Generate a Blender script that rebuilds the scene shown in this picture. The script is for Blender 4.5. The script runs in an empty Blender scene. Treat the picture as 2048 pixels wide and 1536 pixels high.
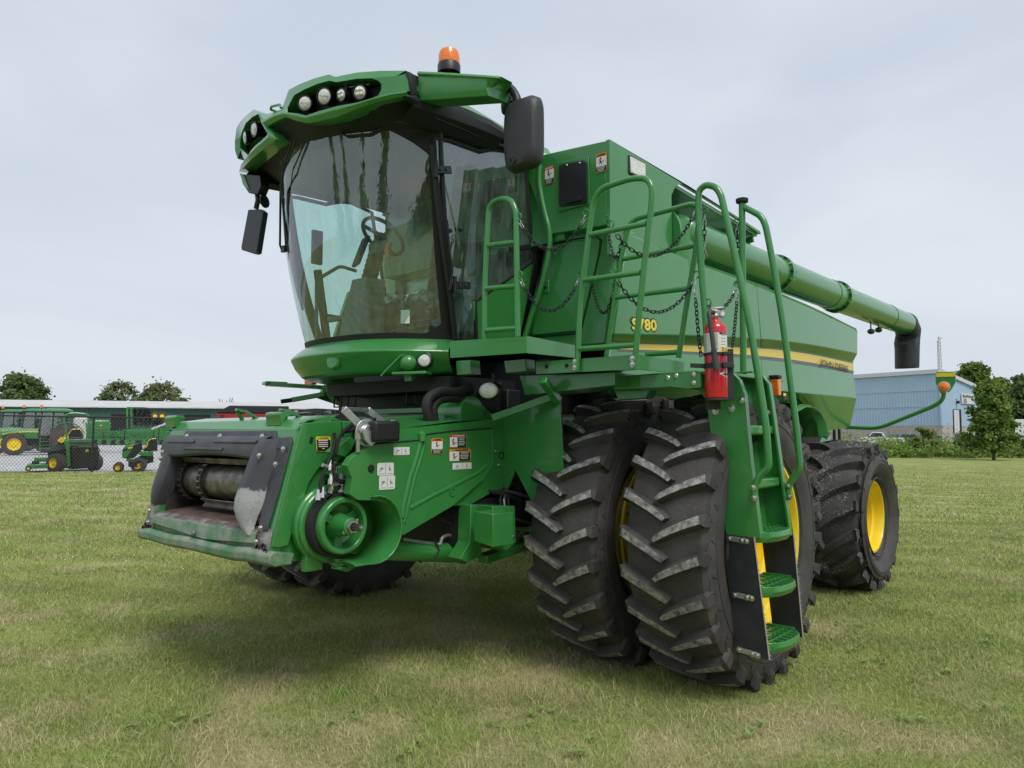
import bpy, bmesh, math, random
import numpy as np
from mathutils import Vector, Matrix, Quaternion
R = math.radians
random.seed(7); rng = np.random.default_rng(11)
sc = bpy.context.scene
COL = sc.collection

# ------------------------------------------------------------------ camera
F_PX = 1500.0; TH = R(41.5); HOR = 868.0
CAM = Vector((4.81, -4.91, 1.63))
PITCH = math.atan((HOR - 768) / F_PX)
RT = Vector((math.cos(TH), math.sin(TH), 0)); DH = Vector((-math.sin(TH), math.cos(TH), 0)); UZ = Vector((0, 0, 1))
FW = math.cos(PITCH) * DH + math.sin(PITCH) * UZ
UP = math.cos(PITCH) * UZ - math.sin(PITCH) * DH
cd = bpy.data.cameras.new('camera'); cam = bpy.data.objects.new('camera', cd); COL.objects.link(cam)
cam.matrix_world = Matrix((RT, UP, -FW)).transposed().to_4x4()
cam.location = CAM
cd.sensor_width = 36; cd.lens = F_PX / 2048 * 36; cd.clip_start = .05; cd.clip_end = 3000
sc.camera = cam

# ------------------------------------------------------------------ light
SUN_EL = 55.0; SUN_AZ_DIR = (RT * .30 - DH * .55)      # horizontal direction towards the sun: behind the camera, a little right
world = bpy.data.worlds.new('World'); sc.world = world; world.use_nodes = True
wn = world.node_tree; wn.nodes.clear()
def N(nt, typ, **kw):
    n = nt.nodes.new(typ)
    for k, v in kw.items():
        if k.startswith('i_'):
            n.inputs[int(k[2:]) if k[2:].isdigit() else k[2:]].default_value = v
        else: setattr(n, k, v)
    return n
sky = N(wn, 'ShaderNodeTexSky', sky_type='NISHITA', sun_disc=False)
sky.sun_elevation = R(SUN_EL); sky.sun_rotation = math.atan2(SUN_AZ_DIR.x, SUN_AZ_DIR.y)
sky.air_density = 1.0; sky.dust_density = 3.0; sky.ozone_density = 1.5
bg1 = N(wn, 'ShaderNodeBackground', i_1=.07); wn.links.new(sky.outputs[0], bg1.inputs[0])
tc = N(wn, 'ShaderNodeTexCoord')
mp = N(wn, 'ShaderNodeMapping'); mp.inputs['Scale'].default_value = (1.2, 1.2, 3.2)
wn.links.new(tc.outputs['Generated'], mp.inputs[0])
nz = N(wn, 'ShaderNodeTexNoise', i_Scale=1.5, i_Detail=5.0, i_Roughness=.48, i_Distortion=.5)
wn.links.new(mp.outputs[0], nz.inputs['Vector'])
cr = N(wn, 'ShaderNodeValToRGB')
cr.color_ramp.elements[0].position = .34; cr.color_ramp.elements[0].color = (.585, .655, .745, 1)
cr.color_ramp.elements[1].position = .70; cr.color_ramp.elements[1].color = (.735, .78, .835, 1)
wn.links.new(nz.outputs['Fac'], cr.inputs[0])
bg2 = N(wn, 'ShaderNodeBackground', i_1=.80); wn.links.new(cr.outputs[0], bg2.inputs[0])
mx = N(wn, 'ShaderNodeMixShader', i_0=.85); wn.links.new(bg1.outputs[0], mx.inputs[1]); wn.links.new(bg2.outputs[0], mx.inputs[2])
wo = N(wn, 'ShaderNodeOutputWorld'); wn.links.new(mx.outputs[0], wo.inputs[0])
sd = bpy.data.lights.new('sun', 'SUN'); sd.energy = 1.5; sd.angle = R(24); sd.color = (1, .96, .9)
sun = bpy.data.objects.new('sun', sd); COL.objects.link(sun)
sdir = (SUN_AZ_DIR.normalized() * math.cos(R(SUN_EL)) + UZ * math.sin(R(SUN_EL)))
sun.rotation_euler = sdir.to_track_quat('Z', 'Y').to_euler(); sun.location = sdir * 40
sc.view_settings.view_transform = 'Standard'; sc.view_settings.look = 'None'
sc.view_settings.exposure = 0.5; sc.view_settings.gamma = 1
sc.cycles.max_bounces = 8; sc.cycles.transparent_max_bounces = 16; sc.cycles.use_denoising = True
sc.cycles.caustics_reflective = False; sc.cycles.caustics_refractive = False

# ------------------------------------------------------------------ projecting helper: a photo pixel onto a real plane of the machine
def ray(px, py): return FW + RT * ((px - 1024) / F_PX) - UP * ((py - 768) / F_PX)
def at(px, py, ax, c):
    i = 'xyz'.index(ax); d = ray(px, py); return CAM + d * ((c - CAM[i]) / d[i])
def atc(px, py, f):                         # onto the surface y = f(x)
    d = ray(px, py); g = lambda t: (CAM + d * t).y - f((CAM + d * t).x)
    best = None; t = 2.5; prev = g(t)
    while t < 12:
        t += .01; v = g(t); x = (CAM + d * t).x
        if abs(x) < 1.22 and (best is None or abs(v) < best[0]): best = (abs(v), t)
        if prev < 0 <= v and x > -1.22:
            a, b = t - .01, t
            for _ in range(24):
                m = (a + b) / 2
                if g(m) < 0: a = m
                else: b = m
            return CAM + d * a
        prev = v
    return CAM + d * best[1]                              # a silhouette pixel: where the ray passes nearest to the surface
def gh(x, y):                               # height of the ground
    s = (x - CAM.x) * RT.x + (y - CAM.y) * RT.y; d = (x - CAM.x) * DH.x + (y - CAM.y) * DH.y
    ss = lambda v: max(0, min(1, v)) ** 2 * (3 - 2 * max(0, min(1, v)))
    return .36 * ss((d - 9) / 16) * ss((-s / max(d, 1) - .05) / .3)
def G(px, D, z=0.0):                        # ground point on the bearing of a column at depth D
    p = CAM + DH * D + RT * ((px - 1024) / F_PX * D / math.cos(PITCH) * (1 if True else 1))
    return Vector((p.x, p.y, gh(p.x, p.y) + z))

# ------------------------------------------------------------------ materials
MATS = {}
def mat(name, col, rough=.5, metal=0., coat=0., spec=.5, nscale=0, namt=0, col2=None, bump=0, bscale=40, emit=None, alpha=None, n2=None, rvar=0, coord='Object'):
    m = bpy.data.materials.new(name); m.use_nodes = True; nt = m.node_tree
    b = nt.nodes['Principled BSDF']
    b.inputs['Base Color'].default_value = (*col, 1); b.inputs['Roughness'].default_value = rough
    b.inputs['Metallic'].default_value = metal; b.inputs['Coat Weight'].default_value = coat
    b.inputs['Coat Roughness'].default_value = .08; b.inputs['Specular IOR Level'].default_value = spec
    tc = N(nt, 'ShaderNodeTexCoord')
    if col2 is not None:
        n = N(nt, 'ShaderNodeTexNoise', i_Scale=nscale, i_Detail=6.0, i_Roughness=.62); nt.links.new(tc.outputs[coord], n.inputs['Vector'])
        r = N(nt, 'ShaderNodeValToRGB'); lo, hi = (n2 or (.4, .65))
        r.color_ramp.elements[0].position = lo; r.color_ramp.elements[1].position = hi
        r.color_ramp.elements[0].color = (*col, 1); r.color_ramp.elements[1].color = (*col2, 1)
        nt.links.new(n.outputs['Fac'], r.inputs[0]); nt.links.new(r.outputs[0], b.inputs['Base Color'])
        if rvar:
            q = N(nt, 'ShaderNodeMath', operation='MULTIPLY_ADD'); q.inputs[1].default_value = rvar; q.inputs[2].default_value = rough - rvar * .5
            nt.links.new(n.outputs['Fac'], q.inputs[0]); nt.links.new(q.outputs[0], b.inputs['Roughness'])
    if bump:
        n = N(nt, 'ShaderNodeTexNoise', i_Scale=bscale, i_Detail=4.0); nt.links.new(tc.outputs[coord], n.inputs['Vector'])
        bp = N(nt, 'ShaderNodeBump', i_Strength=bump, i_Distance=.01); nt.links.new(n.outputs['Fac'], bp.inputs['Height'])
        nt.links.new(bp.outputs[0], b.inputs['Normal'])
    if emit: b.inputs['Emission Color'].default_value = (*emit[0], 1); b.inputs['Emission Strength'].default_value = emit[1]
    MATS[name] = m; return m
GREEN = mat('green_paint', (.033, .212, .043), .32, coat=.6, col2=(.046, .242, .062), nscale=3.5, n2=(.35, .75), rvar=.12, bump=.03, bscale=6)
GREEN_WORN = mat('green_worn', (.06, .2, .08), .5, col2=(.24, .27, .22), nscale=7, n2=(.40, .60), bump=.25, bscale=60, rvar=.3)
STEEL_DIRTY = mat('scuffed_steel', (.16, .13, .12), .45, metal=.35, col2=(.42, .40, .39), nscale=12, n2=(.45, .72), bump=.25, bscale=80)
RUST = mat('rusty_floor', (.10, .062, .05), .6, metal=.3, col2=(.22, .17, .15), nscale=5, n2=(.42, .7), bump=.2, bscale=60)
DRUM = mat('drum_steel', (.13, .115, .095), .38, metal=.75, col2=(.30, .275, .24), nscale=14, n2=(.4, .7), bump=.15, bscale=50)
DARKST = mat('dark_steel', (.03, .027, .025), .55, metal=.5, col2=(.08, .07, .062), nscale=10, bump=.2, bscale=60)
GREY_PL = mat('grey_plastic', (.045, .047, .055), .5, col2=(.075, .078, .088), nscale=4, bump=.05, bscale=120)
SCUFF = mat('scuffed_plastic', (.10, .103, .11), .5, col2=(.42, .43, .44), nscale=7, n2=(.36, .46), bump=.1)
def worn_by_height(name, zc):                            # grey plastic rubbed pale below an uneven line
    m = mat(name, (.05, .052, .06), .5, bump=.08, bscale=120); nt = m.node_tree; b = nt.nodes['Principled BSDF']; ge = N(nt, 'ShaderNodeNewGeometry'); sx = N(nt, 'ShaderNodeSeparateXYZ'); nt.links.new(ge.outputs['Position'], sx.inputs[0])
    n = N(nt, 'ShaderNodeTexNoise', i_Scale=5.0, i_Detail=7.0, i_Roughness=.6); nt.links.new(ge.outputs['Position'], n.inputs['Vector'])
    a = N(nt, 'ShaderNodeMath', operation='MULTIPLY_ADD', i_1=.72); nt.links.new(n.outputs['Fac'], a.inputs[0]); nt.links.new(sx.outputs['Z'], a.inputs[2])
    r = N(nt, 'ShaderNodeMapRange', interpolation_type='SMOOTHSTEP'); r.inputs['From Min'].default_value = zc + .36 + .014; r.inputs['From Max'].default_value = zc + .36 - .014; nt.links.new(a.outputs[0], r.inputs[0])
    n2 = N(nt, 'ShaderNodeTexNoise', i_Scale=60.0, i_Detail=4.0); nt.links.new(ge.outputs['Position'], n2.inputs['Vector']); cr_ = N(nt, 'ShaderNodeValToRGB'); cr_.color_ramp.elements[0].position = .35; cr_.color_ramp.elements[0].color = (.30, .305, .31, 1); cr_.color_ramp.elements[1].position = .6; cr_.color_ramp.elements[1].color = (.37, .375, .38, 1); nt.links.new(n2.outputs['Fac'], cr_.inputs[0])
    mx = N(nt, 'ShaderNodeMixRGB'); nt.links.new(r.outputs[0], mx.inputs[0]); mx.inputs[1].default_value = (.05, .052, .06, 1); nt.links.new(cr_.outputs[0], mx.inputs[2]); nt.links.new(mx.outputs[0], b.inputs['Base Color']); return m
WORN_R = worn_by_height('worn_cheek', 1.26); WORN_L = worn_by_height('worn_cheek_low', 1.14)
BLACK = mat('black_plastic', (.012, .012, .014), .42, bump=.08, bscale=200)
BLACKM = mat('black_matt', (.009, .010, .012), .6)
DGREY = mat('mirror_plastic', (.028, .03, .033), .48, bump=.1, bscale=300)
RUBBER = mat('black_rubber', (.014, .014, .016), .7, bump=.2, bscale=60)
CHROME = mat('zinc_bolt', (.62, .62, .6), .28, metal=1.0)
ZINC = mat('zinc_plate', (.42, .43, .43), .35, metal=.8, col2=(.55, .56, .56), nscale=12)
YELLOW = mat('yellow_paint', (.90, .66, .015), .34, coat=.4, col2=(.86, .62, .02), nscale=3)
YSTRIPE = mat('yellow_decal', (.88, .68, .03), .4, coat=.4)
YDARK = mat('dark_yellow_decal', (.66, .48, .02), .4, coat=.4)
GSTRIPE = mat('grey_decal', (.11, .12, .13), .45)
WHITE = mat('white_decal', (.72, .72, .70), .5)
BLACKD = mat('black_decal', (.012, .012, .012), .45)
REDD = mat('red_decal', (.55, .03, .03), .5)
ORANGED = mat('orange_decal', (.75, .22, .02), .5)
AMBER = mat('amber_lens', (.85, .17, .015), .22, coat=.5, col2=(.95, .26, .03), nscale=30)
REDP = mat('extinguisher_red', (.55, .008, .022), .22, coat=.7)
HOSE = mat('hose_rubber', (.05, .047, .045), .5)
SEAT = mat('seat_fabric', (.035, .038, .036), .8, col2=(.06, .062, .06), nscale=30)
INTER = mat('interior_plastic', (.13, .15, .145), .55, col2=(.15, .17, .165), nscale=8)
CANVAS = mat('black_rubber_flap', (.016, .017, .024), .55, col2=(.035, .035, .038), nscale=5)
FRAY = mat('frayed_cord', (.42, .39, .33), .9)
PLASTIC_BAG = mat('plastic_film', (.5, .52, .5), .18)
def tyre_mat(name, a, b, c, sc_, lo, hi, speck=0, sscale=60):
    m = mat(name, a, .72, col2=b, nscale=sc_, n2=(lo, hi), bump=.35, bscale=45)
    nt = m.node_tree; bs = nt.nodes['Principled BSDF']; tc = [n for n in nt.nodes if n.type == 'TEX_COORD'][0]
    v = N(nt, 'ShaderNodeTexVoronoi', i_Scale=sscale); v.inputs['Randomness'].default_value = 1
    mpn = N(nt, 'ShaderNodeMapping'); mpn.inputs['Scale'].default_value = (1, 1.0, 1.0)
    nd = N(nt, 'ShaderNodeTexNoise', i_Scale=25.0); nt.links.new(tc.outputs['Object'], nd.inputs['Vector'])
    ad = N(nt, 'ShaderNodeMixRGB', blend_type='ADD', i_0=.03); nt.links.new(tc.outputs['Object'], ad.inputs[1]); nt.links.new(nd.outputs['Color'], ad.inputs[2])
    nt.links.new(ad.outputs[0], v.inputs['Vector'])
    n = N(nt, 'ShaderNodeTexNoise', i_Scale=3.2, i_Detail=3.0); nt.links.new(tc.outputs['Object'], n.inputs['Vector'])
    mr = N(nt, 'ShaderNodeMapRange'); mr.inputs['From Min'].default_value = .42; mr.inputs['From Max'].default_value = .72
    mr.inputs['To Min'].default_value = 0; mr.inputs['To Max'].default_value = .36 * speck; nt.links.new(n.outputs['Fac'], mr.inputs[0])
    lt = N(nt, 'ShaderNodeMath', operation='LESS_THAN'); nt.links.new(v.outputs['Distance'], lt.inputs[0]); nt.links.new(mr.outputs[0], lt.inputs[1])
    mix = N(nt, 'ShaderNodeMixRGB'); nt.links.new(lt.outputs[0], mix.inputs[0])
    src = bs.inputs['Base Color'].links[0].from_socket
    nt.links.new(src, mix.inputs[1]); mix.inputs[2].default_value = (*c, 1); nt.links.new(mix.outputs[0], bs.inputs['Base Color'])
    return m
TYRE = tyre_mat('tyre_rubber', (.036, .033, .031), (.085, .077, .070), (.16, .155, .145), 4, .35, .75, .45, 55)
LUG = tyre_mat('lug_top', (.065, .062, .06), (.37, .36, .34), (.42, .41, .39), 26, .34, .64, .5, 70)
TYRE_R = tyre_mat('rear_tyre_rubber', (.036, .035, .036), (.085, .080, .078), (.22, .215, .20), 5, .35, .75, 1.35, 42)
SIDEW = mat('tyre_sidewall', (.045, .042, .042), .68, col2=(.080, .074, .071), nscale=6, n2=(.35, .7), bump=.15, bscale=30)
def glass_mat(name, tint, refl=1.0, veil=.04):
    m = bpy.data.materials.new(name); m.use_nodes = True; nt = m.node_tree; nt.nodes.clear()
    tr = N(nt, 'ShaderNodeBsdfTransparent'); tr.inputs[0].default_value = (*tint, 1)
    gl = N(nt, 'ShaderNodeBsdfGlossy'); gl.inputs['Roughness'].default_value = .01; gl.inputs[0].default_value = (.93, .96, .95, 1)
    ge = N(nt, 'ShaderNodeNewGeometry'); dt = N(nt, 'ShaderNodeVectorMath', operation='DOT_PRODUCT'); nt.links.new(ge.outputs['Incoming'], dt.inputs[0]); nt.links.new(ge.outputs['Normal'], dt.inputs[1])
    ab = N(nt, 'ShaderNodeMath', operation='ABSOLUTE'); nt.links.new(dt.outputs['Value'], ab.inputs[0]); sb = N(nt, 'ShaderNodeMath', operation='SUBTRACT', i_0=1.0); nt.links.new(ab.outputs[0], sb.inputs[1])
    pw = N(nt, 'ShaderNodeMath', operation='POWER', i_1=4.5); nt.links.new(sb.outputs[0], pw.inputs[0])
    ma = N(nt, 'ShaderNodeMath', operation='MULTIPLY_ADD', use_clamp=True); ma.inputs[1].default_value = .85; ma.inputs[2].default_value = .085 * refl; nt.links.new(pw.outputs[0], ma.inputs[0])
    mx = N(nt, 'ShaderNodeMixShader'); nt.links.new(ma.outputs[0], mx.inputs[0]); nt.links.new(tr.outputs[0], mx.inputs[1]); nt.links.new(gl.outputs[0], mx.inputs[2])
    df = N(nt, 'ShaderNodeBsdfDiffuse'); df.inputs[0].default_value = (.5, .52, .5, 1)
    tcn = N(nt, 'ShaderNodeTexCoord'); mp_ = N(nt, 'ShaderNodeMapping'); mp_.inputs['Scale'].default_value = (9, 9, 1.6)
    nz_ = N(nt, 'ShaderNodeTexNoise', i_Scale=2.0, i_Detail=8.0, i_Roughness=.7); nt.links.new(tcn.outputs['Object'], mp_.inputs[0]); nt.links.new(mp_.outputs[0], nz_.inputs['Vector'])
    mr = N(nt, 'ShaderNodeMapRange'); mr.inputs['From Min'].default_value = .35; mr.inputs['From Max'].default_value = .8; mr.inputs['To Max'].default_value = veil * 3  # pale streaks, turned up on the windscreen to stand in for reflected sky
    nt.links.new(nz_.outputs['Fac'], mr.inputs[0])
    m2 = N(nt, 'ShaderNodeMixShader'); nt.links.new(mr.outputs[0], m2.inputs[0]); nt.links.new(mx.outputs[0], m2.inputs[1]); nt.links.new(df.outputs[0], m2.inputs[2])
    o = N(nt, 'ShaderNodeOutputMaterial'); nt.links.new(m2.outputs[0], o.inputs[0]); MATS[name] = m; return m
GLASS = glass_mat('tinted_glass', (.70, .88, .84), 1.8, .075)
GLASS2 = glass_mat('door_glass', (.66, .78, .76), 1.9, .06)
GLASS3 = glass_mat('clear_glass', (.86, .97, .94), .8, .02)
LENS = mat('lamp_lens', (.62, .63, .60), .12, coat=.8, col2=(.8, .8, .78), nscale=45, n2=(.4, .6), bump=.3, bscale=90)
PLASTIC_BAG = glass_mat('plastic_film_clear', (.8, .82, .8), 1.6, .16)

# ------------------------------------------------------------------ mesh helpers
def tag(o, label=None, cat=None, group=None, kind=None):
    if label: o['label'] = label
    if cat: o['category'] = cat
    if group: o['group'] = group
    if kind: o['kind'] = kind
    return o
class MB:
    def __init__(s): s.v = []; s.f = []; s.m = []; s.mats = []
    def mi(s, m):
        if m not in s.mats: s.mats.append(m)
        return s.mats.index(m)
    def add(s, vs, fs, m):
        o = len(s.v); s.v += [tuple(v) for v in vs]; s.f += [tuple(i + o for i in f) for f in fs]; s.m += [s.mi(m)] * len(fs); return s
    def box(s, c, size, m, rot=None, taper=1.0):
        hx, hy, hz = (a / 2 for a in size); c = Vector(c)
        vs = []
        for z in (-hz, hz):
            t = taper if z > 0 else 1
            for x, y in ((-hx, -hy), (hx, -hy), (hx, hy), (-hx, hy)): vs.append(Vector((x * t, y * t, z)))
        if rot is not None: vs = [rot @ v for v in vs]
        return s.add([c + v for v in vs], [(3, 2, 1, 0), (4, 5, 6, 7), (0, 1, 5, 4), (1, 2, 6, 5), (2, 3, 7, 6), (3, 0, 4, 7)], m)
    def bar(s, a, b, w, h, m, up=(0, 0, 1)):          # rectangular bar from a to b
        a = Vector(a); b = Vector(b); d = (b - a); L = d.length; d.normalize()
        u = Vector(up); x = d.cross(u)
        if x.length < 1e-4: x = d.cross(Vector((0, 1, 0)))
        x.normalize(); z = x.cross(d)
        rot = Matrix((x, d, z)).transposed()
        return s.box((a + b) / 2, (w, L, h), m, rot)
    def tube(s, pts, r, m, n=12, caps=True, fillet=0, closed=False):
        pts = [Vector(p) for p in pts]
        k0 = len(pts)
        if fillet: pts = fillet_path(pts, fillet)
        k = len(pts); vs = []; ref = None
        if isinstance(r, (list, tuple)) and len(r) != k: r = list(np.interp(np.linspace(0, 1, k), np.linspace(0, 1, len(r)), r))
        rr = r if isinstance(r, (list, tuple)) else [r] * k
        for i, p in enumerate(pts):
            if closed: t = pts[(i + 1) % k] - pts[i - 1]
            else: t = pts[min(i + 1, k - 1)] - pts[max(i - 1, 0)]
            t.normalize()
            if ref is None:
                ref = t.cross(UZ); ref = ref if ref.length > .2 else t.cross(Vector((1, 0, 0)))
            ref = ref - t * ref.dot(t); ref.normalize(); b = t.cross(ref)
            for j in range(n):
                a = 2 * math.pi * j / n; vs.append(p + (ref * math.cos(a) + b * math.sin(a)) * rr[i])
        fs = []
        for i in range(k if closed else k - 1):
            i2 = (i + 1) % k
            for j in range(n): fs.append((i * n + j, i * n + (j + 1) % n, i2 * n + (j + 1) % n, i2 * n + j))
        if caps and not closed: fs += [tuple(range(n))[::-1], tuple((k - 1) * n + j for j in range(n))]
        return s.add(vs, fs, m)
    def cyl(s, a, b, r, m, n=24, r2=None):
        return s.tube([a, b], [r, r if r2 is None else r2], m, n)
    def lathe(s, c, axis, prof, m, n=48, mats=None, cap=False):   # prof: (axial, radius)
        c = Vector(c); ax = Vector(axis).normalized()
        u = ax.cross(UZ); u = u if u.length > .2 else ax.cross(Vector((1, 0, 0))); u.normalize(); w = ax.cross(u)
        vs = [c + ax * h + (u * math.cos(2 * math.pi * j / n) + w * math.sin(2 * math.pi * j / n)) * rr for h, rr in prof for j in range(n)]
        for i in range(len(prof) - 1):
            fs = [(i * n + j, i * n + (j + 1) % n, (i + 1) * n + (j + 1) % n, (i + 1) * n + j) for j in range(n)]
            if i == 0: s.add(vs, fs, mats[i] if mats else m); base = len(s.v) - len(vs)
            else:
                s.f += [tuple(q + base for q in f) for f in fs]; s.m += [s.mi(mats[i] if mats else m)] * len(fs)
        return s
    def ext(s, poly, vec, m):                          # a polygon extruded by vec
        vec = Vector(vec); n = len(poly); P = [Vector(p) for p in poly]
        fs = [tuple(range(n))[::-1], tuple(n + i for i in range(n))] + [(i, (i + 1) % n, n + (i + 1) % n, n + i) for i in range(n)]
        return s.add(P + [p + vec for p in P], fs, m)
    def loft(s, secs, m, closed=False, cap=False):     # sections of equal length
        k = len(secs[0]); vs = [v for sec in secs for v in sec]; fs = []
        for i in range(len(secs) - 1):
            for j in range(k if closed else k - 1):
                fs.append((i * k + j, i * k + (j + 1) % k, (i + 1) * k + (j + 1) % k, (i + 1) * k + j))
        if cap: fs += [tuple(range(k))[::-1], tuple((len(secs) - 1) * k + j for j in range(k))]
        return s.add(vs, fs, m)
    def ball(s, c, r, m, n=16, sc_=(1, 1, 1)):
        c = Vector(c); pr = []
        vs = []
        for i in range(n // 2 + 1):
            th = math.pi * i / (n // 2)
            for j in range(n):
                a = 2 * math.pi * j / n
                vs.append(c + Vector((math.sin(th) * math.cos(a) * r * sc_[0], math.sin(th) * math.sin(a) * r * sc_[1], math.cos(th) * r * sc_[2])))
        fs = [(i * n + j, (i + 1) * n + j, (i + 1) * n + (j + 1) % n, i * n + (j + 1) % n) for i in range(n // 2) for j in range(n)]
        return s.add(vs, fs, m)
    def build(s, name, parent=None, bev=0, ang=35, seg=2, smooth=True, solid=0, loc=None, label=None):
        me = bpy.data.meshes.new(name); me.from_pydata(s.v, [], s.f)
        for m in s.mats: me.materials.append(m)
        me.polygons.foreach_set('material_index', s.m)
        me.validate(); 
        bm = bmesh.new(); bm.from_mesh(me); bmesh.ops.remove_doubles(bm, verts=bm.verts, dist=1e-5)
        bmesh.ops.recalc_face_normals(bm, faces=bm.faces); bm.to_mesh(me); bm.free()
        if smooth:
            me.polygons.foreach_set('use_smooth', [True] * len(me.polygons)); me.set_sharp_from_angle(angle=R(ang))
        me.update()
        o = bpy.data.objects.new(name, me); COL.objects.link(o)
        if loc is not None: o.location = loc
        if parent is not None: o.parent = parent
        if solid: md = o.modifiers.new('solid', 'SOLIDIFY'); md.thickness = solid; md.offset = -1
        if bev:
            md = o.modifiers.new('bevel', 'BEVEL'); md.width = bev; md.segments = seg; md.limit_method = 'ANGLE'; md.angle_limit = R(ang); md.harden_normals = False
        if label: o['label'] = label
        return o
def fillet_path(p, r, k=6):
    out = [p[0]]
    for i in range(1, len(p) - 1):
        a, b, c = p[i - 1], p[i], p[i + 1]; u = (a - b); w = (c - b); lu, lw = u.length, w.length
        if lu < 1e-5 or lw < 1e-5: continue
        u.normalize(); w.normalize(); q = min(r, lu * .48, lw * .48)
        s, e = b + u * q, b + w * q
        for j in range(k + 1):
            t = j / k; out.append(s * (1 - t) ** 2 + b * 2 * t * (1 - t) + e * t * t)
    out.append(p[-1]); return out
def empty(name, loc=(0, 0, 0), rz=0):
    o = bpy.data.objects.new(name, None); o.empty_display_size = .3; COL.objects.link(o); o.location = loc; o.rotation_euler = (0, 0, rz); return o
KIDS = {}
def kids(o): return [c for c in COL.objects if c.parent == o]
def copy_tree(o, parent=None):
    c = o.copy(); COL.objects.link(c)
    for ch in [x for x in list(COL.objects) if x.parent == o]: copy_tree(ch, c)
    if parent is not None: c.parent = parent
    return c
_TX = {}
def text_geo(s, size=1.0):
    if s in _TX: return _TX[s]
    cu = bpy.data.curves.new('t', 'FONT'); cu.body = s; cu.size = 1; cu.align_x = 'CENTER'; cu.align_y = 'CENTER'; cu.resolution_u = 3
    o = bpy.data.objects.new('t', cu); COL.objects.link(o)
    dg = bpy.context.evaluated_depsgraph_get(); me = bpy.data.meshes.new_from_object(o.evaluated_get(dg))
    vs = [v.co.copy() for v in me.vertices]; fs = [tuple(p.vertices) for p in me.polygons]
    COL.objects.unlink(o); bpy.data.objects.remove(o); bpy.data.curves.remove(cu); bpy.data.meshes.remove(me)
    xs = [v.x for v in vs]; ys = [v.y for v in vs]; _TX[s] = (vs, fs, (min(xs), max(xs), min(ys), max(ys))); return _TX[s]
def put_text(mb, s, c, u, v, w, h, m, bold=0):      # fits the string in a w x h box centred on c with axes u, v
    vs, fs, (x0, x1, y0, y1) = text_geo(s); u = Vector(u); v = Vector(v)
    mb.add([Vector(c) + u * (((q.x - (x0 + x1) / 2) / (x1 - x0)) * w) + v * (((q.y - (y0 + y1) / 2) / (y1 - y0)) * h) for q in vs], fs, m)
    if bold:
        n = u.cross(v) * .0003
        for du, dv in ((bold, 0), (0, bold), (-bold, 0), (0, -bold)):
            mb.add([Vector(c) - n + u * (((q.x - (x0 + x1) / 2) / (x1 - x0)) * w + du) + v * (((q.y - (y0 + y1) / 2) / (y1 - y0)) * h + dv) for q in vs], fs, m); n = n * 1.7
def rect(mb, c, u, v, w, h, m, cut=0):
    c = Vector(c); u = Vector(u); v = Vector(v)
    k = cut
    pts = [(-w / 2 + k, -h / 2), (w / 2 - k, -h / 2), (w / 2, -h / 2 + k), (w / 2, h / 2 - k), (w / 2 - k, h / 2), (-w / 2 + k, h / 2), (-w / 2, h / 2 - k), (-w / 2, -h / 2 + k)] if k else [(-w / 2, -h / 2), (w / 2, -h / 2), (w / 2, h / 2), (-w / 2, h / 2)]
    mb.add([c + u * a + v * b for a, b in pts], [tuple(range(len(pts)))], m)
_BOLT = []
def bolt(parent, p, axis, r=.012, name='bolt'):          # one bolt head: a copy of the same small mesh
    if not _BOLT:
        mb = MB(); mb.lathe((0, 0, 0), (0, 0, 1), [(-.3, 1.5), (.2, 1.5), (.21, 1), (.75, 1), (1.0, .6), (1.02, .01)], CHROME, 10)
        _BOLT.append(mb.build('bolt', parent)); o = _BOLT[0]
    else:
        o = _BOLT[0].copy(); COL.objects.link(o); o.parent = parent
    o.location = Vector(p); o.rotation_mode = 'QUATERNION'; o.rotation_quaternion = Vector(axis).to_track_quat('Z', 'Y'); o.scale = (r, r, r)
    return o
# ================================================================== THE COMBINE
H = empty('combine_harvester'); tag(H, 'large green combine harvester with dual front tyres, parked on the lawn without its header', 'combine harvester')

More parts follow.
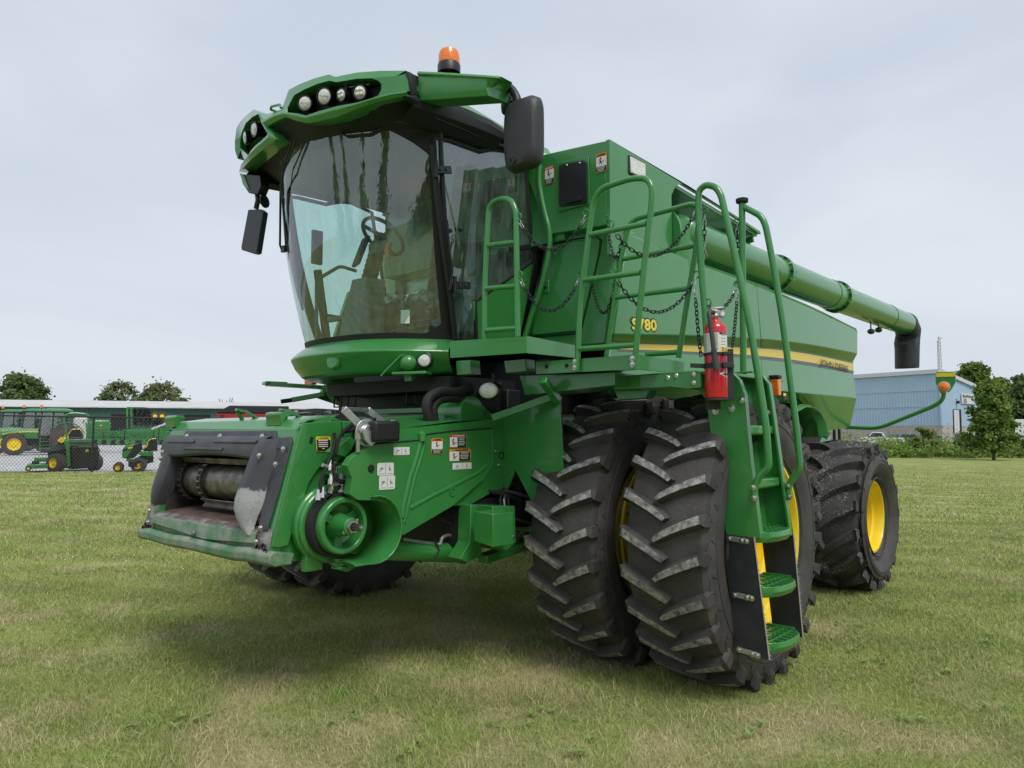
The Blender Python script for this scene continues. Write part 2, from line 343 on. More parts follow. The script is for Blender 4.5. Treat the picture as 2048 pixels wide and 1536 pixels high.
# ------------------------------------------------------------------ wheels
def tyre_mesh(name, W, Rr, rim, n, lugh, wb, wt, A, carc, lugm, side, pw=.8, ov=.05, crown=.03, bulge=.035, seed=0):
    mb = MB(); Rc = Rr - lugh; hw = W / 2; rs = random.Random(seed)
    prof = []
    def rc(x): return Rc - crown * (abs(x) / hw) ** 2.4
    xs = [-.94, -.8, -.6, -.4, -.2, 0, .2, .4, .6, .8, .94]
    left = [(-hw * .72, rim - .012), (-hw * .74, rim + .015), (-hw * .84, rim + .05), (-hw - bulge * .55, rim + (Rc - rim) * .32), (-hw - bulge, rim + (Rc - rim) * .52), (-hw - bulge * .6, rim + (Rc - rim) * .72), (-hw, rc(hw) - .045), (-hw * .985, rc(hw) - .018)]
    prof = left + [(a * hw, rc(a * hw)) for a in xs] + [(-a, b) for a, b in left[::-1]]
    ms = [side] * 6 + [carc] * (len(prof) - 13) + [side] * 6
    mb.lathe((0, 0, 0), (1, 0, 0), prof, carc, 96, mats=ms)
    if True:                                          # raised beads on the sidewall
        for sx in (-1, 1):
            for q in (.12, .60):
                r0 = rim + (Rc - rim) * q; xx = hw + bulge * (.25 if q < .3 else .92)
                mb.lathe((0, 0, 0), (sx, 0, 0), [(xx - .012, r0 - .006), (xx + .003, r0 - .003), (xx + .003, r0 + .003), (xx - .012, r0 + .006)], side, 72)
    P = lambda x, r, ph: Vector((x, -r * math.cos(ph), r * math.sin(ph)))
    for sx in (-1, 1):
        for k in range(n):
            p0 = 2 * math.pi * (k + (.5 if sx > 0 else 0)) / n
            T = [0, .12, .3, .5, .7, .86, 1.0]; secs = []
            jit = rs.uniform(-.006, .006)
            for i, t in enumerate(T):
                x = sx * (-ov + (hw * .985 + ov) * t); ph = p0 + jit + A * (t ** pw) / Rr
                t2 = t + .02; x2 = sx * (-ov + (hw + ov) * t2); dph = A * (t2 ** pw - t ** pw) / Rr
                dx = x2 - x; dy = dph * Rr; L = math.hypot(dx, dy); nx, ny = -dy / L, dx / L
                if ny < 0: nx, ny = -nx, -ny
                rb = rc(x) - .006; rt = Rr - crown * .55 * (abs(x) / hw) ** 2.4
                b_ = wb * (.9 + .35 * t); t_ = wt * (.85 + .45 * t)
                if i == 0: b_ *= .8; t_ *= .7; rt -= .006
                secs.append([P(x + nx * b_ / 2, rb, ph + ny * b_ / 2 / Rr), P(x + nx * t_ / 2, rt, ph + ny * t_ / 2 / Rr), P(x - nx * t_ / 2, rt, ph - ny * t_ / 2 / Rr), P(x - nx * b_ / 2, rb, ph - ny * b_ / 2 / Rr)])
            ph1 = p0 + jit + A / Rr
            for dr, ex, bw in ((.035, .012, 1.25), (.11, .016, 1.15), (.165, .004, .7)):   # the lug runs over the shoulder
                x = sx * (hw + ex); rt = Rr - dr
                b_ = wb * bw
                secs.append([P(sx * hw * .97, rt - .02, ph1 + b_ / 2 / Rr), P(x + sx * (.010 if dr < .15 else -.01), rt, ph1 + b_ * .42 / Rr), P(x + sx * (.010 if dr < .15 else -.01), rt, ph1 - b_ * .42 / Rr), P(sx * hw * .97, rt - .02, ph1 - b_ / 2 / Rr)])
            vs = [v for sec in secs for v in sec]; fa, fb = [], []
            for i in range(len(secs) - 1):
                for j in range(3):
                    f = (i * 4 + j, i * 4 + j + 1, (i + 1) * 4 + j + 1, (i + 1) * 4 + j)
                    (fb if (j == 1 and i < len(T) - 1) else fa).append(f)
            fa += [(0, 1, 2, 3), tuple(len(vs) - 4 + q for q in (3, 2, 1, 0))]
            o = len(mb.v); mb.v += [tuple(v) for v in vs]
            mb.f += [tuple(i + o for i in f) for f in fa + fb]; mb.m += [mb.mi(carc)] * len(fa) + [mb.mi(lugm)] * len(fb)
    for sx in (-1, 1):                                # moulded blocks and chevrons on the sidewall
        for k in range(n):
            for q, (r_, w_) in enumerate(((.80, .05), (.68, .035))):
                r0 = rim + (Rc - rim) * r_; ph = 2 * math.pi * (k + .3 + .3 * q) / n; xx = sx * (hw + bulge * (.45 if q == 0 else .72))
                a = w_ / r0
                mb.tube([P(xx, r0 - .03, ph - a), P(xx, r0 + .02, ph), P(xx, r0 - .01, ph + a)], .0035, side, 5)
    return mb.build(name, None, ang=32, bev=.007, seg=2)
def rim_mesh(name, rr, W, deep, hubr):
    mb = MB(); hw = W / 2
    prof = [(hw * .80, rr + .028), (hw * .84, rr + .022), (hw * .84, rr + .004), (hw * .78, rr - .006), (hw * .60, rr - .018), (hw * .56, rr - .040), (hw * .2, rr - .046), (hw * .15, rr - .062), (-deep * .9, rr - .066), (-deep, rr - .085), (-deep - .01, rr - .16), (-deep + .06, rr - .24 if rr > .4 else rr - .19), (-deep + .06, hubr), (-deep + .055, .001)]
    mb.lathe((0, 0, 0), (1, 0, 0), prof, YELLOW, 72)
    back = [(-deep - .02, rr - .05), (-hw * .6, rr - .03), (-hw * .84, rr + .004), (-hw * .84, rr + .022), (-hw * .80, rr + .028)]
    mb.lathe((0, 0, 0), (1, 0, 0), back, YELLOW, 72)
    return mb.build(name, None, ang=30)
def hub_mesh(name, x, r):
    mb = MB(); mb.lathe((0, 0, 0), (1, 0, 0), [(x, r), (x + .02, r), (x + .025, r * .62), (x + .10, r * .55), (x + .12, r * .4), (x + .12, .001)], YELLOW, 36)
    for k in range(10):
        a = 2 * math.pi * k / 10; mb.lathe((x + .02, math.cos(a) * r * .82, math.sin(a) * r * .82), (1, 0, 0), [(0, .018), (.02, .018), (.022, .001)], CHROME, 8)
    return mb.build(name, None)
RF, RR = .985, .80; ZF, ZR = .935, .765
ft = tyre_mesh('tyre', .53, RF, .553, 25, .052, .076, .040, .150, TYRE, LUG, SIDEW, pw=.82, ov=.035, bulge=.022)
fr_ = rim_mesh('rim', .540, .62, .02, .2); fh = hub_mesh('wheel', .035, .24)
rt = tyre_mesh('tyre', .72, RR, .36, 17, .055, .100, .052, .36, TYRE_R, TYRE_R, SIDEW, pw=.66, ov=.06, crown=.09, bulge=.06, seed=3)
rr_ = rim_mesh('rim', .350, .79, -.05, .12); rh = hub_mesh('wheel', .11, .17)
def put_wheel(tm, rm, hm, loc, flip, spin=0, first=False):
    h = hm if first else hm.copy(); t = tm if first else tm.copy(); r = rm if first else rm.copy()
    for o in (h, t, r):
        if not first: COL.objects.link(o)
    h.parent = H; h.location = loc; t.parent = h; r.parent = h
    h.rotation_euler = (0, 0, 0)
    t.rotation_euler = (spin, 0, 0)
    if flip: r.rotation_euler = (0, 0, math.pi)
    return h
XO, XI = 2.475, 1.695
put_wheel(ft, fr_, fh, (XO, 0, ZF), False, .06, True); put_wheel(ft, fr_, fh, (XI, 0, ZF), True, .20)
put_wheel(ft, fr_, fh, (-XI, 0, ZF), False, .1); put_wheel(ft, fr_, fh, (-XO, 0, ZF), True, .25)
put_wheel(rt, rr_, rh, (2.06, 3.56, ZR), False, .05, True); put_wheel(rt, rr_, rh, (-2.06, 3.56, ZR), True)

# ------------------------------------------------------------------ chassis
def part(mb, name, **k): return mb.build(name, H, **k)
m = MB()
for sx in (-1, 1):
    m.bar((sx * .62, -.75, 1.15), (sx * .62, 4.6, 1.15), .12, .24, GREEN)
m.box((0, 1.7, 1.5), (1.9, 4.6, .7), GREEN)
m.box((0, .2, 1.12), (1.7, .35, .3), GREEN); m.box((0, 3.56, .9), (2.6, .22, .24), GREEN)
m.box((0, -.35, 1.7), (1.9, .5, .55), BLACKM)
part(m, 'chassis_frame', bev=.01)
m = MB(); m.cyl((-2.2, 0, ZF), (2.2, 0, ZF), .13, GREEN, 24); 
for sx in (-1, 1): m.lathe((sx * 1.1, 0, ZF), (sx, 0, 0), [(-.2, .30), (.12, .34), (.14, .26), (.3, .2)], GREEN, 28)
part(m, 'front_axle')
# body core behind the panels
m = MB(); m.box((0, 2.6, 2.35), (3.2, 5.0, 1.1), BLACKM); m.box((0, 2.4, 2.95), (2.9, 4.6, .3), GREEN)
m.box((0, 3.9, 2.95), (2.6, 2.0, .34), GREEN)
part(m, 'body_core')

# ------------------------------------------------------------------ side shields (left built from its outline, right its mirror image)
lv = {  # level: (pixels along the level, x of the level)
 'A': ([(1256, 462), (1300, 481), (1395, 523), (1470, 550), (1544, 579), (1630, 616), (1713, 657)], 1.72),
 'A2': ([(1256, 468), (1300, 487), (1395, 529), (1470, 557), (1544, 586), (1630, 622), (1715, 663)], 1.765),
 'B': ([(1228, 668), (1290, 669), (1390, 671), (1470, 675), (1555, 681), (1630, 691), (1715, 707)], 1.80),
 'C': ([(1222, 684), (1290, 686), (1390, 689), (1470, 692), (1555, 696), (1630, 707), (1706, 724)], 1.73),
 'D': ([(1220, 703), (1290, 705), (1390, 709), (1470, 714), (1555, 723), (1630, 734), (1707, 748)], 1.745),
 'E': ([(1216, 764), (1290, 767), (1390, 771), (1470, 776), (1560, 782), (1630, 788), (1713, 796)], 1.80),
 'F': ([(1214, 790), (1290, 794), (1390, 800), (1560, 806), (1610, 808), (1652, 862), (1700, 855)], 1.66)}
def level(k, n=40):
    px, x = lv[k]; P = [at(a, b, 'x', x) for a, b in px]
    out = []
    for i in range(n + 1):
        t = i / n * (len(P) - 1); j = min(int(t), len(P) - 2); q = t - j
        p0 = P[max(j - 1, 0)]; p1 = P[j]; p2 = P[j + 1]; p3 = P[min(j + 2, len(P) - 1)]
        if k == 'F': out.append(p1.lerp(p2, q)); continue
        out.append(.5 * ((2 * p1) + (-p0 + p2) * q + (2 * p0 - 5 * p1 + 4 * p2 - p3) * q * q + (-p0 + 3 * p1 - 3 * p2 + p3) * q ** 3))
    return out
LV = {k: level(k) for k in lv}
def side_secs(keys, sx=1, dx=0):
    return [[Vector((sx * (LV[k][i].x + dx), LV[k][i].y, LV[k][i].z)) for k in keys] for i in range(41)]
for sx in (1, -1):
    m = MB(); S = side_secs(['A', 'A2', 'B', 'C', 'D', 'E', 'F'], sx)
    cut = 24                                           # the shield is two panels with a joint
    for a, b, nm in ((0, cut, 'side_shield'), (cut, 40, 'side_shield')):
        mm = MB(); ss = [[v.copy() for v in s] for s in S[a:b + 1]]
        if a: ss[0] = [v + Vector((0, .008, 0)) for v in ss[0]]
        back = lambda s: [Vector((v.x - sx * .05, v.y, v.z)) for v in s]
        mm.loft(ss, GREEN)
        e = ss[0]; mm.loft([e, [v - Vector((sx * .05, 0, 0)) for v in e]], GREEN)
        e = ss[-1]; mm.loft([e, [v - Vector((sx * .5, 0, 0)) for v in e]], GREEN)
        t = [s[0] for s in ss]; mm.loft([t, [v - Vector((sx * .12, 0, .01)) for v in t]], GREEN)
        t = [s[-1] for s in ss]; mm.loft([t, [v - Vector((sx * .10, 0, 0)) for v in t]], GREEN)
        shield = part(mm, nm, bev=.006, ang=20)
    # stripe: yellow band with darker pinstripes above a grey band
    if sx > 0:
        mm = MB(); CD = side_secs(['C', 'D'], sx)
        def band(q0, q1, mt, dx, i0=2, i1=40):
            secs = []
            for i in range(i0, i1 + 1):
                c_, d_ = CD[i]; secs.append([c_.lerp(d_, q0) + Vector((sx * dx, 0, 0)), c_.lerp(d_, q1) + Vector((sx * dx, 0, 0))])
            mm.loft(secs, mt)
        band(.04, .14, GSTRIPE, .003); band(.14, .72, YSTRIPE, .0035); band(.72, .96, GSTRIPE, .003)
        for k in range(6): band(.20 + k * .085, .225 + k * .085, YDARK, .0055)
        part(mm, 'stripe_decal', smooth=False)
# seam, arch lip
m = MB()
arch = [at(x, y, 'x', 1.80) for x, y in ((1584, 818), (1600, 808), (1618, 809), (1634, 820), (1646, 840), (1652, 868))]
arch2 = [at(x, y, 'x', 1.80) for x, y in ((1584, 828), (1600, 820), (1614, 821), (1625, 831), (1634, 850), (1638, 874))]
m.loft([arch, [(p + q) / 2 + Vector((.07, 0, 0)) for p, q in zip(arch, arch2)], arch2, [v - Vector((.25, 0, 0)) for v in arch2]], GREEN)
part(m, 'wheel_arch', bev=.005)
m = MB(); m.lathe((1.35, 4.35, 1.45), (.2, 1, .3), [(-.6, .30), (.1, .27), (.5, .12), (.52, .001)], GREEN, 28); m.box((1.45, 3.9, 1.75), (.3, 1.3, .5), BLACKM)
m.tube([at(1668, 850, 'x', 1.4), at(1669, 885, 'x', 1.4), at(1660, 900, 'x', 1.4)], .02, RUBBER); m.tube([at(1678, 850, 'x', 1.4), at(1679, 880, 'x', 1.4), at(1670, 900, 'x', 1.4)], .02, RUBBER)
part(m, 'rear_hopper_duct')
# lettering on the shield
def side_pt(px, py, dx=0, base=1.75):
    p = at(px, py, 'x', base + dx); return p
ym = lambda px, py, x: at(px, py, 'x', x)
m = MB()
a, b = ym(1649, 723, 1.752), ym(1702, 737, 1.752); tdir = (b - a).normalized(); tup = Vector((0, -tdir.z, tdir.y))
a0, b0 = ym(1645, 0, 1.752), ym(1694, 0, 1.752)
cen = at(1670, 733.5, 'x', 1.758)
Wt = (at(1697, 738, 'x', 1.752) - at(1645, 730, 'x', 1.752)).length
put_text(m, 'JOHN DEERE', cen, tdir, tup, Wt * 1.06, .10, BLACKD, bold=.001)
part(m, 'maker_lettering', smooth=False)
m = MB(); base_x = 1.80
p1, p2 = at(1264, 648, 'x', base_x), at(1312, 651, 'x', base_x); td = (p2 - p1).normalized(); tu = Vector((0, -td.z, td.y)); cen = (p1 + p2) / 2; cen.x = base_x + .004
hgt = (at(1288, 637, 'x', base_x) - at(1288, 661, 'x', base_x)).length
put_text(m, 'S780', cen, td, tu, (p2 - p1).length, hgt * .86, YSTRIPE, bold=.006)
put_text(m, 'S780', cen + Vector((-.0022, 0, 0)), td, tu, (p2 - p1).length * 1.03, hgt * .94, BLACKD, bold=.013)
part(m, 'model_number', smooth=False)

# ------------------------------------------------------------------ grain tank
XT = 1.75; YT = -.36
m = MB()
top = [at(1226, 282, 'x', XT), at(1320, 333, 'x', XT), at(1520, 462, 'x', XT)]
zt0, zt1 = top[0].z, top[2].z; y1 = top[2].y
rx0 = at(1343, 420, 'x', XT).y                          # front edge of the auger recess
def tz(y): return zt0 + (zt1 - zt0) * (y - YT) / (y1 - YT)
arc = [at(a, b, 'x', XT) for a, b in ((1343, 390), (1351, 372), (1363, 367), (1376, 371))]
lipb = at(1522, 468, 'x', XT)
side = [Vector((XT, YT, 2.95)), Vector((XT, rx0, 2.95))] + arc + [lipb, Vector((XT, y1, zt1)), Vector((XT, YT, zt0))]
side = [Vector((XT, p.y, p.z)) for p in side]
m.ext(side, (-.03, 0, 0), GREEN)
m.ext([Vector((-v.x, v.y, v.z)) for v in [Vector((XT, .3, 2.95)), Vector((XT, y1, 2.95)), Vector((XT, y1, zt1)), Vector((XT, .3, tz(.3)))]], (.03, 0, 0), GREEN)
# roof, front wall, recess walls, underside flange
m.ext([(-.93, YT + .02, tz(YT) - .02), (XT - .03, YT + .02, tz(YT) - .02), (XT - .03, y1, zt1 - .02), (-.93, y1, zt1 - .02)], (0, 0, -.03), GREEN); m.ext([(-XT + .03, .34, tz(.34) - .02), (-.93, .34, tz(.34) - .02), (-.93, y1, zt1 - .02), (-XT + .03, y1, zt1 - .02)], (0, 0, -.03), GREEN)
m.box((.80, (rx0 + y1) / 2, 3.32), (.04, y1 - rx0, .66), GREEN); m.box((1.26, rx0 - .03, 3.2), (.90, .04, .75), GREEN)
m.box((-.4, y1 - .1, 3.25), (2.4, .04, .8), GREEN)
m.bar((.82, y1 - .05, 3.4), (1.7, y1 - .05, zt1 - .08), .03, .06, GREEN)
part(m, 'grain_tank', bev=.012, ang=40)
m = MB()                                                 # front wall: upper box, ledge and lower service panel
def fp(px, py, y=YT): return at(px, py, 'y', y)
up_ = [fp(1052, 352), fp(1070, 320), fp(1088, 309), fp(1216, 280), fp(1227, 284), fp(1224, 446), fp(1214, 450), fp(1092, 470), fp(1085, 440), fp(1064, 380)]
up_ = [Vector((min(v.x, XT - .032), v.y, v.z)) for v in up_]
m.ext(up_, (0, .3, 0), GREEN)
m.box((.2, YT + .17, 3.46), (2.2, .28, .64), GREEN); m.box((-1.32, .32, 3.2), (.80, .04, 1.1), GREEN)
part(m, 'tank_front', bev=.03, seg=3, ang=40)
m = MB(); yl = -.27
lo = [at(a, b, 'y', yl) for a, b in ((1092, 466), (1214, 447), (1236, 452), (1212, 690), (1052, 700), (1044, 668), (1060, 610), (1080, 540))]
m.ext(lo, (0, .25, 0), GREEN); part(m, 'service_wall', bev=.02, seg=3)
m = MB(); yd = yl - .022
dr_ = [at(a, b, 'y', yd) for a, b in ((1100, 489), (1192, 476), (1199, 481), (1196, 505), (1160, 655), (1155, 662), (1066, 671), (1062, 664), (1094, 500))]
m.ext(dr_, (0, .03, 0), GREEN)
door = part(m, 'service_door', bev=.008, seg=3)
m = MB(); q = at(1091, 574, 'y', yd - .002); m.box(q, (.07, .006, .10), GREEN); m.lathe(q + Vector((0, -.004, 0)), (0, -1, 0), [(0, .014), (.012, .013), (.014, .001)], BLACK, 14); m.build('latch', door, bev=.004)
m = MB()                                                 # dark gasket line round the door
gl_ = [p + Vector((0, -.0, 0)) for p in [at(a, b, 'y', yl - .002) for a, b in ((1097, 486), (1194, 472), (1203, 480), (1199, 507), (1163, 658), (1156, 667), (1063, 675), (1058, 664), (1090, 499))]]
m.tube(gl_, .006, RUBBER, 6, closed=True); m.build('gasket', door)
m = MB()                                                 # ribbed corner between cab and body: a swept bead
b1 = [at(a + 6, b, 'y', YT + .0) for a, b in ((1074, 330), (1072, 365), (1082, 420), (1096, 470), (1090, 520), (1072, 590), (1054, 640), (1043, 680))]
m.tube(b1, .022, GREEN, 16, fillet=.15); part(m, 'corner_bead')
m = MB()
p = [at(a, b, 'y', -.18) for a, b in ((1064, 335), (1071, 400), (1075, 470), (1070, 540), (1055, 610), (1040, 660), (1032, 690))]
m.tube(p, .045, BLACK, 10); part(m, 'cab_seal')
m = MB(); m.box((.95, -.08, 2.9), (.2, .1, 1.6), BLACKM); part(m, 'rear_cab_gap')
# hatch, grab, lamp and stickers
m = MB(); yh = YT - .004
hp = [at(a, b, 'y', yh) for a, b in ((1125, 330), (1170, 322), (1176, 326), (1177, 404), (1172, 408), (1124, 414), (1121, 410), (1121, 334))]
m.ext([at(a, b, 'y', yh) for a, b in ((1117, 325), (1178, 313), (1182, 408), (1118, 424))], (0, -.008, 0), GREEN)
m.ext([v + Vector((0, -.008, 0)) for v in hp], (0, -.014, 0), BLACK)
c1 = at(1148, 400, 'y', yh - .03); m.box(c1, (.14, .016, .03), BLACK); 
for px in (1134, 1160): q = at(px, 331 - (px - 1134) * .18, 'y', yh - .022); m.lathe(q, (0, -1, 0), [(0, .009), (.008, .009), (.01, .001)], CHROME, 10)
part(m, 'tank_hatch', bev=.006)
def sticker(parent, c, u, v, w, h, head, word, pict='top', name='warning_decal', label=None):
    mb = MB(); u = Vector(u).normalized(); v = Vector(v).normalized(); n = u.cross(v).normalized()
    c = Vector(c)
    if n.dot(CAM - c) < 0: n = -n
    e = .0012
    rect(mb, c + n * e, u, v, w, h, head if head else WHITE, cut=min(w, h) * .08)
    b = min(w, h) * .035
    if word:
        hh = h * .17
        rect(mb, c + n * 2 * e + v * (-hh / 2), u, v, w - 2 * b, h - hh - 2 * b, WHITE)
        put_text(mb, word, c + n * 3 * e + v * (h / 2 - hh / 2 - b * .4) + u * w * .06, u, v, w * .60, hh * .62, WHITE if head is REDD else BLACKD, bold=w * .004)
        t = c + n * 3 * e + v * (h / 2 - hh / 2 - b * .4) - u * w * .34; s_ = hh * .32
        mb.add([t - u * s_ - v * s_, t + u * s_ - v * s_, t + v * s_], [(0, 1, 2)], WHITE if head is REDD else BLACKD)
        if pict == 'side':
            rect(mb, c + n * 2.6 * e + u * w * .21 - v * hh * .55, u, v, w * .52, h - hh - 2.4 * b, BLACKD)
            rr0 = random.Random(int(w * 1e4))
            for k in range(5): rect(mb, c + n * 4 * e + u * w * (.21 - rr0.uniform(0, .04)) + v * (h * .22 - k * h * .13), u, v, w * rr0.uniform(.32, .42), h * .045, WHITE)
            pc = c - u * w * .26 - v * hh * .5; ps = min(w * .4, h * .6)
        elif pict == 'top':
            rect(mb, c + n * 2.6 * e - v * h * .33, u, v, w - 2.4 * b, h * .26, BLACKD)
            for k in range(3): rect(mb, c + n * 4 * e - v * h * (.26 + k * .075) - u * w * .03 * k, u, v, w * (.75 - .1 * k), h * .026, WHITE)
            pc = c + v * h * .09; ps = min(w * .6, h * .42)
        elif pict == 'black':
            rect(mb, c + n * 2.6 * e - v * hh * .5, u, v, w - 2.2 * b, h - hh - 2.2 * b, BLACKD)
            rr0 = random.Random(5)
            for k in range(5): 
                rect(mb, c + n * 4 * e + v * (h * .24 - k * h * .135) - u * w * .05, u, v, w * (.72 - .5 * (k == 4) - rr0.uniform(0, .1)), h * .06, WHITE)
            mb.lathe(c + n * 4 * e + u * w * .36 - v * h * .38, n, [(0, w * .05), (.0005, w * .05), (.0006, .0001)], WHITE, 14); pc = None
    else:
        for q in (0,): rect(mb, c + n * 2 * e, u, v, w * .006 + .001, h * .9, BLACKD)
        pc = None
        rr0 = random.Random(int(abs(c.x * 999)))
        for sx in (-.25, .25):
            cc = c + u * w * sx
            for k in range(4):
                a = rr0.uniform(0, 3.1); L = min(w * .3, h * .5)
                d_ = u * math.cos(a) + v * math.sin(a); pp = d_.cross(n)
                rect(mb, cc + n * 2.5 * e + u * rr0.uniform(-.05, .05) * w + v * rr0.uniform(-.1, .1) * h, d_, pp, L * rr0.uniform(.5, 1), .0018, BLACKD)
            rect(mb, cc + n * 2.5 * e - v * h * .36, u, v, w * .3, h * .02, GSTRIPE)
    if pc is not None:                                # small pictogram: a figure beside a moving bar
        k = n * 3.5 * e
        mb.lathe(pc + k + v * ps * .36 - u * ps * .12, n, [(0, ps * .10), (.0004, ps * .10), (.0005, .0001)], BLACKD, 12)
        for a, L, du, dv in ((1.1, .5, -.1, .1), (2.4, .4, -.22, .12), (.3, .7, .12, -.12), (1.9, .45, .02, -.25), (.9, .38, -.2, -.22)):
            d_ = u * math.cos(a) + v * math.sin(a); rect(mb, pc + k + u * ps * du + v * ps * dv, d_, d_.cross(n), ps * L, ps * .075, BLACKD)
    return mb.build(name, parent, smooth=False, label=label)
def px_frame(px, py, ax, c):
    p = at(px, py, ax, c); return p
UX = Vector((1, 0, 0)); UY = Vector((0, 1, 0))
def psize(px, py, ax, c, w, h):
    a = at(px - w / 2, py, ax, c); b = at(px + w / 2, py, ax, c); d = at(px, py - h / 2, ax, c); e = at(px, py + h / 2, ax, c)
    return abs((b - a)[0 if ax == 'y' else 1]), abs((d - e).z)
w_, h_ = psize(1099, 350, 'y', YT, 19, 35); sticker(H, at(1099, 350, 'y', YT - .004), UX, UZ, w_, h_, REDD, 'DANGER')
w_, h_ = psize(1203, 325, 'y', YT, 22, 38); sticker(H, at(1203, 325, 'y', YT - .004), UX, UZ, w_, h_, ORANGED, 'WARNING')
m = MB(); q = at(1273, 337, 'x', XT); m.box(q, (.02, .24, .15), BLACK); m.box(q + Vector((.012, 0, 0)), (.016, .215, .125), LENS); part(m, 'side_marker_lamp', bev=.012, seg=3)
m = MB(); q = at(1313, 326, 'x', XT - .25); q.z = tz(q.y) + .01; m.lathe(q, (0, 0, 1), [(0, .11), (.04, .10), (.06, .04), (.062, .001)], BLACK, 20, ); part(m, 'roof_cap')

# ------------------------------------------------------------------ unloading auger
XA = 1.62
def ax_pt(pt, pb):
    a, b = at(*pt, 'x', XA), at(*pb, 'x', XA); return (a + b) / 2
c0 = Vector((XA, 1.15, 3.36)); c1 = Vector((XA, 8.25, 3.395)); ad = (c1 - c0).normalized(); ra = .178
m = MB(); m.lathe(c0, ad, [(-.35, ra * .7), (-.3, ra), (0, ra), ((c1 - c0).length, ra), ((c1 - c0).length + .02, ra * .9)], GREEN, 48)
m.lathe((XA - .04, .85, 3.2), (0, 0, 1), [(-.4, ra * 1.1), (.05, ra * 1.1), (.26, ra * 1.0), (.30, .05)], GREEN, 32)
m.lathe((XA - .06, rx0 + .02, 3.3), (0, 1, 0), [(0, .001), (0, .26), (.03, .26), (.03, .001)], GREEN, 36)
for k in range(9):
    a = k * .7; m.lathe((XA - .06 + math.cos(a) * .2, rx0 + .05, 3.3 + math.sin(a) * .2), (0, 1, 0), [(0, .014), (.02, .014), (.021, .001)], BLACKM, 8)
au = part(m, 'unloading_auger')
def ring_at(px, py):
    p = at(px, py, 'x', XA); return c0 + ad * (p - c0).dot(ad)
for (px, py) in ((1552, 545), (1672, 598)):
    p = ring_at(px, py); m = MB(); m.lathe(p, ad, [(-.03, ra), (-.03, ra + .028), (.03, ra + .028), (.03, ra)], GREEN, 48)
    for k in range(14):
        a = 2 * math.pi * k / 14; pp = p + Vector((math.cos(a), 0, math.sin(a))) * (ra + .015)
        m.lathe(pp - ad * .055, ad, [(0, .0001), (0, .013), (.11, .013), (.11, .0001)], CHROME if k % 2 else BLACKM, 8)
    m.build('auger_flange', au)
for px, py in ((1655, 590), (1772, 640), (1812, 652)):
    p = ring_at(px, py); m = MB(); m.lathe(p, ad, [(-.006, ra + .0), (-.006, ra + .006), (.006, ra + .006), (.006, ra)], GREEN, 48); m.build('auger_band', au)
m = MB(); e = c1; r_ = ra * 1.0                          # rubber spout hanging from the end
secs = []
for t, (dy, dz, ry, rx) in enumerate(((-.42, .0, .02, .0), )): pass
def spout_ring(cy, cz, tilt, ry, rx, n=28):
    out = []
    for j in range(n):
        a = 2 * math.pi * j / n; l = Vector((math.cos(a) * rx, math.sin(a) * ry * math.cos(tilt), math.sin(a) * ry * math.sin(tilt))); out.append(Vector((XA, cy, cz)) + l)
    return out
secs = [spout_ring(8.15, 3.395, R(90), ra * 1.03, ra * 1.03), spout_ring(8.28, 3.37, R(75), ra * 1.05, ra * 1.05), spout_ring(8.40, 3.28, R(45), ra * 1.25, ra * 1.05), spout_ring(8.30, 3.13, R(16), ra * 1.75, ra * 1.02), spout_ring(8.28, 2.98, R(4), ra * 1.30, ra * 1.0), spout_ring(8.24, 2.72, R(3), ra * 1.22, ra * .98), spout_ring(8.24, 2.68, R(3), ra * 1.18, ra * .96), spout_ring(8.24, 2.69, R(3), ra * 1.1, ra * .9), spout_ring(8.27, 2.9, R(0), ra * .9, ra * .8)]
m.loft(secs, CANVAS, closed=True, cap=True); m.build('spout', au, ang=50)
for px, py in ((1742, 663), (1757, 660)):
    p = at(px, py, 'x', XA); m = MB(); m.ball(p, .05, BLACK, 14, (1, 1.3, .8)); m.bar(p, p + Vector((0, 0, .13)), .015, .015, BLACK); m.build('spout_lamp', au)

# ------------------------------------------------------------------ feeder house
fe = .86
m = MB()
m.ext([(-.74, -2.3, .92), (-.74, -2.2, 1.66), (-.74, -.7, 1.98), (-.74, -.5, 1.3)], (1.48, 0, 0), GREEN)  # replaced by hollow shell below
m = MB()
def slab(pts, vec, mt=GREEN): m.ext(pts, vec, mt)
slab([(-.72, -2.36, 1.62), (.72, -2.36, 1.62), (.72, -.6, 1.70), (-.72, -.6, 1.70)], (0, 0, .03))
slab([(-.72, -2.45, .97), (.72, -2.45, .97), (.72, -.7, 1.25), (-.72, -.7, 1.25)], (0, 0, -.03))
for sx in (-1, 1): slab([(sx * .72, -2.42, .94), (sx * .72, -.65, 1.22), (sx * .72, -.55, 1.72), (sx * .72, -2.34, 1.65)], (-sx * .03, 0, 0))
for sx in (-1, 1): slab([(sx * .69, -2.50, .99), (sx * .69, -1.3, 1.2), (sx * .69, -1.3, 1.66), (sx * .69, -2.37, 1.60)], (-sx * .008, 0, 0), DARKST)
slab([(-.69, -1.3, 1.1), (.69, -1.3, 1.1), (.69, -1.2, 1.64), (-.69, -1.2, 1.64)], (0, .02, 0), BLACKM)
fh_ = part(m, 'feeder_house', bev=.006)
